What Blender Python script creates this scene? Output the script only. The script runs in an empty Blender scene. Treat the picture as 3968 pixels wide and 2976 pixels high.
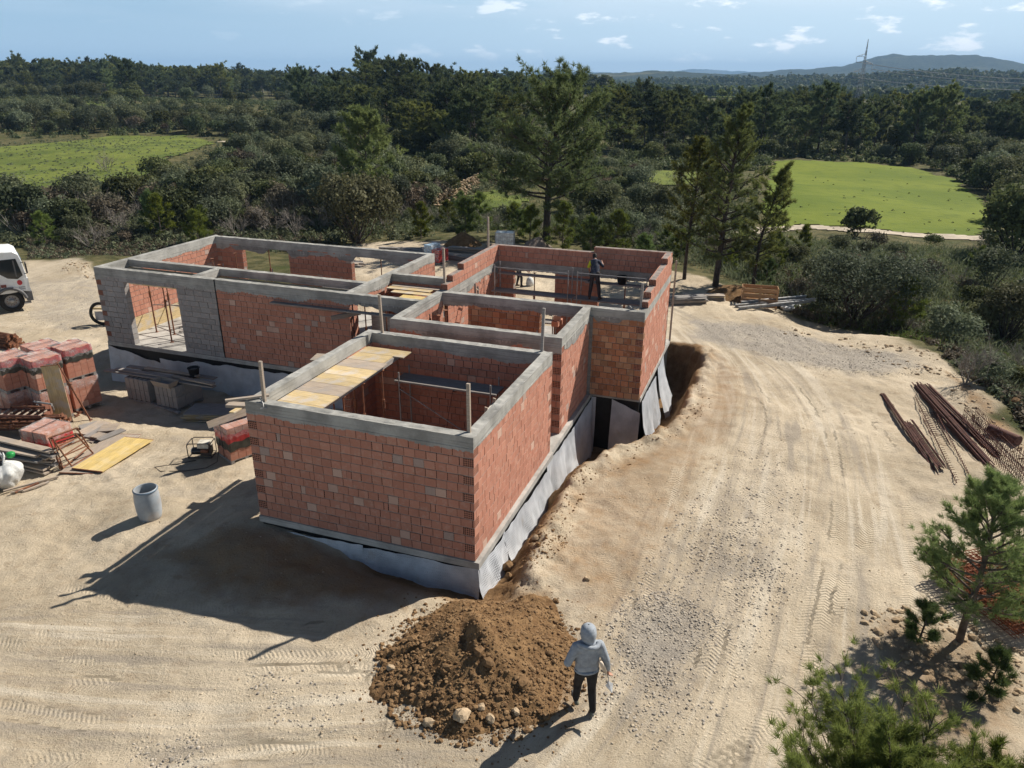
import bpy, math, random
import numpy as np
from mathutils import Matrix, Vector
R = math.radians
rng = np.random.default_rng(7)
random.seed(7)
S = bpy.context.scene
COL = S.collection
# ------------------------------------------------------------------ camera
FPX, PITCH, ROLL, CZ = 2911.9, 0.38438267, 0.00595743, 9.53      # focal length in px of a 3968 px wide frame
cam_d = bpy.data.cameras.new('camera'); cam = bpy.data.objects.new('camera', cam_d); COL.objects.link(cam)
cam_d.sensor_width = 36.0; cam_d.lens = FPX / 3968 * 36.0
cam_d.clip_start = 0.1; cam_d.clip_end = 40000
cam.matrix_world = Matrix.Translation((0, 0, CZ)) @ Matrix.Rotation(math.pi/2 - PITCH, 4, 'X') @ Matrix.Rotation(ROLL, 4, 'Z')
S.camera = cam
# ------------------------------------------------------------------ sky and sun
SUN_AZ, SUN_EL = R(55.5), R(42.5)          # azimuth from +Y towards +X
W = bpy.data.worlds.new('World'); S.world = W; W.use_nodes = True
nt = W.node_tree; N = nt.nodes; L = nt.links; N.clear()
out = N.new('ShaderNodeOutputWorld'); bg = N.new('ShaderNodeBackground'); bg.inputs['Strength'].default_value = 0.035
sky = N.new('ShaderNodeTexSky'); sky.sky_type = 'NISHITA'; sky.sun_disc = False
sky.sun_elevation = SUN_EL; sky.sun_rotation = SUN_AZ; sky.altitude = 100; sky.air_density = 1.0; sky.dust_density = 0.6; sky.ozone_density = 1.6
tc = N.new('ShaderNodeTexCoord'); sep = N.new('ShaderNodeSeparateXYZ'); L.new(tc.outputs['Generated'], sep.inputs[0])
def wm(op, a, b=None, c=None):
    n = N.new('ShaderNodeMath'); n.operation = op
    for i, v in enumerate((a, b, c)):
        if v is None: continue
        if isinstance(v, (int, float)): n.inputs[i].default_value = v
        else: L.new(v, n.inputs[i])
    return n.outputs[0]
def wss(v, lo, hi):
    n = N.new('ShaderNodeMapRange'); n.interpolation_type = 'SMOOTHSTEP'
    n.inputs[1].default_value = lo; n.inputs[2].default_value = hi; L.new(v, n.inputs[0]); return n.outputs[0]
az = wm('ARCTAN2', sep.outputs[0], sep.outputs[1]); el = wm('ARCSINE', sep.outputs[2])
def cloud_noise(sx, sy, seed, det, lo, hi, rough=.55):
    cx = N.new('ShaderNodeCombineXYZ'); L.new(wm('MULTIPLY', az, sx), cx.inputs[0]); L.new(wm('MULTIPLY', el, sy), cx.inputs[1]); cx.inputs[2].default_value = seed
    n = N.new('ShaderNodeTexNoise'); n.inputs['Scale'].default_value = 1; n.inputs['Detail'].default_value = det; n.inputs['Roughness'].default_value = rough
    L.new(cx.outputs[0], n.inputs['Vector']); return wss(n.outputs['Fac'], lo, hi)
cum = cloud_noise(17, 55, 4.3, 7, .57, .68)
band = wm('MULTIPLY', wss(el, .015, .035), wm('SUBTRACT', 1.0, wss(el, .08, .11)))
right = wss(az, -.32, .22)
cum = wm('MULTIPLY', wm('MULTIPLY', cum, band), wm('MULTIPLY_ADD', right, .9, .1))
lowsky = wm('SUBTRACT', 1.0, wss(el, .16, .34))
veil = wm('MULTIPLY', wm('MULTIPLY', cloud_noise(3, 26, 9.1, 6, .30, .62), wss(el, .04, .13)), lowsky)
def wmix(a, b, f):
    m = N.new('ShaderNodeMix'); m.data_type = 'RGBA'; L.new(f, m.inputs[0]); L.new(a, m.inputs[6])
    if isinstance(b, tuple): m.inputs[7].default_value = (*b, 1)
    else: L.new(b, m.inputs[7])
    return m.outputs[2]
azm = wss(az, -.55, .5)
rgbL = N.new('ShaderNodeRGB'); rgbL.outputs[0].default_value = (8.0, 12.2, 16.0, 1); lowc = wmix(rgbL.outputs[0], (14.5, 18.6, 21.5), wm('MULTIPLY', azm, wm('SUBTRACT', 1.0, wss(el, .10, .26))))
c0 = wmix(sky.outputs[0], lowc, wm('MULTIPLY', lowsky, .92))
c0 = wmix(c0, (17.5, 21.0, 23.5), wm('MULTIPLY', wm('SUBTRACT', 1.0, wss(el, .0, .075)), wm('MULTIPLY_ADD', azm, .35, .35)))
c1 = wmix(c0, (17.5, 19.5, 21.5), wm('MULTIPLY', veil, .75))
c2 = wmix(c1, (27, 27.5, 28), wm('MULTIPLY', cum, .85))
L.new(c2, bg.inputs['Color']); L.new(bg.outputs[0], out.inputs[0])
sd = bpy.data.lights.new('sun', 'SUN'); sd.energy = 5.0; sd.angle = R(0.53); sd.color = (1.0, .93, .82)
so = bpy.data.objects.new('sun', sd); COL.objects.link(so)
so.rotation_euler = Vector((math.sin(SUN_AZ)*math.cos(SUN_EL), math.cos(SUN_AZ)*math.cos(SUN_EL), math.sin(SUN_EL))).to_track_quat('Z', 'Y').to_euler()
so.location = (30, 20, 60)
vs = S.view_settings; vs.view_transform = 'Standard'; vs.look = 'None'; vs.exposure = 0.58; vs.gamma = 1.0; vs.use_curve_mapping = False
S.cycles.use_denoising = True; S.cycles.max_bounces = 6; S.cycles.volume_bounces = 0; S.cycles.transparent_max_bounces = 6
# ------------------------------------------------------------------ picture <-> ground helpers (px are on a 2212 x 1659 view of the photo)
KPX = 3968 / 2212
TH = -0.33943916; CU, SU = math.cos(TH), math.sin(TH)
def ray(px, py):
    x = (px*KPX - 1984)/FPX; y = -(py*KPX - 1488)/FPX
    c, s = math.cos(ROLL), math.sin(ROLL); x, y = c*x - s*y, s*x + c*y
    return np.array([x, math.cos(PITCH) + y*math.sin(PITCH), -math.sin(PITCH) + y*math.cos(PITCH)])
def at(px, py, z):
    d = ray(px, py); return d*((z - CZ)/d[2]) + np.array([0, 0, CZ])
def uv2xy(u, v): return (u*CU - v*SU, u*SU + v*CU)
def xy2uv(x, y): return (x*CU + y*SU, -x*SU + y*CU)
# smooth value noise on arrays
def vnoise(x, y, seed=0):
    x = np.asarray(x, float); y = np.asarray(y, float)
    xi = np.floor(x).astype(np.int64); yi = np.floor(y).astype(np.int64); fx = x - xi; fy = y - yi
    fx = fx*fx*(3-2*fx); fy = fy*fy*(3-2*fy)
    def hsh(a, b):
        n = (a*374761393 + b*668265263 + seed*1442695041) & 0x7fffffff
        n = ((n ^ (n >> 13))*1274126177) & 0x7fffffff
        return ((n ^ (n >> 16)) & 0xffff)/65535.0
    return (hsh(xi, yi)*(1-fx) + hsh(xi+1, yi)*fx)*(1-fy) + (hsh(xi, yi+1)*(1-fx) + hsh(xi+1, yi+1)*fx)*fy
def fbm(x, y, seed=0, oc=4):
    s = 0; a = .5; t = 0
    for i in range(oc):
        s = s + a*vnoise(np.asarray(x)*2**i, np.asarray(y)*2**i, seed+i*17); t += a; a *= .5
    return s/t
def unit(a): return a/(np.linalg.norm(a, axis=-1, keepdims=True)+1e-9)
def sst(x, a, b):
    t = np.clip((np.asarray(x, float)-a)/(b-a), 0, 1); return t*t*(3-2*t)
# ------------------------------------------------------------------ terrain height
PC = [(1265,1540,-.3),(1050,1600,-.35),(600,1600,-.4),(100,1600,-.5),(1700,1550,-.3),(2100,1600,-.3),(1700,1200,-.25),(1900,1200,-.3),
 (2100,1050,-.4),(1500,1050,-.25),(1650,900,-.3),(1800,800,-.4),(1600,720,-.45),(1900,740,-.5),(1500,660,-.5),(1350,1050,-.2),(1250,1150,-.25),
 (1200,1280,-.3),(1060,1275,-.5),(900,1240,-.45),(700,1195,-.3),(565,1150,-.25),(400,1280,-.5),(200,1350,-.55),(320,1125,-.6),(120,1150,-.85),
 (450,1010,-.75),(520,1000,-.75),(300,960,-1.05),(100,1020,-1.0),(60,900,-1.2),(250,870,-1.35),(400,890,-1.35),(520,860,-1.4),(0,700,-1.3),
 (0,800,-1.25),(60,565,-1.1),(180,556,-.9),(100,620,-1.3),(200,640,-1.4),
 (1090,532,-.8),(1180,520,-1),(1480,605,-.6),(1550,620,-.6),(1628,622,-.7),(1640,700,-.5),(2000,755,-.55),(2130,860,-.55),(2212,960,-.55),
 (1720,497,-3),(2110,517,-3.2),(1690,347,-2.6),(2060,388,-3),(2190,450,-3.3),(1300,470,-2.2),(1000,480,-1.8),(700,480,-1.6),(300,480,-1.7),
 (50,490,-1.9),(0,620,-1.5),(0,480,-2)]
WC = [(-24,20.9,-1.6),(-17,20.6,-1.5),(-12,20.6,-1.35)]
ctrl = [tuple(at(a, b, z)) for a, b, z in PC]
ctrl += [(*uv2xy(u, v), z) for u, v, z in [(-24.3,20.6,-1.65),(-17,20.6,-1.45),(-13,20.4,-1.3),(-11,16,-.6),(-11.3,18.8,-.9),(-20,24,-1.6),(-15,24,-1.5),
   (-8,15,-.9),(-8,21,-1.2),(-7,25,-1.4),(-25.5,24,-1.5),(-25.5,28,-1.3),(-20,29,-.75),(-14,30,-.6),(-8,29,-.5),(-3,31,-.45),(-14,36,-.75),(-5,35,-.5)]]
ctrl += [(16,34,-1.7),(21,29,-2.2),(21,24,-2.2),(19,20,-1.9),(17.5,15,-1.2),(26,32,-3),(32,20,-3),(14.5,39,-1.8),(13.5,11.5,-.7),(11,7,-.5),(6,3,-.3),(-8,4,-.5),
  (-20,8,-.9),(-25,18,-1.2),(-40,25,-1.6),(-40,45,-1.6),(-28,50,-2),(-15,58,-2),(-90,80,-1.2),(-60,120,-.3),(-120,230,3),(-40,230,3),(-190,230,4),(0,150,-.8),
  (20,220,-1),(55,130,-3),(100,160,-4),(60,260,-5),(200,300,-6),(0,420,0),(-250,420,5),(400,800,-8),(0,1000,-5),(-600,900,4),(1500,2500,-5),(-1500,2500,0),
  (0,3500,-3),(8000,9000,-4),(-8000,9000,-3),(0,12000,-4),(-4000,-500,-1),(4000,-500,-3),(0,-300,-1),(60,60,-3.4),(90,90,-3.6),(150,150,-5),(-45,75,-1.6),(-10,90,-1.6),(20,75,-2.6)]
CT = np.array(ctrl)
# trench along the right-hand faces, given as (v, bank line u, floor z, wall line u)
TV = np.array([10.8, 12.15, 15.4, 17.6, 19.25, 20.4, 22.4, 23.9, 28.0, 29.6])
TB = np.array([-4.7, -4.32, -4.41, -4.35, -3.8, -2.9, -2.35, -2.27, -2.2, -2.4])
TF = np.array([-.35, -.85, -1.25, -1.35, -1.6, -1.9, -2.0, -2.1, -2.1, -1.9])
MOUND = (-.52, 10.98)
def hbase(x, y):
    x = np.asarray(x, float); y = np.asarray(y, float); sh = x.shape; x = x.ravel(); y = y.ravel()
    o = np.empty(len(x))
    for i in range(0, len(x), 40000):
        X = x[i:i+40000, None]; Y = y[i:i+40000, None]
        dist = np.hypot(X[:, 0], Y[:, 0]); d2 = (X-CT[:, 0])**2 + (Y-CT[:, 1])**2 + (0.02*dist[:, None])**2 + .15
        w = d2**-1.7; o[i:i+40000] = (w*CT[:, 2]).sum(1)/w.sum(1)
    return o.reshape(sh)
def hsite(x, y):
    x = np.asarray(x, float); y = np.asarray(y, float)
    u, v = xy2uv(x, y)
    h = hbase(x, y)
    ub = np.interp(v, TV, TB) + (fbm(x*1.3, y*1.3, 5, 3)-.5)*.5; f = np.interp(v, TV, TF)
    wob = (fbm(x*2.2, y*2.2, 11, 3)-.5)*.35
    k = (1-sst(u, ub-.75+wob, ub+.12))*sst(v, 10.9, 12.6)*(1-sst(v, 29.1+wob, 30.0+wob))*sst(u, -9.5, -6.5)
    rim = np.exp(-((u-ub-.25)/.35)**2)*sst(v, 11.5, 13)*(1-sst(v, 28, 30))*.16
    h = h + rim
    h = h*(1-k) + np.minimum(h, f)*k
    edge = np.exp(-((u-ub)/.75)**2)*sst(v, 11.2, 12.6)*(1-sst(v, 29.3, 30.4))
    h = h + edge*((fbm(x*3.1, y*3.1, 71, 4)-.5)*.34 + (fbm(x*8, y*8, 72, 3)-.5)*.16)
    r = np.hypot(x, y); near = 1-sst(r, 40, 70)
    h = h + near*((fbm(x*.5, y*.5, 3, 3)-.5)*.16 + (fbm(x*3, y*3, 8, 3)-.5)*.05)
    h = h + (1-near)*(fbm(x*.03, y*.03, 21, 3)-.5)*1.2*sst(r, 60, 150)
    return h
def gp(px, py, zoff=0.0):
    """point of the ground seen at a pixel of the photo"""
    d = ray(px, py); t = np.geomspace(6, 6000, 700); P = d[None]*t[:, None]; P[:, 2] += CZ
    below = P[:, 2] < hsite(P[:, 0], P[:, 1]) + zoff
    if not below.any(): return Vector((*P[-1, :2], float(hsite(P[-1:, 0], P[-1:, 1])[0])))
    i = int(np.argmax(below)); lo = t[max(i-1, 0)]; hi = t[i]; tt = np.linspace(lo, hi, 30); P = d[None]*tt[:, None]; P[:, 2] += CZ
    b = P[:, 2] < hsite(P[:, 0], P[:, 1]) + zoff; j = int(np.argmax(b)) if b.any() else 29
    return Vector(P[j])
def hz(x, y): return float(hsite(np.array([x]), np.array([y]))[0])
# ------------------------------------------------------------------ object helpers
def tag(o, label=None, cat=None, group=None, kind=None):
    if label: o['label'] = label
    if cat: o['category'] = cat
    if group: o['group'] = group
    if kind: o['kind'] = kind
    return o
def thing(name, label, cat, loc=(0, 0, 0), rotz=0.0, group=None):
    o = bpy.data.objects.new(name, None); COL.objects.link(o); o.empty_display_size = .2
    o.location = loc; o.rotation_euler = (0, 0, rotz); return tag(o, label, cat, group)
def copy_tree(o, parent=None):
    c = o.copy(); COL.objects.link(c)
    if parent: c.parent = parent
    for ch in list(o.children): copy_tree(ch, c)
    return c
class MB:
    """collects polygons for one mesh"""
    def __init__(s): s.v = []; s.f = []; s.m = []; s.c = []; s.uv = []; s.n = 0; s.sm = []
    def add(s, verts, faces, mat=0, col=(1, 1, 1), uvs=None, smooth=False):
        b = s.n; s.v.extend(tuple(map(float, p)) for p in verts); s.n += len(verts)
        for i, f in enumerate(faces):
            s.f.append([a+b for a in f]); s.m.append(mat); s.c.append(col); s.sm.append(smooth)
            s.uv.append(uvs[i] if uvs else None)
        return s
    def box(s, lo, hi, mat=0, col=(1, 1, 1), M=None, jit=0, faces='all'):
        x0, y0, z0 = lo; x1, y1, z1 = hi
        V = [(x0,y0,z0),(x1,y0,z0),(x1,y1,z0),(x0,y1,z0),(x0,y0,z1),(x1,y0,z1),(x1,y1,z1),(x0,y1,z1)]
        if jit: V = [tuple(a+random.uniform(-jit, jit) for a in p) for p in V]
        if M is not None: V = [M @ Vector(p) for p in V]
        F = [(3,2,1,0),(4,5,6,7),(0,1,5,4),(1,2,6,5),(2,3,7,6),(3,0,4,7)]
        dx, dy, dz = x1-x0, y1-y0, z1-z0
        U = [[(0,0),(dx,0),(dx,dy),(0,dy)]]*2 + [[(0,0),(dx,0),(dx,dz),(0,dz)], [(0,0),(dy,0),(dy,dz),(0,dz)]]*2
        return s.add(V, F, mat, col, U)
    def tube(s, pts, r, n=8, mat=0, col=(1, 1, 1), caps=True, smooth=True):
        pts = [Vector(p) for p in pts]; m = len(pts)
        rr = [r]*m if isinstance(r, (int, float)) else list(r)
        V = []; ref = None
        for i, p in enumerate(pts):
            t = (pts[min(i+1, m-1)] - pts[max(i-1, 0)]).normalized()
            if ref is None: ref = Vector((0, 0, 1)) if abs(t.z) < .9 else Vector((1, 0, 0))
            a = t.cross(ref); a = a.normalized() if a.length > 1e-6 else t.orthogonal().normalized(); b = t.cross(a).normalized(); ref = a.cross(t)
            for k in range(n):
                w = 2*math.pi*k/n; V.append(p + (a*math.cos(w) + b*math.sin(w))*rr[i])
        F = [(i*n+k, i*n+(k+1) % n, (i+1)*n+(k+1) % n, (i+1)*n+k) for i in range(m-1) for k in range(n)]
        s.add(V, F, mat, col, None, smooth)
        if caps:
            s.add(V[:n], [tuple(range(n))], mat, col); s.add(V[-n:], [tuple(reversed(range(n)))], mat, col)
        return s
    def lathe(s, prof, n=24, c=(0, 0, 0), mat=0, col=(1, 1, 1), M=None, smooth=True):
        V = []
        for r, z in prof:
            for k in range(n):
                w = 2*math.pi*k/n; p = Vector((c[0]+r*math.cos(w), c[1]+r*math.sin(w), c[2]+z)); V.append(M @ p if M is not None else p)
        F = [(i*n+k, i*n+(k+1) % n, (i+1)*n+(k+1) % n, (i+1)*n+k) for i in range(len(prof)-1) for k in range(n)]
        return s.add(V, F, mat, col, None, smooth)
    def grid(s, P, mat=0, col=(1, 1, 1), smooth=True, uvscale=None):
        """P[i][j] points"""
        a = len(P); b = len(P[0]); V = [p for row in P for p in row]
        F = [(i*b+j, (i+1)*b+j, (i+1)*b+j+1, i*b+j+1) for i in range(a-1) for j in range(b-1)]
        U = None
        if uvscale: U = [[(x*uvscale[0], y*uvscale[1]) for x, y in ((i, j), (i+1, j), (i+1, j+1), (i, j+1))] for i in range(a-1) for j in range(b-1)]
        return s.add(V, F, mat, col, U, smooth)
    def build(s, name, mats, parent=None):
        me = bpy.data.meshes.new(name); me.from_pydata(s.v, [], s.f)
        mats = mats if isinstance(mats, (list, tuple)) else [mats]
        for m in mats: me.materials.append(m)
        me.polygons.foreach_set('material_index', s.m); me.polygons.foreach_set('use_smooth', s.sm)
        a = me.attributes.new('Col', 'FLOAT_COLOR', 'FACE'); a.data.foreach_set('color', np.array([(*c, 1) for c in s.c], np.float32).ravel())
        if any(u is not None for u in s.uv):
            ul = me.uv_layers.new(name='UVMap'); buf = []
            for f, u in zip(s.f, s.uv): buf.extend(u if u is not None else [(0, 0)]*len(f))
            ul.data.foreach_set('uv', np.array(buf, np.float32).ravel())
        me.update(); o = bpy.data.objects.new(name, me); COL.objects.link(o)
        if parent: o.parent = parent
        return o
def raw_mesh(name, V, F, mats, smooth=False, attrs=None, mi=None):
    """fast mesh from numpy arrays: V (n,3), F (m,k)"""
    V = np.asarray(V, np.float32); F = np.asarray(F, np.int32); k = F.shape[1]
    me = bpy.data.meshes.new(name); me.vertices.add(len(V)); me.vertices.foreach_set('co', V.ravel())
    me.loops.add(F.size); me.loops.foreach_set('vertex_index', F.ravel()); me.polygons.add(len(F))
    me.polygons.foreach_set('loop_start', np.arange(0, F.size, k, dtype=np.int32)); me.polygons.foreach_set('loop_total', np.full(len(F), k, np.int32))
    for m in (mats if isinstance(mats, (list, tuple)) else [mats]): me.materials.append(m)
    if mi is not None: me.polygons.foreach_set('material_index', np.asarray(mi, np.int32))
    me.update(calc_edges=True); me.polygons.foreach_set('use_smooth', np.full(len(F), smooth))
    for an, (dom, typ, dat) in (attrs or {}).items():
        a = me.attributes.new(an, typ, dom); a.data.foreach_set('color' if 'COLOR' in typ else ('vector' if 'VECTOR' in typ else 'value'), np.asarray(dat, np.float32).ravel())
    return me
def link(name, me, parent=None, loc=None):
    o = bpy.data.objects.new(name, me); COL.objects.link(o)
    if parent: o.parent = parent
    if loc is not None: o.location = loc
    return o
# ------------------------------------------------------------------ materials
class NT:
    def __init__(s, name):
        s.mat = bpy.data.materials.new(name); s.mat.use_nodes = True; s.t = s.mat.node_tree; s.t.nodes.clear()
        s.out = s.n('ShaderNodeOutputMaterial'); s.co = s.n('ShaderNodeTexCoord').outputs['Object']
    def n(s, typ, **kw):
        x = s.t.nodes.new(typ)
        for k, v in kw.items(): setattr(x, k, v)
        return x
    def set(s, sock, v):
        if isinstance(v, bpy.types.NodeSocket): s.t.links.new(v, sock)
        elif isinstance(v, tuple) and len(v) == 3 and sock.type == 'RGBA': sock.default_value = (*v, 1)
        else: sock.default_value = v
    def math(s, op, a, b=0.0, c=None):
        x = s.n('ShaderNodeMath', operation=op); s.set(x.inputs[0], a); s.set(x.inputs[1], b)
        if c is not None: s.set(x.inputs[2], c)
        return x.outputs[0]
    def mix(s, a, b, f, blend='MIX'):
        x = s.n('ShaderNodeMix', data_type='RGBA', blend_type=blend); s.set(x.inputs[0], f); s.set(x.inputs[6], a); s.set(x.inputs[7], b); return x.outputs[2]
    def noise(s, scale, det=4, rough=.55, co=None, stretch=None, dist=0):
        co = co or s.co
        if stretch: mp = s.n('ShaderNodeMapping'); s.set(mp.inputs[0], co); mp.inputs['Scale'].default_value = stretch; co = mp.outputs[0]
        x = s.n('ShaderNodeTexNoise'); s.set(x.inputs['Vector'], co); x.inputs['Scale'].default_value = scale; x.inputs['Detail'].default_value = det
        x.inputs['Roughness'].default_value = rough; x.inputs['Distortion'].default_value = dist; return x.outputs['Fac']
    def voro(s, scale, feat='F1', out='Distance', co=None):
        x = s.n('ShaderNodeTexVoronoi', feature=feat); s.set(x.inputs['Vector'], co or s.co); x.inputs['Scale'].default_value = scale; return x.outputs[out]
    def rng(s, v, lo, hi, a=0.0, b=1.0):
        x = s.n('ShaderNodeMapRange', interpolation_type='SMOOTHSTEP'); s.set(x.inputs[0], v)
        for i, q in enumerate((lo, hi, a, b)): x.inputs[i+1].default_value = q
        return x.outputs[0]
    def attr(s, name, out='Color'): return s.n('ShaderNodeAttribute', attribute_name=name).outputs[out]
    def rand(s): return s.n('ShaderNodeObjectInfo').outputs['Random']
    def bump(s, h, strength=.5, dist=.02, prev=None):
        x = s.n('ShaderNodeBump'); x.inputs['Strength'].default_value = strength; x.inputs['Distance'].default_value = dist; s.set(x.inputs['Height'], h)
        if prev: s.set(x.inputs['Normal'], prev)
        return x.outputs[0]
    def bsdf(s, col, rough=.8, metal=0.0, nrm=None, spec=.3, **kw):
        x = s.n('ShaderNodeBsdfPrincipled'); s.set(x.inputs['Base Color'], col); s.set(x.inputs['Roughness'], rough); s.set(x.inputs['Metallic'], metal)
        x.inputs['Specular IOR Level'].default_value = spec
        for k, v in kw.items(): s.set(x.inputs[k.replace('_', ' ')], v)
        if nrm: s.set(x.inputs['Normal'], nrm)
        s.t.links.new(x.outputs[0], s.out.inputs[0]); return x
def shade(c, k): return tuple(min(1, a*k) for a in c)
def simple(name, c, rough=.7, var=.25, scale=6, bump=.2, metal=0.0, dist=.01, spec=.3, dirt=None, stretch=None, use_col=False):
    m = NT(name); nz = m.noise(scale, 5, .6, stretch=stretch); f = m.rng(nz, .3, .7)
    col = m.mix(shade(c, 1-var), shade(c, 1+var), f)
    if dirt: col = m.mix(col, dirt[0], m.math('MULTIPLY', m.rng(m.noise(dirt[1], 6, .65), .45, .7), dirt[2]))
    if use_col: col = m.mix(col, m.attr('Col'), 1.0, 'MULTIPLY')
    m.bsdf(col, rough, metal, m.bump(m.noise(scale*6, 4, .6, stretch=stretch), bump, dist), spec); return m.mat
# ================================================================== THE GROUND
def poly_sd(x, y, poly):
    """signed distance to a world polygon, positive inside"""
    P = np.array([(p[0], p[1]) for p in poly], float); Q = np.roll(P, -1, 0)
    d = np.full(x.shape, 1e18); ins = np.zeros(x.shape, bool)
    for (ax, ay), (bx, by) in zip(P, Q):
        ex, ey = bx-ax, by-ay; t = np.clip(((x-ax)*ex + (y-ay)*ey)/(ex*ex+ey*ey+1e-12), 0, 1)
        d = np.minimum(d, (x-ax-t*ex)**2 + (y-ay-t*ey)**2)
        c = (ay > y) != (by > y)
        with np.errstate(divide='ignore', invalid='ignore'): xi = (bx-ax)*(y-ay)/(by-ay) + ax
        ins ^= c & (x < xi)
    d = np.sqrt(d); return np.where(ins, d, -d)
def wp(lst): return [tuple(gp(a, b)[:2]) for a, b in lst]
def axis(parts):
    o = []
    for a, b, n in parts: o.extend(np.linspace(a, b, n, endpoint=False))
    return o
def geo(a, b, n): return list(np.geomspace(a, b, n))
gx = [-v for v in reversed(geo(60, 14000, 60))] + axis([(-59, -26, 110), (-26, -15, 100), (-15, 15, 380), (15, 27, 110), (27, 60, 110)]) + geo(60, 14000, 60)
gy = axis([(-30, 2, 16), (2, 20, 250), (20, 31, 110), (31, 60, 130)]) + geo(60, 14000, 190)
GX, GY = np.meshgrid(np.array(gx), np.array(gy)); NX, NY = len(gx), len(gy)
GZ = hsite(GX, GY)
site_poly = wp([(60,566),(185,555),(204,575)]) + [uv2xy(-24.5,29.5), uv2xy(-22,31)] + wp([(700,530),(850,520),(1000,525),(1120,528),(1200,540),(1450,585),(1560,612),(1640,655),(1720,690),(1850,715),(2010,765),(2090,830),(2150,885),(2212,960)]) + \
  [(17.5,17),(16,12),(13,6),(9,1),(8,-25),(-30,-25),(-40,10),(-38,30)] + wp([(0,600)])
wob = (fbm(GX*.6, GY*.6, 31, 4)-.5)*2.6
dirt = sst(poly_sd(GX, GY, site_poly) + wob, -.35, .35)
gravel = np.zeros_like(GX)
for pl, w in [([(1480,690),(1640,700),(1800,735),(1990,770),(2010,800),(1900,815),(1760,800),(1640,770),(1500,730)], .9), ([(1340,1300),(1440,1280),(1560,1350),(1520,1440),(1440,1500),(1340,1440),(1300,1380)], .85),
              ([(1480,1180),(1640,1150),(1720,1250),(1600,1330),(1470,1260)], .55), ([(1280,1560),(1310,1340),(1420,1180),(1520,1020),(1640,960),(1740,1020),(1760,1200),(1660,1380),(1560,1560),(1420,1640)], .5), ([(0,610),(120,600),(230,590),(230,700),(130,720),(60,700)], .6), ([(500,1440),(640,1440),(760,1500),(740,1600),(560,1580)], .35), ([(280,1590),(430,1580),(470,1680),(250,1680)], .5)]:
    gravel = np.maximum(gravel, w*sst(poly_sd(GX, GY, wp(pl)) + wob*.45, -.8, .9))
brown = np.zeros_like(GX)
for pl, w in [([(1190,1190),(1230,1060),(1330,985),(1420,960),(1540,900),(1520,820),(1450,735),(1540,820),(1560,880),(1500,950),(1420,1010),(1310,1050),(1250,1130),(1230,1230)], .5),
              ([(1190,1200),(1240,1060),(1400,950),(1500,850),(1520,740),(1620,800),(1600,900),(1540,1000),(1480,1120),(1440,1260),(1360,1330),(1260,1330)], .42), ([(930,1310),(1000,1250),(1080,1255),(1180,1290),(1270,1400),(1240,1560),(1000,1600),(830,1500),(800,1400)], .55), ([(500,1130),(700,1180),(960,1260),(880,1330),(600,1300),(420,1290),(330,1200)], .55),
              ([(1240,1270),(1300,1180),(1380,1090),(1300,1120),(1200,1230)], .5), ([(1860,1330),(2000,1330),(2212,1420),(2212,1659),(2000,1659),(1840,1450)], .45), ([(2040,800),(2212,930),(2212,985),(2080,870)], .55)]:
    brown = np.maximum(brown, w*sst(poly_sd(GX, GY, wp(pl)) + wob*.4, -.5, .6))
U_, V_ = xy2uv(GX, GY)
tr_k = (1-sst(U_, np.interp(V_, TV, TB)-.3, np.interp(V_, TV, TB)+.5))*sst(V_, 11, 12.5)*(1-sst(V_, 29.6, 30.4))*sst(U_, -9, -7)
brown = np.maximum(brown, tr_k)
# tyre tracks: world polylines, two wheel lines each
TR = [([(1480,1330),(1490,1180),(1530,1050),(1570,940),(1600,860),(1590,790),(1540,720),(1480,680)], .55), ([(1620,1500),(1680,1300),(1730,1120),(1740,980),(1720,880),(1650,790),(1560,720)], .6),
      ([(1840,1420),(1870,1250),(1890,1120),(1880,1000),(1830,900)], .5), ([(0,1440),(250,1480),(500,1500),(800,1490),(1000,1430)], .5), ([(100,1560),(400,1530),(700,1530),(1000,1590)], .45),
      ([(0,1320),(200,1360),(420,1390),(640,1400),(800,1390)], .5), ([(760,1300),(820,1370),(930,1420)], .4), ([(1380,1180),(1420,1240),(1480,1330),(1490,1480)], .4), ([(-20,660),(100,640),(200,610)], .5), ([(1100,1650),(1300,1640),(1500,1560),(1600,1460)], .45),
      ([(1790,840),(1830,910),(1880,960)], .5), ([(1990,1120),(1930,1250),(1900,1360)], .6)]
trk = np.zeros_like(GX); tal = np.zeros_like(GX); tcr = np.zeros_like(GX)
nearm = (GY < 60) & (GY > 2) & (np.abs(GX) < 45)
xs = GX[nearm]; ys = GY[nearm]; bt = np.zeros(xs.shape); ba = np.zeros(xs.shape); bc = np.zeros(xs.shape)
for pl, wgt in TR:
    q = np.array([tuple(gp(a, b)[:2]) for a, b in pl]); tt = np.linspace(0, len(q)-1, 40); k = np.arange(len(q))
    px_ = np.interp(tt, k, q[:, 0]); py_ = np.interp(tt, k, q[:, 1])
    for _ in range(3): px_[1:-1] = (px_[:-2]+px_[1:-1]*2+px_[2:])/4; py_[1:-1] = (py_[:-2]+py_[1:-1]*2+py_[2:])/4
    acc = 0
    for i in range(len(px_)-1):
        ex, ey = px_[i+1]-px_[i], py_[i+1]-py_[i]; ln = math.hypot(ex, ey)
        t = ((xs-px_[i])*ex + (ys-py_[i])*ey)/(ln*ln+1e-9); cr = ((xs-px_[i])*ey - (ys-py_[i])*ex)/(ln+1e-9)
        for off in (-.85, .85):
            m = wgt*(1-sst(np.abs(cr-off), .12, .24))*((t > -.05) & (t < 1.05))
            better = m > bt; bt = np.where(better, m, bt); ba = np.where(better, acc+t*ln, ba); bc = np.where(better, cr-off, bc)
        acc += ln
brk = sst(fbm(xs*.8, ys*.8, 77, 3), .38, .56)
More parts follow.
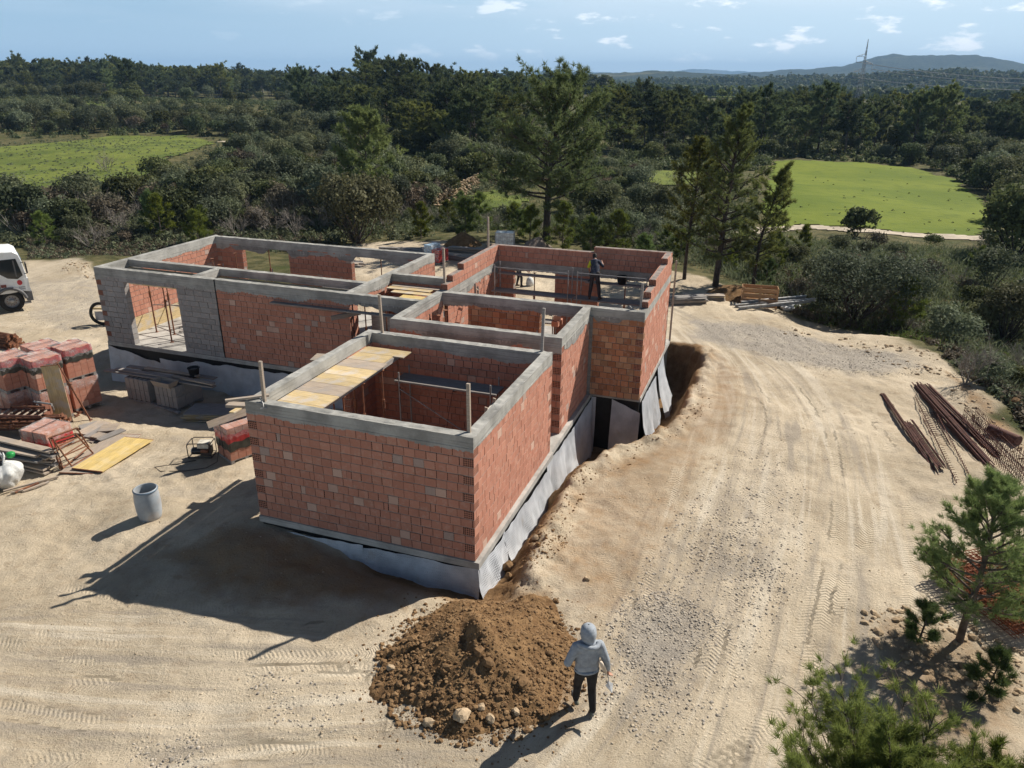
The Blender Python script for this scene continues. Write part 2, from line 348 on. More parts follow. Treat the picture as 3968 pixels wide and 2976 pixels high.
trk[nearm] = bt*brk; tal[nearm] = ba; tcr[nearm] = bc
trk *= dirt
GZ = GZ - trk*.03 + dirt*gravel*(fbm(GX*6, GY*6, 9, 2)-.5)*.03
idx = np.arange(NX*NY).reshape(NY, NX)
F = np.stack([idx[:-1, :-1], idx[:-1, 1:], idx[1:, 1:], idx[1:, :-1]], -1).reshape(-1, 4)
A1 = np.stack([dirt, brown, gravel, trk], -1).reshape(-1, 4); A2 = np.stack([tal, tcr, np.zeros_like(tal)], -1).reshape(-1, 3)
# the worn driving lanes: broad bands with their own along / across coordinates
RD = [([(1200,1720),(1330,1560),(1440,1380),(1510,1180),(1570,980),(1600,860),(1570,780),(1480,690),(1380,650)], 1.9), ([(1640,1720),(1700,1450),(1750,1200),(1770,1020),(1750,900),(1680,800),(1580,730)], 1.7), ([(-60,1470),(250,1500),(550,1520),(850,1490),(1050,1420)], 1.5), ([(-60,1360),(200,1370),(450,1390),(700,1400)], 1.2), ([(-60,660),(100,640),(230,605)], 1.6), ([(300,1690),(700,1620),(1100,1640),(1400,1600)], 1.3), ([(1880,1560),(1890,1300),(1860,1080),(1830,930)], 1.2)]
rdm = np.zeros(xs.shape); rda = np.zeros(xs.shape); rdc = np.zeros(xs.shape)
for ri, (pl, hw) in enumerate(RD):
    q = np.array([tuple(at(a, b, -.4)[:2]) for a, b in pl]); tt = np.linspace(0, len(q)-1, 40); k = np.arange(len(q)); px_ = np.interp(tt, k, q[:, 0]); py_ = np.interp(tt, k, q[:, 1])
    for _ in range(4): px_[1:-1] = (px_[:-2]+px_[1:-1]*2+px_[2:])/4; py_[1:-1] = (py_[:-2]+py_[1:-1]*2+py_[2:])/4
    acc = 0
    for i in range(len(px_)-1):
        ex, ey = px_[i+1]-px_[i], py_[i+1]-py_[i]; ln = math.hypot(ex, ey); t = ((xs-px_[i])*ex + (ys-py_[i])*ey)/(ln*ln+1e-9); cr = ((xs-px_[i])*ey - (ys-py_[i])*ex)/(ln+1e-9)
        mk_ = (1-sst(np.abs(cr), hw*.55, hw))*((t > -.08) & (t < 1.08)); b_ = mk_ > rdm; rdm = np.where(b_, mk_, rdm); rda = np.where(b_, acc+t*ln+ri*40, rda); rdc = np.where(b_, cr+ri*7, rdc); acc += ln
def full(v): z = np.zeros_like(GX); z[nearm] = v; return z
rdm, rda, rdc = full(rdm), full(rda), full(rdc)
GZ = GZ + dirt*(1-rdm*.7)*((fbm(GX*2.6, GY*2.6, 95, 4)-.5)*.09 + (fbm(GX*7, GY*7, 96, 3)-.5)*.045)
GZ = GZ - dirt*rdm*(fbm(rdc*1.9, rda*.12, 91, 3)-.5)*.07
A3 = np.stack([rda, rdc, rdm*dirt], -1).reshape(-1, 3)
m = NT('ground_soil'); s1 = m.n('ShaderNodeSeparateColor'); a = m.n('ShaderNodeAttribute', attribute_name='Ma'); m.set(s1.inputs[0], a.outputs['Color'])
mD, mB, mG, mT = s1.outputs[0], s1.outputs[1], s1.outputs[2], a.outputs['Alpha']
tv = m.n('ShaderNodeSeparateXYZ'); m.set(tv.inputs[0], m.attr('Mt', 'Vector'))
n1 = m.noise(.35, 6, .6); n2 = m.noise(2.2, 6, .65); n3 = m.noise(14, 5, .7); n4 = m.noise(60, 3, .7)
pale = m.mix((.415, .345, .25), (.575, .49, .37), m.rng(n1, .35, .65))
pale = m.mix(pale, (.33, .25, .165), m.math('MULTIPLY', m.rng(n2, .50, .72), .6))
pale = m.mix(pale, (.36, .315, .255), m.math('MULTIPLY', m.rng(m.noise(.9, 6, .7), .5, .68), .6))
pale = m.mix(pale, (.66, .58, .46), m.math('MULTIPLY', m.rng(n3, .56, .72), .55)); pale = m.mix(pale, (.29, .24, .175), m.math('MULTIPLY', m.rng(m.noise(28, 5, .75), .54, .68), .5))
pale = m.mix(pale, (.27, .205, .135), m.math('MULTIPLY', m.rng(n4, .52, .68), .5))
rs = m.n('ShaderNodeSeparateXYZ'); m.set(rs.inputs[0], m.attr('Mr', 'Vector')); rc = m.n('ShaderNodeCombineXYZ'); m.set(rc.inputs[0], m.math('MULTIPLY', rs.outputs[0], .16)); m.set(rc.inputs[1], m.math('MULTIPLY', rs.outputs[1], 2.6)); stk = m.noise(1.0, 6, .62, co=rc.outputs[0], dist=.6)
pale = m.mix(pale, (.57, .505, .405), m.math('MULTIPLY', rs.outputs[2], m.math('MULTIPLY', m.rng(stk, .48, .66), .85)))
pale = m.mix(pale, (.315, .275, .225), m.math('MULTIPLY', rs.outputs[2], m.math('MULTIPLY', m.rng(stk, .50, .34), .8)))
peb = m.rng(m.voro(9), .05, .3, 1, 0); pebc = m.voro(9, out='Color')
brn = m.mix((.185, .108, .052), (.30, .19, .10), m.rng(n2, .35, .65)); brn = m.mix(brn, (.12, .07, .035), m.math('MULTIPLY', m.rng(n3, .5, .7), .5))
grv = m.mix((.25, .225, .195), (.43, .385, .325), m.rng(m.noise(25, 4, .75), .35, .68))
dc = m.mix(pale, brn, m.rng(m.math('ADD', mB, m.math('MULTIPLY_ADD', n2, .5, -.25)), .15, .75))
dc = m.mix(dc, grv, m.rng(m.math('ADD', mG, m.math('MULTIPLY_ADD', m.math('ADD', n3, n2), .9, -.9)), .3, .95))
dc = m.mix(dc, (.60, .52, .40), m.math('MULTIPLY', mT, .35))
tread = m.math('MULTIPLY', m.math('SINE', m.math('ADD', m.math('MULTIPLY', tv.outputs[0], 70.0), m.math('MULTIPLY', m.math('ABSOLUTE', tv.outputs[1]), 45.0))), mT)
wild = m.mix((.045, .05, .02), (.13, .115, .055), m.rng(m.noise(.8, 6, .65), .35, .65)); wild = m.mix(wild, (.06, .075, .022), m.math('MULTIPLY', m.rng(m.noise(.25, 4, .6), .5, .7), .6))
wild = m.mix(wild, (.20, .16, .10), m.math('MULTIPLY', m.rng(m.noise(1.7, 5, .7), .58, .7), .7))
col = m.mix(wild, dc, mD)
hgt = m.math('ADD', m.math('MULTIPLY', n3, .6), m.math('MULTIPLY', n4, .35)); hgt = m.math('ADD', hgt, m.math('MULTIPLY', tread, .17)); hgt = m.math('ADD', hgt, m.math('MULTIPLY', peb, m.math('MULTIPLY_ADD', mG, .7, .12)))
m.bsdf(col, .95, 0, m.bump(hgt, 1.0, .06), .1)
Vg = np.stack([GX, GY, GZ], -1).reshape(-1, 3)
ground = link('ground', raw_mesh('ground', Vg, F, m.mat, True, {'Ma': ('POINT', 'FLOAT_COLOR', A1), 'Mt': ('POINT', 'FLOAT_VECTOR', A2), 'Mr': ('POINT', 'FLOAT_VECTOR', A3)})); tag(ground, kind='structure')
def sheet(name, pl, res, mt, off=.05, wobble=1.0, kind='structure', wf=.5):
    """a thin sheet of ground cover that follows the terrain inside a world polygon"""
    P = np.array([(p[0], p[1]) for p in pl]); x0, y0 = P.min(0)-2; x1, y1 = P.max(0)+2
    X, Y = np.meshgrid(np.arange(x0, x1, res), np.arange(y0, y1, res)); sd_ = poly_sd(X, Y, pl) + (fbm(X*wf, Y*wf, 51, 4)-.5)*2*wobble
    keep = sd_ > 0; kq = keep[:-1, :-1] & keep[1:, :-1] & keep[1:, 1:] & keep[:-1, 1:]
    ii = np.arange(X.size).reshape(X.shape); Fq = np.stack([ii[:-1, :-1], ii[:-1, 1:], ii[1:, 1:], ii[1:, :-1]], -1)[kq]
    us, inv = np.unique(Fq, return_inverse=True); Fq = inv.reshape(-1, 4); X = X.ravel()[us]; Y = Y.ravel()[us]
    # height from the ground mesh itself (bilinear on its grid), so the sheet never dips below it
    ax, ay = np.array(gx), np.array(gy); i = np.clip(np.searchsorted(ax, X)-1, 0, NX-2); j = np.clip(np.searchsorted(ay, Y)-1, 0, NY-2)
    fx = (X-ax[i])/(ax[i+1]-ax[i]); fy = (Y-ay[j])/(ay[j+1]-ay[j])
    Z = (GZ[j, i]*(1-fx)+GZ[j, i+1]*fx)*(1-fy) + (GZ[j+1, i]*(1-fx)+GZ[j+1, i+1]*fx)*fy
    o = link(name, raw_mesh(name, np.stack([X, Y, Z+off], -1), Fq, mt, True)); return tag(o, kind=kind)
def grass_mat(name, a, b, c, sc=.5):
    m = NT(name); n1 = m.noise(sc, 6, .65); n2 = m.noise(sc*9, 5, .7)
    col = m.mix(a, b, m.rng(n1, .36, .64)); col = m.mix(col, c, m.math('MULTIPLY', m.rng(n2, .5, .72), .7))
    m.bsdf(col, .9, 0, m.bump(n2, .8, .15), .1); return m.mat
g_field = grass_mat('field_grass', (.10, .14, .017), (.15, .185, .024), (.075, .11, .018), .06)
g_mead = grass_mat('meadow_grass', (.085, .115, .027), (.15, .18, .038), (.10, .09, .045), .16)
field = sheet('field', wp([(1630,470),(1665,350),(1690,346),(1850,350),(1985,364),(2065,388),(2120,425),(2150,460),(2150,490),(2110,512),(1900,497),(1740,488),(1640,500)]), .8, g_field, .06, 1.2)
meadow = sheet('meadow', wp([(-250,318),(0,318),(120,306),(250,296),(400,292),(500,308),(450,330),(350,352),(270,392),(150,400),(60,420),(0,440),(-250,450)]), .9, g_mead, .12, 4.0, wf=.12)
sheet('meadow', wp([(60,228),(180,222),(300,232),(180,242)]), 1.5, g_mead, .15, 2.0, wf=.2)
sheet('meadow', wp([(1330,385),(1420,368),(1530,372),(1560,395),(1440,405)]), .8, g_mead, .12, 1.0)
sheet('meadow', wp([(1000,425),(1060,408),(1150,430),(1120,455),(1030,450)]), .8, g_mead, .12, 1.0)
for pl in ([(1790,212),(1990,209),(2212,213),(2300,216),(2212,220),(1990,217)], [(1440,206),(1570,205),(1650,212),(1500,212)], [(2000,207),(2212,205),(2300,209),(2100,211)]):
    sheet('far_field', wp(pl), 9, g_field, .6, 4, wf=.02)
tm = simple('track_gravel', (.43, .37, .29), .95, .2, 1.2, .4, dist=.03)
for pl, w in (([(1430,512),(1540,505),(1640,498),(1740,491),(1830,497),(1930,505),(2030,512),(2125,516),(2230,522)], 1.25), ([(-80,262),(40,266),(130,273)], 1.6), ([(470,306),(530,309),(595,306)], 1.3)):
    q = [gp(a, b) for a, b in pl]; lft = []; rgt = []
    for i, p in enumerate(q):
        t = (q[min(i+1, len(q)-1)]-q[max(i-1, 0)]); nrm = Vector((-t.y, t.x, 0)).normalized()*w; lft.append((p+nrm)[:2]); rgt.append((p-nrm)[:2])
    sheet('track', lft+rgt[::-1], .4, tm, .07, .35, wf=1.0)
# ================================================================== THE UNFINISHED HOUSE (built in its own plan axes u, v)
def brick_mat(name, mortar_dust=.12):
    m = NT(name); c = m.attr('Col'); n = m.noise(9, 5, .65); n2 = m.noise(1.3, 4, .6)
    c = m.mix(c, (.50, .39, .32), m.math('MULTIPLY', m.rng(n, .48, .75), mortar_dust*3)); c = m.mix(c, (.16, .07, .045), m.math('MULTIPLY', m.rng(n2, .55, .75), .25))
    m.bsdf(c, .9, 0, m.bump(m.noise(40, 4, .6), .35, .006), .15); return m.mat
M_brick = brick_mat('terracotta_brick'); M_block = brick_mat('concrete_block', .2)
def perf_mat(name, hole):
    m = NT(name); uv = m.n('ShaderNodeUVMap').outputs[0]; s = m.n('ShaderNodeSeparateXYZ'); m.set(s.inputs[0], uv)
    def cell(v, k):
        f = m.math('FRACT', m.math('MULTIPLY', v, k)); return m.math('MULTIPLY', m.math('GREATER_THAN', f, .22), m.math('LESS_THAN', f, .88))
    h = m.math('MULTIPLY', cell(s.outputs[0], 21.0), cell(s.outputs[1], 21.0))
    col = m.mix(m.attr('Col'), hole, h); m.bsdf(col, .95, 0, m.bump(m.math('SUBTRACT', 1.0, h), .8, .02), .1); return m.mat
M_perf = perf_mat('perforated_brick_end', (.05, .026, .02))
M_mortar = simple('mortar', (.24, .20, .18), .95, .3, 5, .5, dist=.01)
def conc_mat(name, c):
    m = NT(name); n1 = m.noise(1.6, 6, .65); n2 = m.noise(11, 5, .7); board = m.noise(2.5, 4, .6, stretch=(.25, .25, 9)); n4 = m.noise(70, 3, .7)
    col = m.mix(shade(c, .72), shade(c, 1.22), m.rng(n1, .3, .7)); col = m.mix(col, shade(c, .5), m.math('MULTIPLY', m.rng(board, .5, .68), .6)); col = m.mix(col, shade(c, 1.35), m.math('MULTIPLY', m.rng(m.noise(.7, 6, .7), .55, .7), .5)); col = m.mix(col, shade(c, 1.4), m.math('MULTIPLY', m.rng(n2, .6, .75), .35))
    col = m.mix(col, shade(c, .4), m.math('MULTIPLY', m.rng(n4, .58, .7), .35))
    m.bsdf(col, .92, 0, m.bump(m.math('ADD', m.math('MULTIPLY', n2, .5), m.math('ADD', m.math('MULTIPLY', n4, .5), m.math('MULTIPLY', board, .5))), .6, .02), .15); return m.mat
M_conc = conc_mat('raw_concrete', (.33, .325, .305)); M_slab = conc_mat('slab_concrete', (.40, .385, .36)); M_grey = conc_mat('smeared_mortar', (.24, .235, .225))
BZ, BT, TK = 2.66, 2.93, .24
house = thing('unfinished_house', 'unfinished red brick and grey block house shell with raw concrete ring beams and no roof', 'house', (0, 0, 0), TH)
def brick_col(kind):
    if kind == 'block':
        k = random.uniform(.86, 1.12); return (.275*k, .265*k, .26*k)
    if kind == 'tan':
        k = random.uniform(.72, 1.2); r = random.random()
        return (.41*k, .185*k, .10*k) if r > .3 else (.47*k, .265*k, .155*k)
    k = random.uniform(.92, 1.07); r = random.random()
    if r < .03: return (.50*k, .33*k, .26*k)
    if r < .045: return (.38*k, .28*k, .24*k)
    if r < .3: return (.44*k, .21*k, .148*k)
    return (.415*k, .19*k, .133*k)
def wall(rect, z0, z1, openings=(), kind='brick', ends=(None, None), prof=None, name='wall', ch=.205, bl=None, ragged=0):
    """running-bond wall; rect = (u0,u1,v0,v1); openings along the long axis (a,b,z0,z1); ends: course parity on which the wall reaches the corner"""
    u0, u1, v0, v1 = rect; alongu = (u1-u0) >= (v1-v0); a0, a1 = (u0, u1) if alongu else (v0, v1); b0, b1 = (v0, v1) if alongu else (u0, u1)
    bl = bl or (.40 if kind == 'block' else .255); mb = MB(); t = b1-b0; n = int(round((z1-z0)/ch)); chh = (z1-z0)/n
    def put(a, b, c0, c1, zl, zh, mat, col, faces=None):
        lo = (a, c0, zl) if alongu else (c0, a, zl); hi = (b, c1, zh) if alongu else (c1, b, zh)
        x0, y0, Z0 = lo; x1, y1, Z1 = hi
        V = [(x0,y0,Z0),(x1,y0,Z0),(x1,y1,Z0),(x0,y1,Z0),(x0,y0,Z1),(x1,y0,Z1),(x1,y1,Z1),(x0,y1,Z1)]
        mb.add(V, [(4,5,6,7),(3,2,1,0)], mat, col)
        dx, dy, dz = x1-x0, y1-y0, Z1-Z0; ux = [(0,0),(dx,0),(dx,dz),(0,dz)]; uy = [(0,0),(dy,0),(dy,dz),(0,dz)]
        mb.add(V, [(0,1,5,4),(2,3,7,6)], 2 if (mat == 1 and not alongu and kind != 'block') else mat, col, [ux, ux]); mb.add(V, [(1,2,6,5),(3,0,4,7)], 2 if (mat == 1 and alongu and kind != 'block') else mat, col, [uy, uy])
    for k in range(n):
        zl = z0+k*chh; zh = zl+chh; zm = (zl+zh)/2; s0, s1 = a0, a1
        if ends[0] is not None and (k % 2) != ends[0]: s0 += TK
        if ends[1] is not None and (k % 2) != ends[1]: s1 -= TK
        if prof:
            r = prof(zm)
            if r is None: continue
            s0, s1 = max(s0, r[0]), min(s1, r[1])
            if s1-s0 < .08: continue
        segs = [(s0, s1)]
        for oa, ob, oz0, oz1 in openings:
            if oz0 < zm < oz1:
                ns = []
                for p, q in segs:
                    if ob <= p or oa >= q: ns.append((p, q)); continue
                    if oa > p: ns.append((p, oa))
                    if ob < q: ns.append((ob, q))
                segs = ns
        for p, q in segs:
            if q-p < .05: continue
            put(p+.02, q-.02, b0+.03, b1-.03, zl, zh, 0, (1, 1, 1)); put(p+.004, q-.004, b0+.008, b1-.008, zl-.009, zl+.010, 0, (1, 1, 1))
            s = p - (bl/2 if (k % 2) else 0) - random.uniform(0, .04); 
            while s < q-.02:
                e = s+bl*(random.uniform(.93, 1.04) if random.random() > .06 else .45); a = max(s, p); b = min(e, q)
                if b-a > .03:
                    j1, j2 = random.uniform(-.004, .004), random.uniform(-.004, .004); hole = random.uniform(.006, .013) if random.random() < .85 else .024
                    put(a+(0 if a == p else hole/2), b-(0 if b == q else hole/2), b0+j1, b1+j2, zl+random.uniform(.009, .014), zh-random.uniform(.009, .014), 1, brick_col(kind))
                s = e
    return mb.build(name, [M_mortar, M_block if kind == 'block' else M_brick, M_perf], house)
def drip(mb, a0, a1, c, axis, sgn, zb, amp=.09):
    """mortar that ran down over the first course: a ragged skirt on a beam face"""
    s = a0; ph = random.random()*50
    while s < a1:
        w = random.uniform(.02, .06); big = float(fbm(np.array([s*.9+ph]), np.array([3.3]), 5, 3)[0]); ln = max(.012, (big-.35)*amp*3.2 + random.uniform(-.3, .5)*amp*.5)
        e = min(s+w, a1); th = random.uniform(.006, .012)
        c0, c1 = (c, c+sgn*th) if sgn > 0 else (c+sgn*th, c)
        if axis == 'u': mb.box((s, c0, zb-ln), (e, c1, zb+.02), 0)
        else: mb.box((c0, s, zb-ln), (c1, e, zb+.02), 0)
        s = e
def beam(rect, faces='', zb=BZ, zt=BT, amp=.09, name='ring_beam'):
    """cast ring beam with a rough top; faces: which long faces carry mortar drips (- / +)"""
    u0, u1, v0, v1 = rect; alongu = (u1-u0) >= (v1-v0); mb = MB(); Ln = (u1-u0) if alongu else (v1-v0); n = max(2, int(Ln/.12)); m_ = 4
    rows = []
    for i in range(n+1):
        f = i/n; row = []
        for j in range(m_+1):
            g = j/m_; u = u0+(u1-u0)*(f if alongu else g); v = v0+(v1-v0)*(g if alongu else f)
            e = 0 if (j in (0, m_)) else 1
            row.append((u, v, zt + (float(vnoise(np.array([u*9.]), np.array([v*9.]), 3)[0])-.5)*(.035*e+.012)))
        rows.append(row)
    mb.grid(rows if not alongu else rows, 0, (1, 1, 1), False)
    for j, cc in ((0, 0), (m_, 1)):
        top = [r[j] for r in rows]; bot = [(p[0], p[1], zb) for p in top]
        mb.add(top+bot, [(i, i+1, i+1+len(top), i+len(top)) for i in range(len(top)-1)], 0)
    for r in (rows[0], rows[-1]):
        bot = [(p[0], p[1], zb) for p in r]; mb.add(list(r)+bot, [(i, i+1, i+1+len(r), i+len(r)) for i in range(len(r)-1)], 0)
    mb.add([(u0, v0, zb), (u1, v0, zb), (u1, v1, zb), (u0, v1, zb)], [(3, 2, 1, 0)], 0)
    lo, hi = (v0, v1) if alongu else (u0, u1); a0, a1 = (u0, u1) if alongu else (v0, v1)
    if '-' in faces: drip(mb, a0, a1, lo, 'u' if alongu else 'v', -1, zb, amp)
    if '+' in faces: drip(mb, a0, a1, hi, 'u' if alongu else 'v', 1, zb, amp)
    return mb.build(name, M_conc, house)
NL, NR_, NF, NB = -10.65, -5.19, 12.41, 17.88          # near room
ML, MR, MF, FV = -10.60, -5.26, 19.03, 22.53           # middle room, far room front
FL, FR_, FB = -10.52, -3.55, 27.65                      # far room
WL, WR, WF, WB = -24.15, -13.17, 20.98, 27.68          # left wing
# slabs
sl = MB()
for u0, u1, v0, v1 in ((NL-.02, NR_+.1, NF-.03, NB), (NL-.02, MR+.12, NB, 20.98), (WR, MR+.12, 20.98, FV), (WR, FR_+.02, FV, 24.3), (FL, FR_+.02, 24.3, FB+1.2), (WL-.02, WR, WF-.02, WB+.1)):
    sl.box((u0, v0, -.16), (u1, v1, 0))
sl.build('floor_slab', M_slab, house)
M_black = simple('bitumen_paint', (.012, .012, .013), .55, .4, 3, .3)
pl = MB()
for u0, u1, v0, v1 in ((NL+.03, NR_-.03, NF+.03, NB), (NL+.03, MR+.07, NB, 21.02), (WR+.02, MR+.07, 21.02, FV), (WR+.02, FR_-.03, FV+.02, 24.25), (FL+.04, FR_-.03, 24.25, FB+1.1), (WL+.04, WR+.02, WF+.05, WB+.05)):
    pl.box((u0, v0, -2.6), (u1, v1, -.16))
pl.build('foundation_wall', M_black, house)
# walls: near room
wall((NL, NR_, NF, NF+TK), 0, BZ, ends=(0, 0))
wall((NR_-TK, NR_, NF, NB), 0, BZ, ends=(1, 0))
wall((NL, NR_, NB-TK, NB), 0, BZ, ends=(1, 1))
wall((NL, NL+TK, NF, NB), 0, BZ, [(13.15, 16.25, -.1, 2.62)], ends=(1, 0))
# middle room
wall((ML, MR, MF, MF+TK), 0, BZ, ends=(None, 0))
wall((MR-TK, MR, MF, FV-TK), 0, BZ, ends=(1, None))
wall((ML, ML+TK, MF+TK, FV-TK), 0, BZ, [(20.1, 21.9, -.1, 2.4)])
wall((ML, FR_, FV-TK, FV), 0, BZ, [(-10.36, -9.44, -.1, 2.6), (-6.94, -5.72, -.1, 2.6)], kind='tan', ends=(None, 0), bl=.25)
# far room
def fr_prof(z): return None if z > 3.78 else ((22.78, FB) if z < BT+.205 else (23.2, FB) if z < BT+.41 else (24.05, FB) if z < BT+.615 else (26.4, FB))
wall((FR_-TK, FR_, FV-TK, FB), 0, BZ, ends=(1, 0))
wall((FR_-TK, FR_, FV, FB), BT+.004, BT+.82, ends=(None, 0), prof=fr_prof)
wall((FL, FR_, FB-TK, FB), 0, BZ, [(-9.63, -7.94, -.1, 2.58), (-6.22, -4.02, -.1, 2.58)], ends=(None, 1))
wall((FL, FR_, FB-TK, FB), BT+.004, BT+.82, ends=(0, 1), prof=lambda z: (FL, FR_) if z < BT+.615 else (-6.44, FR_))
wall((FL, FL+TK, FV, FB-TK), 0, BZ)
wall((FL, FL+TK, FV, FB-TK), BT+.004, BT+.615, prof=lambda z: (22.2, FB) if z < BT+.2 else (23.0, FB) if z < BT+.41 else (23.95, FB))
# left wing
wall((WL, -18.63, WF, WF+TK), 0, BZ, [(-22.82, -20.36, -.1, 2.5)], kind='block', ends=(0, None))
wall((-18.60, -13.2, WF+.02, WF+TK), 0, BZ)
wall((WL, WL+TK, WF, WB), 0, BZ, ends=(1, 0))
wall((WL, WR, WB-TK, WB), 0, BZ, [(-22.54, -20.09, -.1, 2.56), (-16.96, -14.5, -.1, 2.56)], ends=(1, 1))
wall((WR-TK, WR, WF+TK, WB), 0, BZ, [(21.5, 23.4, -.1, 2.45)], ends=(None, 0))
wall((WR, FL, 24.0, 24.0+TK), 0, BZ, [(-12.4, -11.3, -.1, 2.3)])
# ring beams
beam((NL, NR_, NF, NF+TK), '-+'); beam((NR_-TK, NR_, NF+TK, NB), '+', amp=.05); beam((NL, NR_-TK, NB-TK, NB), '-'); beam((NL, NL+TK, NF+TK, NB-TK), '')
beam((ML, MR, MF, MF+TK), '-', amp=.2); beam((MR-TK, MR, MF+TK, FV-TK), '+', amp=.16); beam((ML, ML+TK, MF+TK, FV-TK), '+', amp=.16)
beam((ML, FR_, FV-TK, FV), '-', amp=.12); beam((FR_-TK, FR_, FV, FB-TK), '', zb=BZ); beam((FL, FR_, FB-TK, FB), '-', amp=.06); beam((FL, FL+TK, FV, FB-TK), '+', amp=.18)
beam((WL, -18.63, WF, WF+TK), '-', zb=2.62, amp=.11); beam((-18.60, ML, WF+.02, WF+TK), '-', amp=.14); beam((WL, WL+TK, WF+TK, WB), '+', amp=.12)
beam((WL+TK, WR, WB-TK, WB), '-', zb=2.58, amp=.12); beam((WR-TK, WR, WF+TK, WB-TK), '+', amp=.1)
beam((WL+TK, WR-TK, 22.42, 22.66), ''); beam((-19.78, -19.54, WF+TK, 22.42), ''); beam((WR, FL, 24.0, 24.24), '')
# smears of mortar over the bricks under the beams (real splashes with a shape of their own)
def smear(a0, a1, c, z, ax, sgn, hgt):
    sm = MB(); cols = 34; pts = []
    for i in range(cols):
        f = i/(cols-1); a = a0+(a1-a0)*f; dpt = hgt*(.25+.9*float(fbm(np.array([a*2.1]), np.array([c]), 13, 4)[0]))*min(1, 6*f, 6*(1-f)) + .01
        pts.append((a, dpt))
    V = []; F = []
    for i, (a, dpt) in enumerate(pts):
        for zz in (z, z-dpt): V.append((a, c+sgn*.0095, zz) if ax == 'u' else (c+sgn*.0095, a, zz))
    F = [(2*i, 2*i+1, 2*i+3, 2*i+2) for i in range(cols-1)]; sm.add(V, F, 0); sm.build('mortar_smear', M_grey, house)
smear(-23.2, -21.0, WB-TK, 2.6, 'u', -1, .3); smear(-20.2, -18.9, WB-TK, 2.6, 'u', -1, .35); smear(-17.7, -16.7, WB-TK, 2.6, 'u', -1, .35)
smear(-9.4, -7.2, FV-TK, 2.67, 'u', -1, .16); smear(22.9, 24.4, FL+TK, 2.67, 'v', 1, .5); smear(-12.9, -10.9, WF+.02, 2.67, 'u', -1, .2)
smear(-9.8, -6.4, MF, 2.67, 'u', -1, .4); smear(19.3, 21.8, MR, 2.67, 'v', 1, .35); smear(21.6, 23.4, WL+TK, 2.67, 'v', 1, .3); smear(-5.2, -4.2, FV-TK, 2.67, 'u', -1, .25)
# vertical movement joint between block and brick, cast corner post between middle and far room
jb = MB(); jb.box((-18.63, WF-.004, -.1), (-18.60, WF+TK, BT)); jb.build('movement_joint', M_black, house)
jb = MB(); jb.box((MR+.001, FV-TK-.09, 0), (MR+.09, FV-TK-.002, BZ)); jb.build('cast_column', M_grey, house)
# drainage membrane sheets along the foundation
def memb_mat():
    m = NT('dimpled_drainage_membrane'); uv = m.n('ShaderNodeUVMap').outputs[0]; v = m.n('ShaderNodeTexVoronoi', feature='F1'); v.inputs['Randomness'].default_value = 0; v.inputs['Scale'].default_value = 1; m.set(v.inputs['Vector'], uv)
    col = m.mix((.38, .405, .445), (.55, .575, .615), m.rng(m.noise(1.7, 5, .6), .3, .7)); col = m.mix(col, (.33, .24, .15), m.math('MULTIPLY', m.rng(m.noise(2.3, 5, .65), .55, .75), .35))
    m.bsdf(col, .45, 0, m.bump(m.rng(v.outputs[0], .15, .42, 1, 0), .7, .012), .4); return m.mat
M_memb = memb_mat()
def membrane(path, nrm, zt, zb, flare=.25, seed=0, wav=.05, torn=.12):
    """path: two plan points; nrm: outward plan normal; zt, zb: top and bottom heights at both ends"""
    (ua, va), (ub, vb) = path; ln = math.hypot(ub-ua, vb-va); n = max(8, int(ln/.06)); mrow = 14; P = []
    for i in range(n+1):
        f = i/n; s = f*ln; top = zt[0]+(zt[1]-zt[0])*f + (float(fbm(np.array([s*2.2+seed]), np.array([1.1]), seed, 3)[0])-.5)*torn; bot = zb[0]+(zb[1]-zb[0])*f; row = []
        for j in range(mrow+1):
            g = j/mrow; w = wav*math.sin(s*4.1+seed*3+g*1.4)*(.3+g) + wav*.35*math.sin(s*9.7+seed+g*2) * g + wav*1.6*(float(fbm(np.array([s*4.3+seed*3]), np.array([g*2.2]), seed+21, 3)[0])-.5)*(.4+g) + (float(fbm(np.array([s*1.6+seed*7]), np.array([g*2.]), seed+3, 3)[0])-.5)*.12*(.2+g)
            off = .035 + max(-.02, flare*(g**1.4)*(.5+float(fbm(np.array([s*.8+seed*5.]), np.array([.3]), seed+9, 2)[0])) + w)
            if j == 0: off = max(.03, off)
            row.append((ua+(ub-ua)*f + nrm[0]*off, va+(vb-va)*f + nrm[1]*off, top+(bot-top)*g))
        P.append(row)
    mb = MB(); mb.grid(P, 0, (1, 1, 1), True, (.06/.05, (abs(zt[0]-zb[0])/mrow)/.05)); return mb.build('drainage_membrane', M_memb, house)
membrane(((-10.7, NF), (-7.9, NF)), (0, -1), (-.33, -.22), (-.62, -.75), .10, 1, .02)
membrane(((-8.0, NF), (NR_+.12, NF)), (0, -1), (-.25, -.16), (-.8, -1.05), .16, 2, .03)
membrane(((NR_+.06, NF-.1), (NR_+.06, 14.0)), (1, 0), (-.18, -.20), (-1.0, -1.2), .35, 3, .07)
membrane(((NR_+.08, 13.9), (NR_+.08, 17.4)), (1, 0), (-.18, -.30), (-1.35, -1.5), .32, 4, .06)
membrane(((MR+.12, 17.3), (MR+.12, 20.0)), (1, 0), (-.14, -.25), (-1.5, -1.8), .22, 5, .06)
membrane(((MR+.12, 19.9), (MR+.12, 22.42)), (1, 0), (-.22, -.16), (-2.1, -2.3), .16, 6, .03)
membrane(((MR+.12, 22.48), (-4.98, 22.48)), (0, -1), (-.14, -.14), (-1.9, -1.9), .06, 7, .01, .03)
membrane(((-4.45, 22.48), (FR_+.05, 22.48)), (0, -1), (-.14, -.5), (-2.2, -2.2), .22, 8, .05, .1)
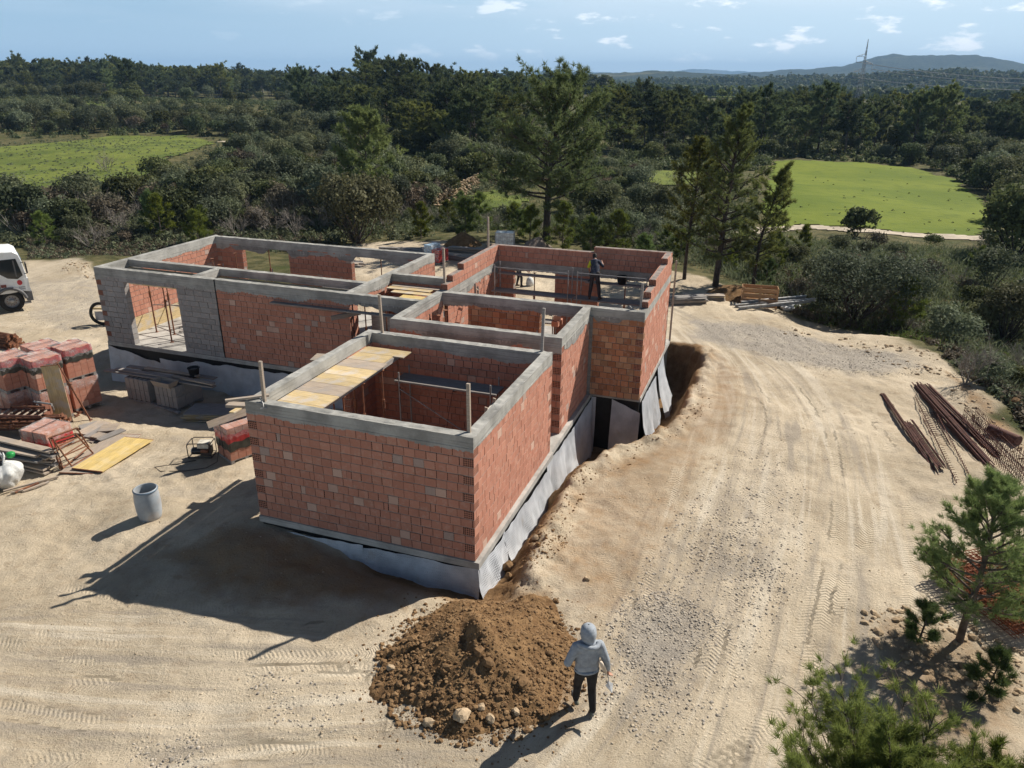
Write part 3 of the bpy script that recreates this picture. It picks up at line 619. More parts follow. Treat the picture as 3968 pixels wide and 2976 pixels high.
membrane(((FR_, 22.75), (FR_, 25.6)), (1, 0), (-.2, -.35), (-1.9, -2.3), .3, 9, .05)
membrane(((FR_, 25.9), (FR_, 27.2)), (1, 0), (-.2, -.1), (-2.3, -1.7), .45, 10, .02)
membrane(((WL-.03, WF), (-21.6, WF)), (0, -1), (-.18, -.62), (-1.95, -1.9), .18, 11, .03, .1)
membrane(((-21.7, WF), (-18.3, WF)), (0, -1), (-.42, -.3), (-1.9, -1.75), .16, 12, .035, .16)
membrane(((-18.4, WF), (-14.6, WF)), (0, -1), (-.28, -.3), (-1.75, -1.7), .2, 13, .03, .14)
membrane(((-14.7, WF), (ML, WF)), (0, -1), (-.3, -.3), (-1.7, -1.6), .16, 14, .03, .12)
membrane(((WL-.02, 27.6), (WL-.02, WF)), (-1, 0), (-.3, -.16), (-1.5, -1.9), .12, 15, .02)
# ================================================================== YARD: soil, stones, stacked materials
M_rust = simple('rusty_steel', (.17, .075, .045), .85, .4, 9, .4, dirt=((.30, .12, .05), 5, .6)); M_rustd = simple('dark_rusty_rebar', (.115, .055, .045), .85, .35, 9, .4, dirt=((.20, .085, .05), 6, .5)); M_rusto = simple('orange_rusty_mesh', (.27, .095, .045), .85, .3, 9, .3)
def wood_mat(name, c, stain, amt, yel=None):
    m = NT(name); g = m.noise(5, 5, .6, stretch=(.6, 9, 9)); n = m.noise(2.3, 5, .65)
    col = m.mix(shade(c, .75), shade(c, 1.2), m.rng(g, .3, .7)); col = m.mix(col, stain, m.math('MULTIPLY', m.rng(n, .45, .68), amt)); col = m.mix(col, shade(c, .45), m.math('MULTIPLY', m.rng(m.noise(9, 5, .7), .62, .78), .5))
    col = m.mix(col, m.attr('Col'), 1.0, 'MULTIPLY'); m.bsdf(col, .8, 0, m.bump(g, .3, .006), .2); return m.mat
M_wood = wood_mat('weathered_plank', (.36, .295, .235), (.27, .25, .235), .6); M_yel = wood_mat('yellow_shuttering_board', (.52, .40, .22), (.47, .42, .36), .95); M_yelc = wood_mat('clean_yellow_board', (.62, .46, .18), (.58, .48, .30), .6)
M_wooddk = wood_mat('grey_plank', (.27, .25, .235), (.2, .19, .18), .5); M_crate = wood_mat('orange_crate_wood', (.38, .22, .115), (.33, .23, .15), .3)
M_steelg = simple('grey_galvanised_tube', (.33, .33, .33), .55, .25, 6, .15, .4, dirt=((.25, .2, .16), 7, .5)); M_blackp = simple('black_rubber', (.02, .02, .021), .7, .3, 5, .2)
M_soil = NT('brown_soil'); _m = M_soil; _n = _m.noise(3, 6, .7); _n2 = _m.noise(16, 5, .7)
_c = _m.mix((.135, .078, .038), (.24, .15, .076), _m.rng(_n, .33, .67)); _c = _m.mix(_c, (.09, .05, .025), _m.math('MULTIPLY', _m.rng(_n2, .52, .72), .6)); _c = _m.mix(_c, (.36, .25, .14), _m.math('MULTIPLY', _m.rng(_m.noise(30, 4, .7), .6, .75), .4)); _m.bsdf(_c, .97, 0, _m.bump(_n2, .9, .04), .08); M_soil = M_soil.mat
def clod_mat(name, a, b):
    m = NT(name); col = m.mix(a, b, m.attr('Col', 'Fac')); col = m.mix(col, shade(a, .6), m.math('MULTIPLY', m.rng(m.noise(22, 4, .7), .5, .7), .5)); m.bsdf(col, .95, 0, m.bump(m.noise(30, 4, .7), .6, .015), .1); return m.mat
M_clod = clod_mat('soil_clods', (.13, .077, .04), (.25, .16, .085)); M_stone = clod_mat('limestone_rubble', (.26, .19, .12), (.48, .37, .25)); M_gravel = clod_mat('gravel_stones', (.24, .215, .185), (.50, .445, .375)); M_dclod = clod_mat('pale_clods', (.30, .235, .16), (.55, .46, .34))
def ico():
    t = (1+5**.5)/2; v = unit(np.array([(-1,t,0),(1,t,0),(-1,-t,0),(1,-t,0),(0,-1,t),(0,1,t),(0,-1,-t),(0,1,-t),(t,0,-1),(t,0,1),(-t,0,-1),(-t,0,1)], float))
    f = np.array([(0,11,5),(0,5,1),(0,1,7),(0,7,10),(0,10,11),(1,5,9),(5,11,4),(11,10,2),(10,7,6),(7,1,8),(3,9,4),(3,4,2),(3,2,6),(3,6,8),(3,8,9),(4,9,5),(2,4,11),(6,2,10),(8,6,7),(9,8,1)]); return v, f
def ico2():
    v, f = ico(); V = list(map(tuple, v)); cache = {}; F = []
    def mid(a, b):
        k = (min(a, b), max(a, b))
        if k not in cache: p = unit(np.array(V[a])+np.array(V[b])); V.append(tuple(p)); cache[k] = len(V)-1
        return cache[k]
    for a, b, c in f: ab, bc, ca = mid(a, b), mid(b, c), mid(c, a); F += [(a,ab,ca),(b,bc,ab),(c,ca,bc),(ab,bc,ca)]
    return np.array(V), np.array(F)
IV, IF = ico(); JV, JF = ico2()
def stones(P, s, rg, flat=.75):
    n = len(P); k = len(IV); a = rg.uniform(0, 6.28, n); ca, sa = np.cos(a), np.sin(a)
    v = IV[None]*(1+rg.uniform(-.28, .28, (n, k, 1)))*np.stack([rg.uniform(.7, 1.25, n), rg.uniform(.7, 1.1, n), rg.uniform(.55, .95, n)*flat], -1)[:, None]*s[:, None, None]
    x = v[..., 0]*ca[:, None]-v[..., 1]*sa[:, None]; y = v[..., 0]*sa[:, None]+v[..., 1]*ca[:, None]; V = np.stack([x, y, v[..., 2]], -1)+P[:, None]
    F = (IF[None]+(np.arange(n)*k)[:, None, None]).reshape(-1, 3); return V.reshape(-1, 3), F, np.repeat(rg.random(n), len(IF))
def gz_mesh(x, y):
    """height of the ground mesh"""
    ax, ay = np.array(gx), np.array(gy); x = np.asarray(x, float); y = np.asarray(y, float); i = np.clip(np.searchsorted(ax, x)-1, 0, NX-2); j = np.clip(np.searchsorted(ay, y)-1, 0, NY-2)
    fx = (x-ax[i])/(ax[i+1]-ax[i]); fy = (y-ay[j])/(ay[j+1]-ay[j]); return (GZ[j, i]*(1-fx)+GZ[j, i+1]*fx)*(1-fy)+(GZ[j+1, i]*(1-fx)+GZ[j+1, i+1]*fx)*fy
# the heap of dug-out soil
MX, MY = MOUND
def heap_h(x, y):
    dx, dy = x-MX, y-MY; a = np.arctan2(dy, dx); r = np.hypot(dx/1.78, dy/1.82)*(1+.16*(vnoise(a*2.2+9, a*0+3, 5)-.5)*2)
    h = .80*np.clip(1-r, 0, 1)**1.05 + .02
    crest = np.exp(-((dx+.05+dy*.25)/.28)**2)*np.exp(-((dy+.1)/.75)**2)*.10; left = np.exp(-((dx+.62)/.22)**2-((dy-.25)/.5)**2)*.07
    gl = np.exp(-((dx+.33+dy*.1)/.13)**2)*np.exp(-((dy+.25)/.55)**2)*.07
    return np.where(r < 1, h*1.0+crest+left-gl+(fbm(x*3.2, y*3.2, 61, 4)-.5)*.18*np.clip(1.15-r, 0, 1)+(fbm(x*11, y*11, 62, 3)-.5)*.07, -.12*(r-1)*6)
hx, hy = np.meshgrid(np.arange(MX-2.3, MX+2.3, .035), np.arange(MY-2.4, MY+2.4, .035)); hh = heap_h(hx, hy); hg = gz_mesh(hx, hy); ii = np.arange(hx.size).reshape(hx.shape)
kq = (hh[:-1, :-1] > -.1) & (hh[1:, 1:] > -.1); Fh = np.stack([ii[:-1, :-1], ii[:-1, 1:], ii[1:, 1:], ii[1:, :-1]], -1)[kq]; us, inv = np.unique(Fh, return_inverse=True)
hp = link('soil_heap', raw_mesh('soil_heap', np.stack([hx, hy, hg+hh], -1).reshape(-1, 3)[us], inv.reshape(-1, 4), M_soil, True)); tag(hp, 'big heap of loose brown soil in front of the house corner', 'soil heap')
rg = np.random.default_rng(90)
def on_heap(n, r0, r1, s0, s1, pw, name, mat, front=0.0):
    a = rg.uniform(0, 6.283, n); r = rg.uniform(r0**2, r1**2, n)**.5; x = MX+1.78*r*np.cos(a); y = MY+1.82*r*np.sin(a)
    if front: k = rg.random(n) < (1-front*np.clip((y-MY)/1.5, 0, 1)); x, y = x[k], y[k]
    s = s0+(s1-s0)*rg.random(len(x))**pw; z = gz_mesh(x, y)+np.maximum(0, heap_h(x, y))+s*.2; V, F, c = stones(np.column_stack([x, y, z]), s, rg)
    col = np.repeat(c[:, None], 4, 1); return tag(link(name, raw_mesh(name, V, F, mat, False, {'Col': ('FACE', 'FLOAT_COLOR', col)})), kind='stuff')
on_heap(5200, 0, 1.05, .008, .040, 3, 'soil_clods', M_clod, .55); on_heap(1500, .6, 1.12, .015, .062, 2.5, 'soil_clods', M_clod, .75); on_heap(500, .95, 1.4, .008, .035, 3, 'soil_clods', M_clod)
def rock(loc, s, mat, label, seed, col=.5, group=None):
    r2 = np.random.default_rng(seed); d = unit(JV); n = 1+(vnoise(d[:, 0]*2.1+seed, d[:, 1]*2.1+d[:, 2]*1.9, seed)-.5)*.75; v = d*n[:, None]*np.array([1.1, .85, .75])*s; a = seed*1.7; ca, sa = math.cos(a), math.sin(a)
    v = np.column_stack([v[:, 0]*ca-v[:, 1]*sa, v[:, 0]*sa+v[:, 1]*ca, v[:, 2]]); o = link('rock', raw_mesh('rock', v, JF, mat, False, {'Col': ('FACE', 'FLOAT_COLOR', np.full((len(JF), 4), col))}), None, loc); return tag(o, label, 'rock', group)
def heap_pt(px, py):
    d = ray(px, py); t = np.linspace(8, 22, 900); P = d[None]*t[:, None]; P[:, 2] += CZ; b = P[:, 2] < gz_mesh(P[:, 0], P[:, 1])+np.maximum(0, heap_h(P[:, 0], P[:, 1])); return Vector(P[int(np.argmax(b))])
for i, (px, py, s, c, lb) in enumerate([(998,1550,.14,.8,'largest pale boulder at the front foot of the soil heap'),(925,1565,.10,.6,'brown boulder at the left front foot of the soil heap'),(960,1450,.10,.3,'dark lump half way up the front of the soil heap'),(968,1445,.07,.5,'small stone beside the dark lump on the heap'),
   (1060,1555,.08,.6,'round stone low on the front of the soil heap'),(1040,1530,.07,.7,'pale stone in the middle of the heap foot'),(1115,1540,.07,.7,'tan stone at the right front of the soil heap'),(1035,1410,.10,.35,'long lump on the crest of the soil heap'),(1055,1435,.12,.4,'lump just below the crest of the soil heap'),
   (1130,1480,.12,.35,'brown lump low on the right flank of the soil heap'),(890,1385,.09,.5,'stone near the left shoulder of the soil heap'),(828,1432,.09,.55,'boulder on the left edge of the soil heap'),(845,1445,.07,.6,'stone beside the left edge boulder of the heap'),(1100,1350,.06,.3,'clod on the sunny right slope of the heap'),(1200,1300,.07,.4,'clod near the top right of the soil heap'),(1180,1550,.08,.5,'lone brown stone between the heap and the hooded man'),(1265,1350,.05,.5,'clod beside the hooded mans head on the ground'),(862,1480,.06,.5,'stone left of the heap foot')]):
    rock(heap_pt(px, py)+Vector((0, 0, s*.35)), s, (M_clod, M_stone)[c > .55], lb, 400+i, c)
for i, (px, py, s, c, lb) in enumerate([(1102,1228,.15,.45,'brown boulder wedged under the membrane at the near corner'),(1100,1248,.10,.4,'smaller boulder just below the wedged boulder at the corner'),(1155,1165,.09,.6,'stone in the trench beside the near room'),(1162,1180,.07,.5,'second stone in the trench beside the near room'),(1268,1252,.07,.7,'lone stone lying on the drive right of the trench'),(2125,745,.4,.3,'dark boulder on the right bank near the bundles'),(2192,875,.22,.4,'boulder on the bank at the right edge')]):
    q = gp(px, py); rock(Vector((q.x, q.y, float(gz_mesh(q.x, q.y))+s*.3)), s, (M_clod, M_stone)[c > .55], lb, 440+i, c)
def strew(name, polys, size, mat, pw=3, seed=70):
    r2 = np.random.default_rng(seed); X = []
    for pl, k in polys:
        xs_ = [p[0] for p in pl]; ys_ = [p[1] for p in pl]; c = 0
        while c < k:
            p = (r2.uniform(min(xs_), max(xs_)), r2.uniform(min(ys_), max(ys_)))
            if inpoly0(p, pl):
                q = at(p[0], p[1], -.45); c += 1
                if float(fbm(np.array([q[0]*.9]), np.array([q[1]*.9]), 33, 3)[0])+r2.uniform(-.25, .25) > .47: X.append((q[0], q[1]))
    X = np.array(X); s = size[0]+(size[1]-size[0])*r2.random(len(X))**pw; P = np.column_stack([X, gz_mesh(X[:, 0], X[:, 1])+s*.15]); V, F, c = stones(P, s, r2)
    return tag(link(name, raw_mesh(name, V, F, mat, False, {'Col': ('FACE', 'FLOAT_COLOR', np.repeat(c[:, None], 4, 1))})), kind='stuff')
def inpoly0(p, pl):
    c = False
    for (ax, ay), (bx, by) in zip(pl, pl[1:]+pl[:1]):
        if (ay > p[1]) != (by > p[1]) and p[0] < (bx-ax)*(p[1]-ay)/(by-ay)+ax: c = not c
    return c
strew('gravel', [([(1280,1560),(1310,1340),(1420,1180),(1520,1020),(1640,960),(1740,1020),(1760,1200),(1660,1380),(1560,1560),(1420,1640)], 4200), ([(1345,1310),(1440,1285),(1555,1350),(1520,1440),(1440,1500),(1345,1440),(1310,1380)], 2600), ([(1480,1185),(1630,1155),(1710,1250),(1600,1320),(1480,1260)], 900), ([(1500,695),(1640,702),(1800,738),(1985,772),(2000,800),(1900,812),(1760,798),(1640,768)], 2600), ([(0,612),(120,602),(225,595),(225,700),(130,715),(60,700)], 1100), ([(280,1600),(430,1590),(460,1670),(260,1670)], 500), ([(510,1445),(640,1445),(750,1500),(730,1590),(590,1570)], 350)], (.008, .034), M_gravel, 2.5, 71)
strew('scattered_stones', [([(0,1000),(500,1000),(560,1130),(900,1300),(1000,1640),(0,1650)], 1500), ([(1250,1000),(1500,830),(1700,720),(2000,800),(1950,1300),(1600,1650),(1200,1650),(1250,1250)], 2400), ([(60,570),(190,560),(230,720),(200,800),(0,820),(0,600)], 500)], (.004, .028), M_dclod, 5, 72)
strew('trench_clods', [([(1120,1230),(1190,1080),(1250,1000),(1400,930),(1500,800),(1540,880),(1400,1000),(1270,1060),(1220,1200),(1130,1270)], 3200)], (.008, .04), M_clod, 4.5, 73)
strew('bank_rubble', [([(1640,690),(2010,755),(2100,830),(2212,930),(2212,990),(2060,850),(1900,770),(1640,705)], 700), ([(700,525),(850,515),(1000,522),(1000,545),(700,540)], 700), ([(150,545),(200,552),(205,575),(120,562)], 250), ([(1840,1330),(2050,1330),(2212,1420),(2212,1560),(1900,1420)], 500)], (.01, .10), M_stone, 3.5, 74)
# dug earth thrown up behind the house
def mound(px, py, r, h, label, mat, seed):
    q = gp(px, py); X, Y = np.meshgrid(np.linspace(-r, r, 40), np.linspace(-r, r, 40)); d = np.hypot(X, Y)/r; Z = h*np.clip(1-d**1.4, -.1, 1)*(.75+.5*fbm(X*1.5/r+seed, Y*1.5/r, seed, 4))+(fbm(X*4/r, Y*4/r, seed+2, 3)-.5)*h*.35*np.clip(1.1-d, 0, 1)
    i2 = np.arange(X.size).reshape(X.shape); kq = (d[:-1, :-1] < 1.05); Fm = np.stack([i2[:-1, :-1], i2[:-1, 1:], i2[1:, 1:], i2[1:, :-1]], -1)[kq]
    o = link('earth_mound', raw_mesh('earth_mound', np.stack([X+q.x, Y+q.y, Z+gz_mesh(X+q.x, Y+q.y)], -1).reshape(-1, 3), Fm, mat, True)); return tag(o, label, 'earth mound')
mound(1000, 528, 1.3, .9, 'small dark earth mound behind the pallet of blue bags', M_soil, 3); mound(1160, 540, 1.2, .9, 'grey earth mound behind the brick parapet near the water tank', simple('grey_earth', (.22, .18, .15), .95, .3, 4, .8, dist=.05), 4); mound(1590, 640, 1.5, .55, 'low earth mound behind the wooden crate', M_soil, 5)
# ---------------------------------------------------------------- generic pieces
def frame(A, B, up=(0, 0, 1)):
    A, B = Vector(A), Vector(B); x = (B-A).normalized(); u = Vector(up); y = u.cross(x); y = y.normalized() if y.length > 1e-5 else Vector((0, 1, 0)); z = x.cross(y)
    return Matrix(((x.x, y.x, z.x, A.x), (x.y, y.y, z.y, A.y), (x.z, y.z, z.z, A.z), (0, 0, 0, 1))), (B-A).length
def board(name, A, B, w, t, mat, label, cat, group=None, up=(0, 0, 1), colk=None, ends=None, strips=0):
    """a board lying from A to B"""
    M, Ln = frame(A, B, up); mb = MB(); k = colk or random.uniform(.85, 1.12)
    if strips:
        ww = w/strips
        for i in range(strips): q = k*random.uniform(.9, 1.08); mb.box((0, -w/2+i*ww+.001, 0), (Ln, -w/2+(i+1)*ww-.001, t), 0, (q, q, q))
    else: mb.box((0, -w/2, 0), (Ln, w/2, t), 0, (k, k, k), jit=.003)
    if ends: mb.box((-.004, -w/2-.002, -.002), (.02, w/2+.002, t+.002), 1, (1, 1, 1)); mb.box((Ln-.02, -w/2-.002, -.002), (Ln+.004, w/2+.002, t+.002), 1, (1, 1, 1))
    o = mb.build(name, [mat]+([ends] if ends else [])); o.matrix_world = M; return tag(o, label, cat, group)
pA = lambda x, y: (.25203*x, 501.7+.25203*y); pB = lambda x, y: (.25203*x, 724.7+.25203*y); p1 = lambda x, y: (.12601*x, 735.85+.12601*y); p2 = lambda x, y: (.15121*x, 880.8+.15121*y); p4_ = lambda x, y: (367.9+.1008*x, 858.5+.1008*y)
pC = lambda x, y: (446+.25203*x, 473.8+.25203*y); pD = lambda x, y: (891.9+.27723*x, 473.8+.27723*y); p3 = lambda x, y: (.10585*x, 529.6+.10585*y)
def ang(a, b): return math.atan2(b[1]-a[1], b[0]-a[0])
M_red = simple('red_plastic_wrap', (.38, .035, .035), .35, .35, 5, .5, dist=.02, spec=.5); M_dark = simple('dark_plastic_wrap', (.045, .043, .035), .35, .4, 5, .6, dist=.02, spec=.5)
def film_mat():
    m = NT('clear_stretch_film'); b = m.bsdf((.75, .72, .72), .25, 0, m.bump(m.noise(6, 5, .7), .9, .03), .6); t = m.n('ShaderNodeBsdfTransparent'); x = m.n('ShaderNodeMixShader'); m.set(x.inputs[0], m.rng(m.noise(4, 5, .7), .4, .75, .12, .5)); m.t.links.new(t.outputs[0], x.inputs[1]); m.t.links.new(b.outputs[0], x.inputs[2]); m.t.links.new(x.outputs[0], m.out.inputs[0]); return m.mat
M_film = film_mat()
def pallet_part(w, d, t, par):
    mb = MB()
    for y in (-d/2, -.05, d/2-.1): mb.box((-w/2, y, 0), (w/2, y+.1, .09), 0)
    for i in range(5): x = -w/2+i*(w-.12)/4; mb.box((x, -d/2, .09), (x+.12, d/2, .115), 0)
    return mb.build('pallet', M_wooddk, par)
def brick_pallet(label, loc, rotz, w=.98, d=.92, courses=5, bands=(), film=True, group=None, bw=.245, kind='brick', pallet=True):
    t = thing('brick_pallet', label, 'brick pallet', loc, rotz, group); z0 = .115 if pallet else 0
    if pallet: pallet_part(w, d, .115, t)
    mb = MB(); nx = max(2, round(w/bw)); ny = max(2, round(d/bw)); cw, cd = w/nx, d/ny
    for k in range(courses):
        for i in range(nx):
            for j in range(ny):
                if 0 < i < nx-1 and 0 < j < ny-1 and k < courses-1: continue
                x, y = -w/2+i*cw, -d/2+j*cd; c = brick_col(kind); j1 = random.uniform(0, .006)
                mb.box((x+.003+j1, y+.003, z0+k*.2+.003), (x+cw-.003+j1*.5, y+cd-.003-j1, z0+k*.2+.197), 0, c)
    mb.build('stacked_bricks', [M_block if kind == 'block' else M_brick], t); H_ = z0+courses*.2
    for (za, zb_, mt) in bands:
        b = MB(); P = []; n = 60
        for i in range(n+1):
            f = 4*i/n; s = int(f) % 4; g = f-int(f); e = .012; cx = [(-w/2-e, -d/2-e), (w/2+e, -d/2-e), (w/2+e, d/2+e), (-w/2-e, d/2+e)]; a_, b_ = cx[s], cx[(s+1) % 4]; x, y = a_[0]+(b_[0]-a_[0])*g, a_[1]+(b_[1]-a_[1])*g; k = 1+.012*math.sin(i*2.1)
            P.append([(x*k, y*k, zz+.025*math.sin(i*.9+zz*7)) for zz in np.linspace(z0+za, z0+zb_, 4)])
        b.grid(P, 0, (1, 1, 1), True); b.build('wrap_band', mt, t)
    if film:
        b = MB(); n = 14; b.grid([[((i/n-.5)*(w+.03), (j/n-.5)*(d+.03), H_+.006+.035*abs(math.sin(i*1.7+j*.6))*(abs(i/n-.5) > .3 or abs(j/n-.5) > .3)) for j in range(n+1)] for i in range(n+1)], 0, (1, 1, 1), True)
        P = [];
        for i in range(41):
            f = 4*i/40; s = int(f) % 4; g = f-int(f); e = .02; cx = [(-w/2-e, -d/2-e), (w/2+e, -d/2-e), (w/2+e, d/2+e), (-w/2-e, d/2+e)]; a_, b_ = cx[s], cx[(s+1) % 4]; x, y = a_[0]+(b_[0]-a_[0])*g, a_[1]+(b_[1]-a_[1])*g; P.append([(x, y, H_+.012), (x*1.01, y*1.01, H_-.22-.12*abs(math.sin(i*1.3)))])
        b.grid(P, 0, (1, 1, 1), True); b.build('stretch_film', M_film, t)
    st = MB(); st.box((-.014, -d/2-.017, z0), (.014, -d/2-.014, H_+.01)); st.box((-.014, d/2+.014, z0), (.014, d/2+.017, H_+.01)); st.box((-.014, -d/2-.017, H_+.04), (.014, d/2+.017, H_+.043)); st.build('strap', M_blackp, t)
    return t
B2 = [(.78, 1.0, M_red), (.55, .78, M_dark)]
ra = ang((-15.5, 22.77), (-14.98, 23.52)); 
def pal_at(x, y, z): return (x, y, z)
gzp = float(gz_mesh(-15.7, 23.2)); tz = gzp+1.15
for (x, y, lb, lb2) in ((-15.63, 23.28, 'upper brick pallet with red wrap, behind the leaning yellow board', 'lower brick pallet under the red wrapped one behind the yellow board'), (-16.62, 23.25, 'upper brick pallet at the left edge, pale top under film', 'lower brick pallet at the left edge below the pale topped one'), (-15.18, 24.35, 'upper brick pallet behind, its end with red and black wrap', 'lower brick pallet in the back row'), (-16.15, 24.35, 'upper brick pallet in the back row at the left edge', 'lower brick pallet in the back row at the left edge')):
    g_ = 'pallets of red bricks in the left yard'
    brick_pallet(lb2, (x, y, gzp-.02), ra-math.pi/2, bands=[], group=g_, film=True); brick_pallet(lb, (x, y, gzp+1.10), ra-math.pi/2, bands=B2, group=g_)
q = Vector((-14.18, 20.66, 0)); q.z = float(gz_mesh(q.x, q.y)); brick_pallet('half used brick pallet with dusty top, red band, beside the scaffold frames', q, ang((-14.86, 20.41), (-13.89, 20.1)), .98, .9, 3, [(.12, .4, M_red)], True)
q = Vector((-7.72, 19.5, 0)); q.z = float(gz_mesh(q.x, q.y))-.02; q = Vector((-7.98, 19.72, float(gz_mesh(-7.98, 19.72))-.03)); rp = brick_pallet('brick pallet with red and black wrap beside the generator at the near room', q, ang((-8.53, 19.58), (-7.96, 19.03)), .80, .95, 5, [(.55, .82, M_red), (.3, .55, M_dark)], True)
board('plank', Vector(q)+Vector((-.62, -.5, 1.20)), Vector(q)+Vector((.75, .75, 1.33)), .2, .05, M_wood, 'plank lying across the brick pallet beside the generator', 'plank', up=(.5, -.5, .3))
M_cloth = simple('patterned_cloth', (.07, .075, .14), .9, .5, 30, .5, dirt=((.5, .2, .25), 40, .8)); cb = MB(); cb.grid([[((i/9-.5)*.34, (j/9-.5)*.3, .06+.07*float(vnoise(np.array([i*.8]), np.array([j*.8]), 4)[0])*1.6*(1-abs(i/9-.5)-abs(j/9-.5)*.5)) for j in range(10)] for i in range(10)]); o = cb.build('work_jacket', M_cloth); o.location = Vector(q)+Vector((-.15, .1, 1.11)); tag(o, 'crumpled dark blue and pink cloth on the brick pallet', 'cloth')
# concrete block pallets with planks, trough, bucket
def block_pallet(label, A, Bn, Cn, z, grp):
    """A,Bn: near face left/right top corners; Cn beyond Bn"""
    rz = ang(A, Bn); w = math.hypot(Bn[0]-A[0], Bn[1]-A[1]); d = math.hypot(Cn[0]-Bn[0], Cn[1]-Bn[1]); c, s = math.cos(rz), math.sin(rz); x = A[0]+c*w/2-s*d/2; y = A[1]+s*w/2+c*d/2
    t = thing('block_pallet', label, 'block pallet', (x, y, z), rz, grp); pallet_part(w, d, .115, t); mb = MB(); n = round(w/.2); cw = w/n; nd = max(1, round(d/.4)); cd = d/nd
    for k in range(2):
        for i in range(n):
            for j in range(nd):
                g = random.uniform(.85, 1.1); x0 = -w/2+i*cw; mb.box((x0+.012, -d/2+j*cd+.004, .115+k*.4+.004), (x0+cw-.012, -d/2+(j+1)*cd-.004, .115+k*.4+.396), 0, (.30*g, .285*g, .27*g))
                if k == 1: mb.box((x0+.05, -d/2+j*cd+.05, .915-.005), (x0+cw-.05, -d/2+(j+1)*cd-.05, .918), 0, (.12, .115, .11))
    mb.build('concrete_blocks', M_block, t); return t
gb = float(gz_mesh(-13, 24.4)); gbz = -1.35
b1 = block_pallet('smaller pallet of grey concrete blocks under the planks', (-13.93, 25.06), (-12.93, 24.66), (-12.7, 25.45), gbz, 'pallets of grey blocks'); b2 = block_pallet('larger pallet of grey concrete blocks carrying the mortar trough', (-12.62, 24.48), (-11.7, 24.08), (-11.1, 25.1), gbz, 'pallets of grey blocks')
for i, (a, b, dz, w) in enumerate([((910,300),(1840,445),0,.2),((1100,268),(1850,372),.01,.22),((1000,290),(1830,415),.055,.2),((1480,350),(1835,425),.11,.16),((1250,280),(1700,350),.11,.15)]):
    A = at(*pB(*a), -.40+dz); Bq = at(*pB(*b), -.40+dz); board('plank', A, Bq, w, .045, M_wooddk if i < 3 else M_wood, ['long plank at the front edge of the block pallets', 'long plank at the back of the block pallets', 'long plank in the middle over the block pallets', 'short pale plank on top of the planks, right end', 'short plank on the left of the planks over the blocks'][i], 'plank', 'planks lying across the block pallets')
def lathe_thing(name, label, cat, loc, prof, mat, n=24, extra=None, rotz=0):
    t = thing(name, label, cat, loc, rotz); return t
def bucket(loc, label, s=1.0, full=True):
    t = thing('bucket', label, 'bucket', loc); b = MB(); b.lathe([(0, 0), (.14*s, 0), (.19*s, .30*s), (.205*s, .30*s), (.205*s, .28*s), (.18*s, .27*s), (.135*s, .03*s), (0, .03*s)], 20); b.build('body', M_blackp, t)
    if full: b = MB(); b.lathe([(0, .22*s), (.172*s, .215*s)], 20); b.build('mortar', M_grey, t)
    b = MB(); b.tube([(.19*s*math.cos(a), .03*math.sin(a), .29*s+.03+.13*s*math.sin(a)) for a in np.linspace(0, math.pi, 9)], .006, 5); b.build('handle', M_steelg, t); return t
q = at(*pB(1668, 345), -.31); bucket(q, 'black bucket standing on the planks over the block pallets', 1.05)
def trough(A, rz):
    t = thing('mortar_trough', 'grey wooden mortar trough on the larger block pallet', 'trough', A, rz); o = MB(); w, d, h, e = .86, .46, .2, .09; outr = [(-w/2, -d/2), (w/2, -d/2), (w/2, d/2), (-w/2, d/2)]; bot = [(x*.82, y*.72, 0.0) for x, y in outr]; top = [(x, y, h) for x, y in outr]
    inb = [(x*.76, y*.62, .03) for x, y in outr]; int_ = [(x*.94, y*.9, h) for x, y in outr]
    o.add(bot+top+int_+inb, [(3,2,1,0)]+[(i, (i+1)%4, 4+(i+1)%4, 4+i) for i in range(4)]+[(4+i, 4+(i+1)%4, 8+(i+1)%4, 8+i) for i in range(4)]+[(8+i, 8+(i+1)%4, 12+(i+1)%4, 12+i) for i in range(4)]+[(12,13,14,15)]); o.build('body', M_wood, t); b = MB(); b.grid([[((i/6-.5)*w*.8, (j/4-.5)*d*.68, .07+.02*math.sin(i*2+j)) for j in range(5)] for i in range(7)]); b.build('dried_mortar', M_grey, t)
q = at(*pB(1415, 425), -.40); trough((q[0], q[1], -.42), ang((-12.62, 24.48), (-11.7, 24.08)))
# stack of shuttering sheets
g0 = float(gz_mesh(-10.2, 23.6)); pzt = -1.0
for k in range(6):
    A = np.array([-11.15, 23.62]); Bq = np.array([-9.12, 23.55]); j = np.random.default_rng(k).uniform(-.06, .06, 2); board('plywood_sheet', (A[0]+j[0], A[1]+j[1], pzt-.27+k*.045), (Bq[0]+j[0], Bq[1]+j[1], pzt-.27+k*.045), .92, .027, M_yel if k < 5 else M_wooddk, 'yellow edged sheet in the stack behind the near room' if k < 5 else 'grey faced top sheet of the stack behind the near room', 'plywood sheet', 'stack of shuttering sheets')
for i in range(2): board('timber_bearer', (-11.0+i*1.5, 23.2, pzt-.38), (-11.0+i*1.5, 24.1, pzt-.38), .1, .1, M_wooddk, ['left bearer under the stack of sheets', 'right bearer under the stack of sheets'][i], 'timber')
A = at(*pB(1310, 590), -1.3); Bq = at(*pB(1540, 670), -1.3); board('steel_channel', A, Bq, .12, .06, M_steelg, 'grey steel profile lying in front of the block pallets', 'steel profile')
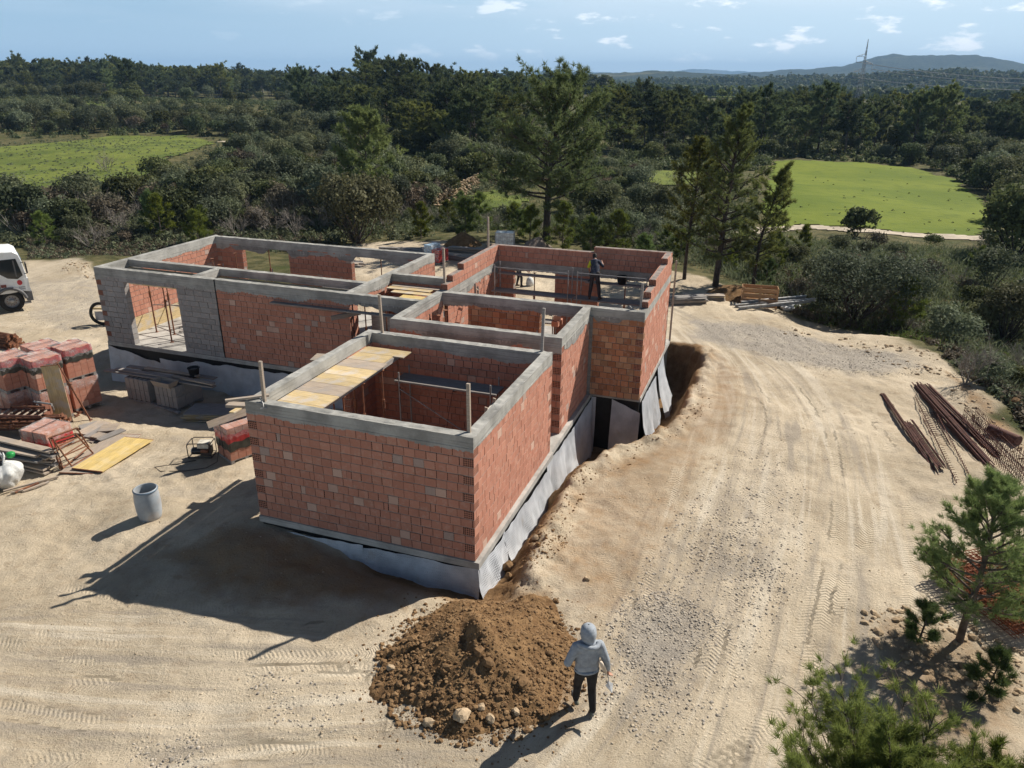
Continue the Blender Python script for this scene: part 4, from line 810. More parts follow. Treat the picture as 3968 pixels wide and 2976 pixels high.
# leaning yellow board, leaning prop
gq = float(gz_mesh(-15.0, 22.85)); A = (-15.0, 22.86, gq); top = at(*p1(850, 420), gq+2.05); board('shuttering_board', A, (top[0], top[1], top[2]), .52, .027, M_yel, 'tall yellow shuttering board leaning on the brick pallets', 'board', up=(.3, -1, .4), ends=M_rust, strips=3)
def prop_parts(t, h=2.5):
    a = MB(); a.tube([(0, 0, .01), (0, 0, h*.62)], .030, 8); a.build('outer_tube', M_rust, t); a = MB(); a.tube([(0, 0, h*.6), (0, 0, h-.01)], .022, 8); a.build('inner_tube', M_rust, t)
    for nm, z in (('base_plate', 0), ('head_plate', h-.012)): a = MB(); a.box((-.065, -.065, z), (.065, .065, z+.012)); a.build(nm, M_rust, t)
    a = MB(); a.tube([(0, 0, h*.56), (0, 0, h*.66)], .043, 8); a.tube([(-.11, 0, h*.63), (.11, 0, h*.63)], .01, 5); a.build('collar', M_rust, t)
def prop(loc, label, group, h=2.5):
    t = thing('steel_prop', label, 'steel prop', loc, random.uniform(0, 3), group); prop_parts(t, h); return t
PP = {}
def place_prop(A, B=None, label='', group=None, h=2.5):
    """a telescopic steel prop standing at A (or lying / leaning from A to B)"""
    key = round(h, 2)
    if key not in PP: t = PP[key] = prop((0, 0, 0), label, group, h)
    else: t = copy_tree(PP[key])
    tag(t, label, 'steel prop', group)
    if group is None and 'group' in t: del t['group']
    if B is None: t.matrix_world = Matrix.Translation(Vector(A)) @ Matrix.Rotation(random.uniform(0, 3), 4, 'Z')
    else:
        M, Ln = frame(A, B); t.matrix_world = M @ Matrix.Rotation(math.pi/2, 4, 'Y') @ Matrix.Rotation(random.uniform(0, 3), 4, 'Z')
    return t
A = (-14.33, 23.2, float(gz_mesh(-14.33, 23.2))); tp = at(*p1(1085, 560), .55); place_prop(A, tp, 'rusty prop leaning on the brick pallets right of the yellow board', None, 2.3)
# piles of rusty props
rg3 = random.Random(5)
def prop_pile(ends, z0, dirv, n_row, label, group, h=2.5, gap=.085):
    """props stacked lengthwise; ends: plan point of the row of plates; dirv: unit plan vector pointing along the props"""
    side = Vector((-dirv[1], dirv[0], 0)); k = 0
    for r, n in enumerate(n_row):
        for i in range(n):
            o = Vector((ends[0], ends[1], z0+.05+r*.085))+side*((i-(n-1)/2)*gap+rg3.uniform(-.02, .02)); st = rg3.uniform(-.15, .15); d = Vector((dirv[0], dirv[1], 0)); sk = side*rg3.uniform(-.04, .04)
            place_prop(o+d*st, o+d*(st+h)+sk, label, group, h); k += 1
q = at(*pA(120, 985), -1.25); prop_pile((q[0]+.05, q[1]+.05), float(gz_mesh(q[0], q[1])), (-.93, .36), (9, 8, 8, 7, 6, 5, 3), 'rusty telescopic prop in the pile below the truck', 'props piled below the truck', 2.4, .095)
q = at(*p1(1000, 1330), -1.0); prop_pile((-14.55, 22.15), float(gz_mesh(-14.8, 22.1))+.25, (-1, -.08), (6, 6, 5, 3), 'rusty prop in the pile in front of the brick pallets', 'props piled before the brick pallets', 2.4, .09)
for i, a in enumerate([(1330,1290),(1390,1240)]):
    A = at(*p1(*a), -1.2); place_prop(A, (A[0]-1.6, A[1]+.75, A[2]), ['front one of two short props behind the yellow board foot', 'rear one of two short props behind the yellow board foot'][i], None, 1.8)
# scaffold frames lying, ladder
def ladder(A, B, w, n, mat, label, name='ladder', cat='ladder', up=(0, 0, 1), rt=.022, rmat=None):
    M, Ln = frame(A, B, up); t = thing(name, label, cat); t.matrix_world = M
    for s in (-1, 1): b = MB(); b.box((0, s*w/2-.015, 0), (Ln, s*w/2+.015, .07)); b.build('rail', mat, t)
    for i in range(n): b = MB(); x = Ln*(i+.6)/n; b.box((x-.025, -w/2+.016, .025), (x+.015, w/2-.016, .055)); b.build('rung', rmat or mat, t)
    return t
gl_ = float(gz_mesh(-15.6, 22.2)); ladder(at(*p1(-260, 1245), gl_+.72), at(*p1(790, 1262), gl_+.72), .5, 8, M_rustd, 'steel ladder lying on the rusty props', rmat=M_wood)
def frame_rect(name, pts, r, mat, label, cat, bars=()):
    t = thing(name, label, cat); b = MB()
    for i in range(len(pts)): b.tube([pts[i], pts[(i+1) % len(pts)]], r, 6)
    b.build('frame', mat, t)
    for a, c in bars: b = MB(); b.tube([a, c], r*.8, 6); b.build('rung', mat, t)
    return t
P = [at(*p1(190, 1120), gl_+.9), at(*p1(760, 1140), gl_+.9), at(*p1(770, 1230), gl_+.35), at(*p1(180, 1200), gl_+.35)]; frame_rect('scaffold_frame', P, .03, M_rust, 'rusty rectangular frame standing at the foot of the brick pallets', 'scaffold frame')
P = [at(*p1(-60, 1345), gl_+.5), at(*p1(370, 1365), gl_+.5), at(*p1(400, 1500), gl_+.05), at(*p1(-60, 1480), gl_+.05)]; frame_rect('scaffold_frame', P, .03, M_rust, 'rusty frame lying left of the half used brick pallet', 'scaffold frame')
A = at(*p1(585, 1045), gl_+1.0); Bq = at(*p1(890, 1090), gl_+1.0); b = MB(); b.tube([A, Bq], .03, 6); b.tube([at(*p1(640, 1095), gl_+.95), at(*p1(690, 1210), gl_+.4)], .03, 6); b.tube([at(*p1(890, 1110), gl_+.95), at(*p1(945, 1255), gl_+.3)], .03, 6); tag(b.build('trestle', M_steelg), 'grey steel trestle in front of the brick pallets', 'trestle')
for i in range(6): A = at(*p1(-300+rg3.uniform(0, 100), 1400+i*26), gl_+.3-.04*i); Bq = at(*p1(320+40*i, 1415+i*24), gl_+.3-.04*i); board('steel_tube', A, Bq, .05, .05, (M_rust, M_yel, M_rust, M_rustd, M_yel, M_rustd)[i], 'rusty or yellow steel tube lying left of the half used pallet', 'steel tube', 'tubes left of the half used pallet')
def trestle(pts, label, bars):
    return frame_rect('scaffold_frame', pts, .024, M_rust, label, 'scaffold frame', bars)
gt = float(gz_mesh(-12.9, 19.6))
def L3(x, y, z): return tuple(at(*p2(x, y), z))
trestle([L3(770, 470, gt+.95), L3(1075, 370, gt+1.0), L3(1330, 650, gt+.05), L3(1025, 835, gt+.05)], 'scaffold frame with rungs leaning on the half used brick pallet', [(L3(850, 590, gt+.66), L3(1190, 450, gt+.72)), (L3(910, 690, gt+.42), L3(1240, 545, gt+.45)), (L3(800, 510, gt+.85), L3(1105, 410, gt+.88))])
trestle([L3(700, 430, gt+1.0), L3(1100, 290, gt+1.05), L3(1270, 560, gt+.15), L3(880, 880, gt+.02)], 'second scaffold frame behind the one leaning on the half used pallet', [(L3(770, 580, gt+.7), L3(1160, 400, gt+.7)), (L3(830, 730, gt+.35), L3(1220, 490, gt+.4))])
frame_rect('scaffold_frame', [L3(720, 440, gt+.95), L3(760, 440, gt+.95), L3(905, 880, gt), L3(860, 880, gt)], .02, M_rust, 'narrow rusty frame end standing left of the leaning scaffold frames', 'scaffold frame')
# yellow board and planks lying around
gy_ = float(gz_mesh(-12.0, 20.2)); e1 = (np.array(at(*p2(1145, 815), gy_+.14))+np.array(at(*p2(1340, 985), gy_+.10)))/2; e2 = (np.array(at(*p2(2090, 515), gy_+.05))+np.array(at(*p2(1890, 375), gy_+.05)))/2
board('shuttering_board', e1, e2, 1.0, .027, M_yelc, 'bright clean yellow shuttering board lying on the ground', 'board', ends=M_rust, strips=4)
e1 = np.array(at(*p2(1085, 945), gy_+.06)); e2 = np.array(at(*p2(1800, 385), gy_+.02)); board('shuttering_board', e1, e2, 1.0, .027, M_wood, 'grey shuttering board half under the bright yellow one', 'board', ends=M_rust, strips=2)
for i, (a, b, w, dz) in enumerate([((700,850),(900,745),.5,.03),((760,880),(960,770),.45,.06),((860,800),(1010,790),.55,.12),((840,900),(1060,810),.28,.12),((770,920),(930,850),.22,.05),((690,800),(850,760),.5,.0),((800,880),(880,840),.3,.15)]):
    z = float(gz_mesh(-13, 21.5))+dz; board('plank', at(*pB(*a), z), at(*pB(*b), z), w, .035, (M_wood, M_wooddk)[i % 2], 'grey board in the flat pile between the pallets and the yellow board', 'plank', 'boards between the pallets and the yellow board')
zp = float(gz_mesh(-14.6, 19.4))
for i, (a, b, w, dz) in enumerate([((-60,880),(455,1000),.24,.62),((-60,905),(480,1035),.24,.5),((-60,960),(340,1035),.24,.5),((-60,1010),(350,1085),.22,.38),((-60,1050),(470,1075),.28,.3),((100,1080),(400,1150),.22,.16),((0,1000),(500,1110),.24,.2),((150,1120),(410,1185),.2,.05),((-60,1090),(440,1140),.24,.08),((-40,930),(420,1060),.2,.4)]):
    board('plank', at(*pB(*a), zp+dz), at(*pB(*b), zp+dz), w, .05, (M_wood, M_wooddk)[i in (1, 3, 6, 8)], 'thick weathered plank in the pile beside the white bags', 'plank', 'planks piled beside the white bags')
for i, (a, b) in enumerate([((30,1340),(500,1215)),((130,1350),(330,1270)),((200,1340),(420,1260)),((90,1355),(200,1330))]):
    z = float(gz_mesh(-13.3, 17.8))+.02; board('batten', at(*pB(*a), z), at(*pB(*b), z), .06, .04, (M_wood, M_rust)[i == 1], ['long thin batten on the ground in front of the white bags', 'rusty iron strip in front of the white bags', 'short batten in front of the white bags', 'batten offcut in front of the white bags'][i], 'batten')
# white bulk bags
M_bag = simple('white_woven_bag', (.62, .63, .62), .55, .12, 7, .9, dist=.04, spec=.4)
def bulk_bag(loc, label, r=.46, h=.62, seed=0, logo=False, rotz=0, group=None):
    t = thing('bulk_bag', label, 'bulk bag', loc, rotz, group); n = 44; m_ = 18; P = []
    for i in range(n+1):
        a = 2*math.pi*(i % n)/n; row = []
        sq = 1/max(abs(math.cos(a)), abs(math.sin(a)))**.55
        for j in range(m_+1):
            g = j/m_; pr = (math.sin(math.pi*min(.5, .18+g*.5)) if g < .62 else math.cos((g-.62)/.38*math.pi/2*.92)**.7)
            w = 1+(float(vnoise(np.array([math.cos(a)*3+seed*9]), np.array([math.sin(a)*3+g*5]), seed)[0])-.5)*.22+.05*math.sin(a*9+seed)*(g > .6)
            row.append((r*sq*pr*w*math.cos(a), r*sq*pr*w*math.sin(a), h*g*(1+.08*math.sin(a*2+seed))))
        P.append(row)
    b = MB(); b.grid(P, 0, (1, 1, 1), True); b.build('sack', M_bag, t); b = MB()
    for s in (-1, 1): b.tube([(s*.06, -.05, h*.96), (s*.12, 0, h*1.28), (s*.04, .08, h*1.36), (-s*.02, .1, h*.97)], .025, 6)
    b.build('lifting_loop', M_bag, t)
    if logo:
        b = MB(); zc = h*.62
        for i in range(24):
            a0, a1 = 2*math.pi*i/24, 2*math.pi*(i+1)/24; b.add([(.13*math.cos(a0), -r*1.03, zc+.13*math.sin(a0)), (.13*math.cos(a1), -r*1.03, zc+.13*math.sin(a1)), (.085*math.cos(a1), -r*1.03, zc+.085*math.sin(a1)), (.085*math.cos(a0), -r*1.03, zc+.085*math.sin(a0))], [(0, 1, 2, 3)])
        for pts in ([(-.07,-.05),(-.03,.05),(-.012,.05),(-.052,-.05)], [(-.012,.05),(.006,.05),(.046,-.05),(.028,-.05)], [(-.04,-.015),(.02,-.015),(.016,0),(-.036,0)]): b.add([(x, -r*1.03, zc+z) for x, z in pts], [(0, 1, 2, 3)])
        b.build('red_emblem', simple('red_print', (.5, .05, .05), .6), t)
    return t
q = gp(*pB(130, 1305)); bulk_bag((-14.05, 18.35, float(gz_mesh(-14.05, 18.35))), 'white bulk bag with tied top beside the plank pile', .40, .72, 1)
bulk_bag((-14.3, 17.72, float(gz_mesh(-14.3, 17.72))), 'white bulk bag cut by the left edge, in front of the other', .40, .66, 2)
b = MB(); b.lathe([(0, 0), (.10, .0), (.12, .1), (.08, .14), (0, .15)], 12); o = b.build('plastic_can', simple('green_plastic', (.02, .25, .06), .4)); o.location = (-13.95, 18.62, float(gz_mesh(-14.05, 18.35))+.76); tag(o, 'bright green plastic lid behind the tied white bag', 'plastic lid')
# grey barrel
bl_ = gp(326, 1118); t = thing('barrel', 'grey blue plastic barrel standing alone on the bare ground', 'barrel', (bl_.x, bl_.y, float(gz_mesh(bl_.x, bl_.y))-.02), .3)
M_bar = simple('mortar_stained_plastic', (.30, .335, .37), .5, .15, 3, .2, spec=.4, dirt=((.36, .31, .27), 2.2, .7)); b = MB(); b.lathe([(0, 0), (.22, 0), (.255, .03), (.275, .12), (.295, .3), (.30, .48), (.29, .66), (.272, .80), (.27, .84), (.255, .85), (.25, .83), (.268, .6), (.27, .3), (.24, .06), (0, .05)], 40); b.build('body', M_bar, t)
b = MB(); b.lathe([(.272, .80), (.286, .805), (.288, .83), (.274, .842)], 40); b.build('rim', simple('blue_grey_plastic', (.16, .22, .29), .45), t); b = MB(); b.lathe([(0, .5), (.268, .5)], 30); b.build('water', simple('dark_water', (.012, .014, .018), .12, spec=.5), t)
# petrol generator set in a tube cage
gq_ = gp(*p4_(690, 1420)); G = thing('generator', 'petrol generator in a black tube frame beside the brick pallet', 'generator', (-9.05, 19.62, float(gz_mesh(-9.05, 19.62))), ang((-9.29, 19.3), (-8.59, 19.76))-.55)
M_blk = simple('black_paint', (.018, .018, .02), .4, .2, 5, .1, spec=.5); c = MB(); w, d, h = .66, .44, .48
for y in (-d/2, d/2): c.tube([(-w/2, y, .03), (-w/2, y, h-.06), (-w/2+.06, y, h), (w/2-.06, y, h), (w/2, y, h-.06), (w/2, y, .03), (-w/2, y, .03)], .014, 6)
for x, z in ((-w/2, .03), (w/2, .03), (-w/2, h-.03), (w/2, h-.03)): c.tube([(x, -d/2, z), (x, d/2, z)], .014, 6)
c.build('frame', M_blk, G); c = MB(); c.box((-.06, -.15, .30), (.26, .15, .44), jit=.012); c.build('fuel_tank', simple('cream_paint', (.55, .52, .45), .5), G); c = MB(); c.box((0, -.14, .06), (.28, .14, .30), jit=.01); c.tube([(.16, -.2, .2), (.16, .2, .2)], .07, 12); c.build('engine', simple('dirty_engine', (.06, .045, .04), .6, .5, 14, .6), G)
c = MB(); c.tube([(-.26, 0, .15), (0, 0, .15)], .11, 16); c.build('alternator', M_blk, G); c = MB(); c.tube([(-.29, 0, .15), (-.26, 0, .15)], .105, 16); c.build('end_cover', M_steelg, G); c = MB(); c.tube([(.05, -.2, .24), (.25, -.2, .24)], .05, 10); c.build('silencer', M_rust, G)
c = MB(); cp = [Vector((-9.15, 19.35, 0)), Vector((-9.6, 19.1, 0)), Vector((-10.2, 19.0, 0)), Vector((-9.9, 18.7, 0)), Vector((-9.2, 18.75, 0)), Vector((-8.7, 18.95, 0)), Vector((-8.5, 19.25, 0))]; c.tube([(p.x, p.y, float(gz_mesh(p.x, p.y))+.012) for p in cp]+[(-8.42, 19.45, -.2), (-8.4, 19.6, .36)], .009, 5); tag(c.build('power_cable', M_blackp), 'black cable running from the generator up onto the brick pallet', 'cable')
# ---------------------------------------------------------------- crane truck at the left edge
TX = thing('truck', 'white crane truck cab cut off by the left edge of the photo', 'truck', (-25.45, 36.9, float(gz_mesh(-25.4, 36.8))), R(36))
M_white = simple('white_truck_paint', (.72, .74, .75), .35, .06, 2, .05, spec=.5, dirt=((.5, .45, .38), 1.5, .3)); M_glass = simple('dark_glass', (.02, .026, .03), .08, .1, 1, 0, spec=.6); M_tyre = simple('tyre_rubber', (.022, .021, .02), .85, .3, 6, .3); M_fend = simple('grey_plastic', (.11, .11, .115), .6, .1, 3, .1)
prof = [(-.55, .95), (.05, .95), (.5, 1.0), (.82, .95), (.86, 1.25), (.85, 1.75), (.78, 2.5), (.70, 2.82), (.5, 2.96), (-.5, 3.02), (-.55, 2.9)]       # local x forward, wheel centre at x = 0
b = MB(); n = len(prof); V = [(x, -1.2, z) for x, z in prof]+[(x, 1.2, z) for x, z in prof]; b.add(V, [tuple(range(n))[::-1], tuple(range(n, 2*n))]+[(i, (i+1) % n, n+(i+1) % n, n+i) for i in range(n)]); cabo = b.build('cab', M_white, TX); bv = cabo.modifiers.new('bevel', 'BEVEL'); bv.width = .03; bv.segments = 3
b = MB(); b.add([(-.28, -1.212, 2.62), (.56, -1.212, 2.62), (.70, -1.212, 1.78), (.45, -1.212, 1.62), (.05, -1.212, 1.7), (-.25, -1.212, 1.95)], [(0, 5, 4, 3, 2, 1)]); b.build('side_window', M_glass, TX)
b = MB(); b.box((.40, -1.225, 1.75), (.46, -1.205, 2.55)); b.box((-.36, -1.218, 1.1), (-.33, -1.205, 2.75)); dr = b.build('door_seam', M_fend, TX); b = MB(); b.box((-.3, -1.235, 1.28), (-.08, -1.205, 1.42)); b.build('door_handle', simple('red_brown_plastic', (.18, .05, .04), .5), TX)
b = MB()
for i in range(18): a0, a1 = 2*math.pi*i/18, 2*math.pi*(i+1)/18; b.add([(.5, -1.208, 1.44), (.5+.11*math.cos(a0), -1.208, 1.44+.13*math.sin(a0)), (.5+.11*math.cos(a1), -1.208, 1.44+.13*math.sin(a1))], [(0, 1, 2)])
b.build('red_emblem', simple('red_sticker', (.5, .05, .06), .5), TX); b = MB()
for r_ in range(2):
    for k in range(9): x = .42+k*.042; b.add([(x, -1.208, 1.18-r_*.09), (x+.028, -1.208, 1.18-r_*.09), (x+.028, -1.208, 1.235-r_*.09), (x, -1.208, 1.235-r_*.09)], [(0, 1, 2, 3)])
b.build('phone_number', simple('grey_print', (.25, .25, .26), .6), TX)
b = MB(); b.tube([(-.02+.66*math.cos(a), -1.24, .55+.66*math.sin(a)) for a in np.linspace(.15, math.pi-.05, 14)], .085, 6); b.build('fender', M_fend, TX)
b = MB(); b.box((.62, -1.2, .48), (.93, 1.2, .95), jit=.02); b.build('bumper', M_fend, TX); b = MB(); b.box((.5, -1.23, .36), (.8, -.95, .42)); b.build('entry_step', M_steelg, TX); b = MB(); b.box((.70, -1.215, 1.0), (.875, -.95, 1.62), jit=.01); b.build('corner_panel', M_white, TX)
wh = thing('wheel_hub_group', None, None); bpy.data.objects.remove(wh)
Mw = Matrix.Translation((0, -1.06, .55)) @ Matrix.Rotation(math.pi/2, 4, 'X')
for sy in (-1, 1):
    Mw = Matrix.Translation((0, sy*1.04, .55)) @ Matrix.Rotation(math.pi/2*(1 if sy < 0 else -1), 4, 'X'); b = MB(); b.lathe([(.30, -.14), (.46, -.15), (.53, -.11), (.55, 0), (.53, .11), (.46, .15), (.31, .14), (.30, -.14)], 36, M=Mw); wt = b.build('wheel', M_tyre, TX)
    b = MB(); b.lathe([(.31, .12), (.27, .05), (.25, .03), (.12, .05), (.11, .15), (.06, .17), (0, .17)], 30, M=Mw); b.build('rim', M_steelg, wt); b = MB()
    for k in range(10): a = k*.628; p = Mw @ Vector((.2*math.cos(a), .2*math.sin(a), .05)); b.tube([p, Mw @ Vector((.2*math.cos(a), .2*math.sin(a), .085))], .022, 6)
    b.build('wheel_nut', M_rust, wt)
b = MB(); b.box((-4.5, -.45, .7), (.6, .45, .95)); b.build('chassis', M_blk, TX); b = MB(); b.box((-4.5, -1.2, 1.05), (-1.35, 1.2, 1.25)); b.build('flatbed', M_fend, TX); b = MB(); b.box((-1.9, -1.16, .45), (-.72, -1.12, .82)); b.box((-1.9, -1.19, .74), (-.70, -1.10, .86)); b.box((-1.9, -1.19, .42), (-.70, -1.10, .5)); b.build('side_guard', M_white, TX)
b = MB(); b.box((-1.1, -.6, 1.2), (-.66, .6, 2.2), jit=.03); b.tube([(-.85, -.5, 1.3), (-.8, -.95, 1.7), (-.78, -.8, 2.4)], .12, 8); b.build('crane_arm', simple('orange_crane_paint', (.45, .09, .03), .5), TX); b = MB(); b.tube([(-.75, -1.0, 1.9), (-.7, -1.05, 2.15)], .16, 10); b.build('hose_reel', M_blk, TX)
b = MB(); b.tube([(.74, -1.2, 2.4), (.9, -1.4, 2.45), (.91, -1.4, 1.9), (.8, -1.2, 1.85)], .025, 6); b.box((.86, -1.52, 1.95), (.93, -1.3, 2.4)); b.build('mirror', M_blk, TX)
b = MB(); b.box((.80, -1.0, 1.8), (.83, 1.0, 2.55), M=Matrix.Translation((-.03, 0, 0)) @ Matrix.Rotation(0, 4, 'Y')); b.build('windscreen', M_glass, TX)
# black ring wheel of a site machine by the left rear corner
rq = at(*p3(2000, 1400), -.8); zr = float(gz_mesh(-20.0, 34.3)); q = gp(*p3(2010, 1625)); RW = thing('spool_ring', 'big black ring shaped rim standing at the left end of the house', 'ring', (q.x+.25, q.y, float(gz_mesh(q.x, q.y))+.55), 0)
b = MB(); b.tube([(.5*math.cos(a), .02*math.sin(a*3), .5*math.sin(a)) for a in np.linspace(0, 6.2832, 33)], .075, 8, caps=False); b.build('rim', M_blackp, RW); b = MB(); b.box((-.36, .05, -.34), (.4, .08, .1), jit=.03); b.build('panel', simple('scuffed_grey_sheet', (.33, .33, .36), .5, .3, 5, .3), RW); b = MB(); b.box((-.35, -.02, .2), (.42, .06, .28)); b.build('crossbar', M_yel, RW)
# ================================================================== INSIDE AND AROUND THE HOUSE
def hu(u, v, z): x, y = uv2xy(u, v); return Vector((x, y, z))
def hboard(u0, v0, u1, v1, z, w, t, mat, label, cat='board', group=None, name='board', **kw): return board(name, hu(u0, v0, z), hu(u1, v1, z), w, t, mat, label, cat, group, **kw)
# formwork deck under the left beam of the near room
vv = [12.72, 13.3, 13.95, 14.55, 15.15, 15.75, 16.3, 16.85, 17.35]
for i in range(8):
    u1 = -9.22 if i != 7 else -8.95; vm = (vv[i]+vv[i+1])/2; hboard(-10.43, vm, u1 if i < 6 else (-9.35 if i == 6 else -9.05), vm, 2.60, vv[i+1]-vv[i]-.012, .027, M_yel if i % 3 != 2 else M_wood, ['nearest formwork board of the deck in the near room', 'second formwork board of the near room deck', 'third, greyer formwork board of the near room deck', 'fourth formwork board of the near room deck', 'fifth formwork board of the near room deck', 'sixth, greyer formwork board of the near room deck', 'seventh, shorter formwork board of the near room deck', 'farthest yellow formwork board of the near room deck'][i], 'formwork board', 'formwork deck in the near room', 'formwork_board', strips=2)
for i, u in enumerate((-9.35, -10.1)): hboard(u, 12.75, u, 17.3, 2.48, .09, .115, M_wooddk, ['timber joist under the open edge of the near room deck', 'timber joist under the near room deck by the wall'][i], 'joist', None, 'joist')
for i, (u, v) in enumerate([(-9.35, 13.2), (-9.35, 14.3), (-9.35, 15.2), (-9.35, 16.2), (-9.35, 17.1), (-10.1, 13.8), (-10.1, 15.0), (-10.1, 16.0)]): place_prop(hu(u, v, .0), None, 'rusty prop under the formwork deck in the near room', 'props under the near room deck', 2.47)
hboard(-10.95, 12.3, -10.95, 17.7, 2.62, .14, .03, M_yel, 'yellow shutter board outside the left beam of the near room', 'formwork board', None, 'formwork_board')
hboard(-11.3, 12.6, -10.7, 12.75, 2.63, .22, .06, M_wood, 'short thick plank sticking out at the left front corner beam', 'plank', None, 'plank'); hboard(-11.2, 15.9, -10.7, 16.0, 2.68, .5, .03, M_wood, 'loose board on the outside of the left beam of the near room', 'board')
hboard(-10.95, 12.15, -10.25, 12.75, BT+.03, .09, .05, M_wood, 'short batten clamped on the left front corner beam', 'batten', None, 'batten')
# wooden line posts on the beams
for i, (x, y, h, lb, mt) in enumerate([(-.86, 13.71, 1.05, 'wooden post on the right front corner of the near room', M_wood), (-5.45, 15.2, .95, 'wooden post on the left front corner of the near room', M_wood), (-3.65, 20.1, 1.1, 'wooden post on the rear left corner of the near room', M_wood), (.78, 18.62, 1.17, 'grey post on the rear right corner of the near room', M_wooddk), (-2.30, 24.9, 1.4, 'tall white post at the left front corner of the far room', M_wood), (4.02, 22.75, .8, 'post at the right front corner of the far room', M_wooddk), (-.95, 28.95, 1.75, 'tall post in the rear left corner of the far room', M_wood)]):
    b = MB(); b.box((-.035, -.03, -.45), (.035, .03, h)); o = b.build('line_post', mt); o.location = (x, y, BT); o.rotation_euler = (.02*(i % 3-1), .03*(i % 2)-.01, TH); tag(o, lb, 'post')
u_, v_ = -3.3, 27.9; b = MB(); b.box((-.03, -.03, 0), (.03, .03, 3.1)); o = b.build('line_post', M_wood); o.location = hu(-3.42, 27.8, .3); tag(o, 'wooden post outside the rear right corner of the far room', 'post')
def clamp(u, v, lb):
    b = MB(); p = hu(u, v, BT+.02); b.tube([p+Vector((0, 0, .06)), p+Vector((.1, -.13, -.02)), p+Vector((.13, -.2, -.1))], .014, 6); b.tube([p+Vector((.06, -.22, -.1)), p+Vector((.2, -.18, -.1))], .012, 6); tag(b.build('clamp', M_steelg), lb, 'clamp')
clamp(-10.3, 12.5, 'steel clamp on the left front corner beam'); clamp(-4.1, 22.6, 'steel clamp on the right front beam of the far room')
# work platforms (steel frames with planks)
def platform(u0, v0, u1, v1, z, w, label, legs=2, mat=None, brace=True, top=None, rail=None):
    t = thing('work_platform', label, 'scaffold', hu(u0, v0, 0), TH+math.atan2(v1-v0, u1-u0)); Ln = math.hypot(u1-u0, v1-v0); n = max(1, int(w/.22))
    for k in range(n): b = MB(); q = random.uniform(.85, 1.1); b.box((-.15, -w/2+k*w/n+.004, z-.045), (Ln+.15, -w/2+(k+1)*w/n-.004, z), 0, (q, q, q)); b.build('deck_plank', mat or M_wooddk, t)
    top = top or z+.25
    for i in range(legs):
        x = Ln*i/(legs-1)
        b = MB()
        for s in (-1, 1): b.tube([(x, s*w/2, 0), (x, s*w/2, top)], .022, 6)
        for zz in (.35, z-.08): b.tube([(x, -w/2, zz), (x, w/2, zz)], .02, 6)
        b.build('end_frame', M_steelg, t)
    if brace: b = MB(); b.tube([(0, -w/2-.03, z-.2), (Ln, -w/2-.03, .4)], .016, 6); b.build('brace', M_steelg, t); b = MB(); b.tube([(0, -w/2-.03, .45), (Ln, -w/2-.03, .45)], .016, 6); b.build('ledger', M_steelg, t)
    if rail: b = MB(); b.tube([(0, -w/2, rail), (Ln, -w/2, rail)], .018, 6); b.build('guard_rail', M_steelg, t)
    return t
platform(-9.15, 17.05, -6.5, 17.05, 1.98, .62, 'scaffold platform along the back wall inside the near room')
platform(-10.0, 26.55, -7.1, 26.55, 2.02, .6, 'left scaffold platform inside the far room with guard rail', 2, None, False, 3.05, 2.95); platform(-6.75, 26.55, -4.2, 26.55, 2.02, .6, 'right scaffold platform carrying the worker in the far room', 2, None, False, 3.05, 3.0)
hboard(-10.1, 26.98, -6.5, 26.98, 2.55, .28, .05, M_wooddk, 'raised plank along the back wall of the far room, left', 'plank', None, 'plank'); hboard(-6.6, 26.98, -4.0, 26.98, 2.5, .28, .05, M_wooddk, 'raised plank holding the bucket behind the worker', 'plank', None, 'plank')
bucket(hu(-5.25, 26.98, 2.55), 'black mortar bucket beside the worker in the far room', 1.0)
platform(-10.0, 24.7, -7.2, 24.9, 1.5, .5, 'low plank platform in the left of the far room', 2, M_wooddk, False); platform(-9.7, 21.9, -7.3, 21.9, 1.35, .45, 'low plank platform inside the middle room', 2, M_wooddk, False)
platform(-6.9, 21.75, -5.75, 21.75, 1.85, .35, 'short pale plank trestle at the window of the middle room', 2, M_wood, False)
platform(-23.2, 26.6, -20.6, 26.6, 1.62, .55, 'left plank platform inside the left wing', 2, M_wood, False); platform(-20.5, 26.5, -17.6, 26.5, 1.55, .5, 'middle plank platform inside the left wing, yellowish', 2, M_yel, False); platform(-17.5, 26.4, -14.0, 26.4, 1.5, .55, 'right plank platform inside the left wing', 2, M_wooddk, False)
ladder(hu(-6.1, 15.0, .02), hu(-5.62, 14.55, 2.75), .42, 8, M_wood, 'wooden ladder leaning inside the right wall of the near room', up=(-.8, .3, .4), rmat=simple('pale_rungs', (.6, .57, .5), .7))
board('batten', hu(-6.0, 16.0, 0), hu(-5.6, 15.9, 2.3), .05, .05, M_wood, 'batten leaning inside the right wall of the near room', 'batten')
ladder(hu(-9.6, 23.5, 1.5), hu(-9.95, 24.2, 2.75), .36, 4, M_wood, 'short wooden ladder on the platform in the far room', up=(.9, 0, .4))
for k in range(3):
    b = MB(); b.box((-.12, -.12, 0), (.12, .12, .19), 0, brick_col('brick')); o = b.build('loose_brick', M_brick); o.location = hu(-7.0+.05*k, 24.4+.26*(k % 2), 1.5+.0*k) if k < 2 else hu(-6.98, 24.5, 1.69); o.rotation_euler = (0, 0, TH+.2*k); tag(o, ['loose brick on the low platform by the pier', 'second loose brick on the low platform by the pier', 'loose brick lying on top of the other two'][k], 'brick')
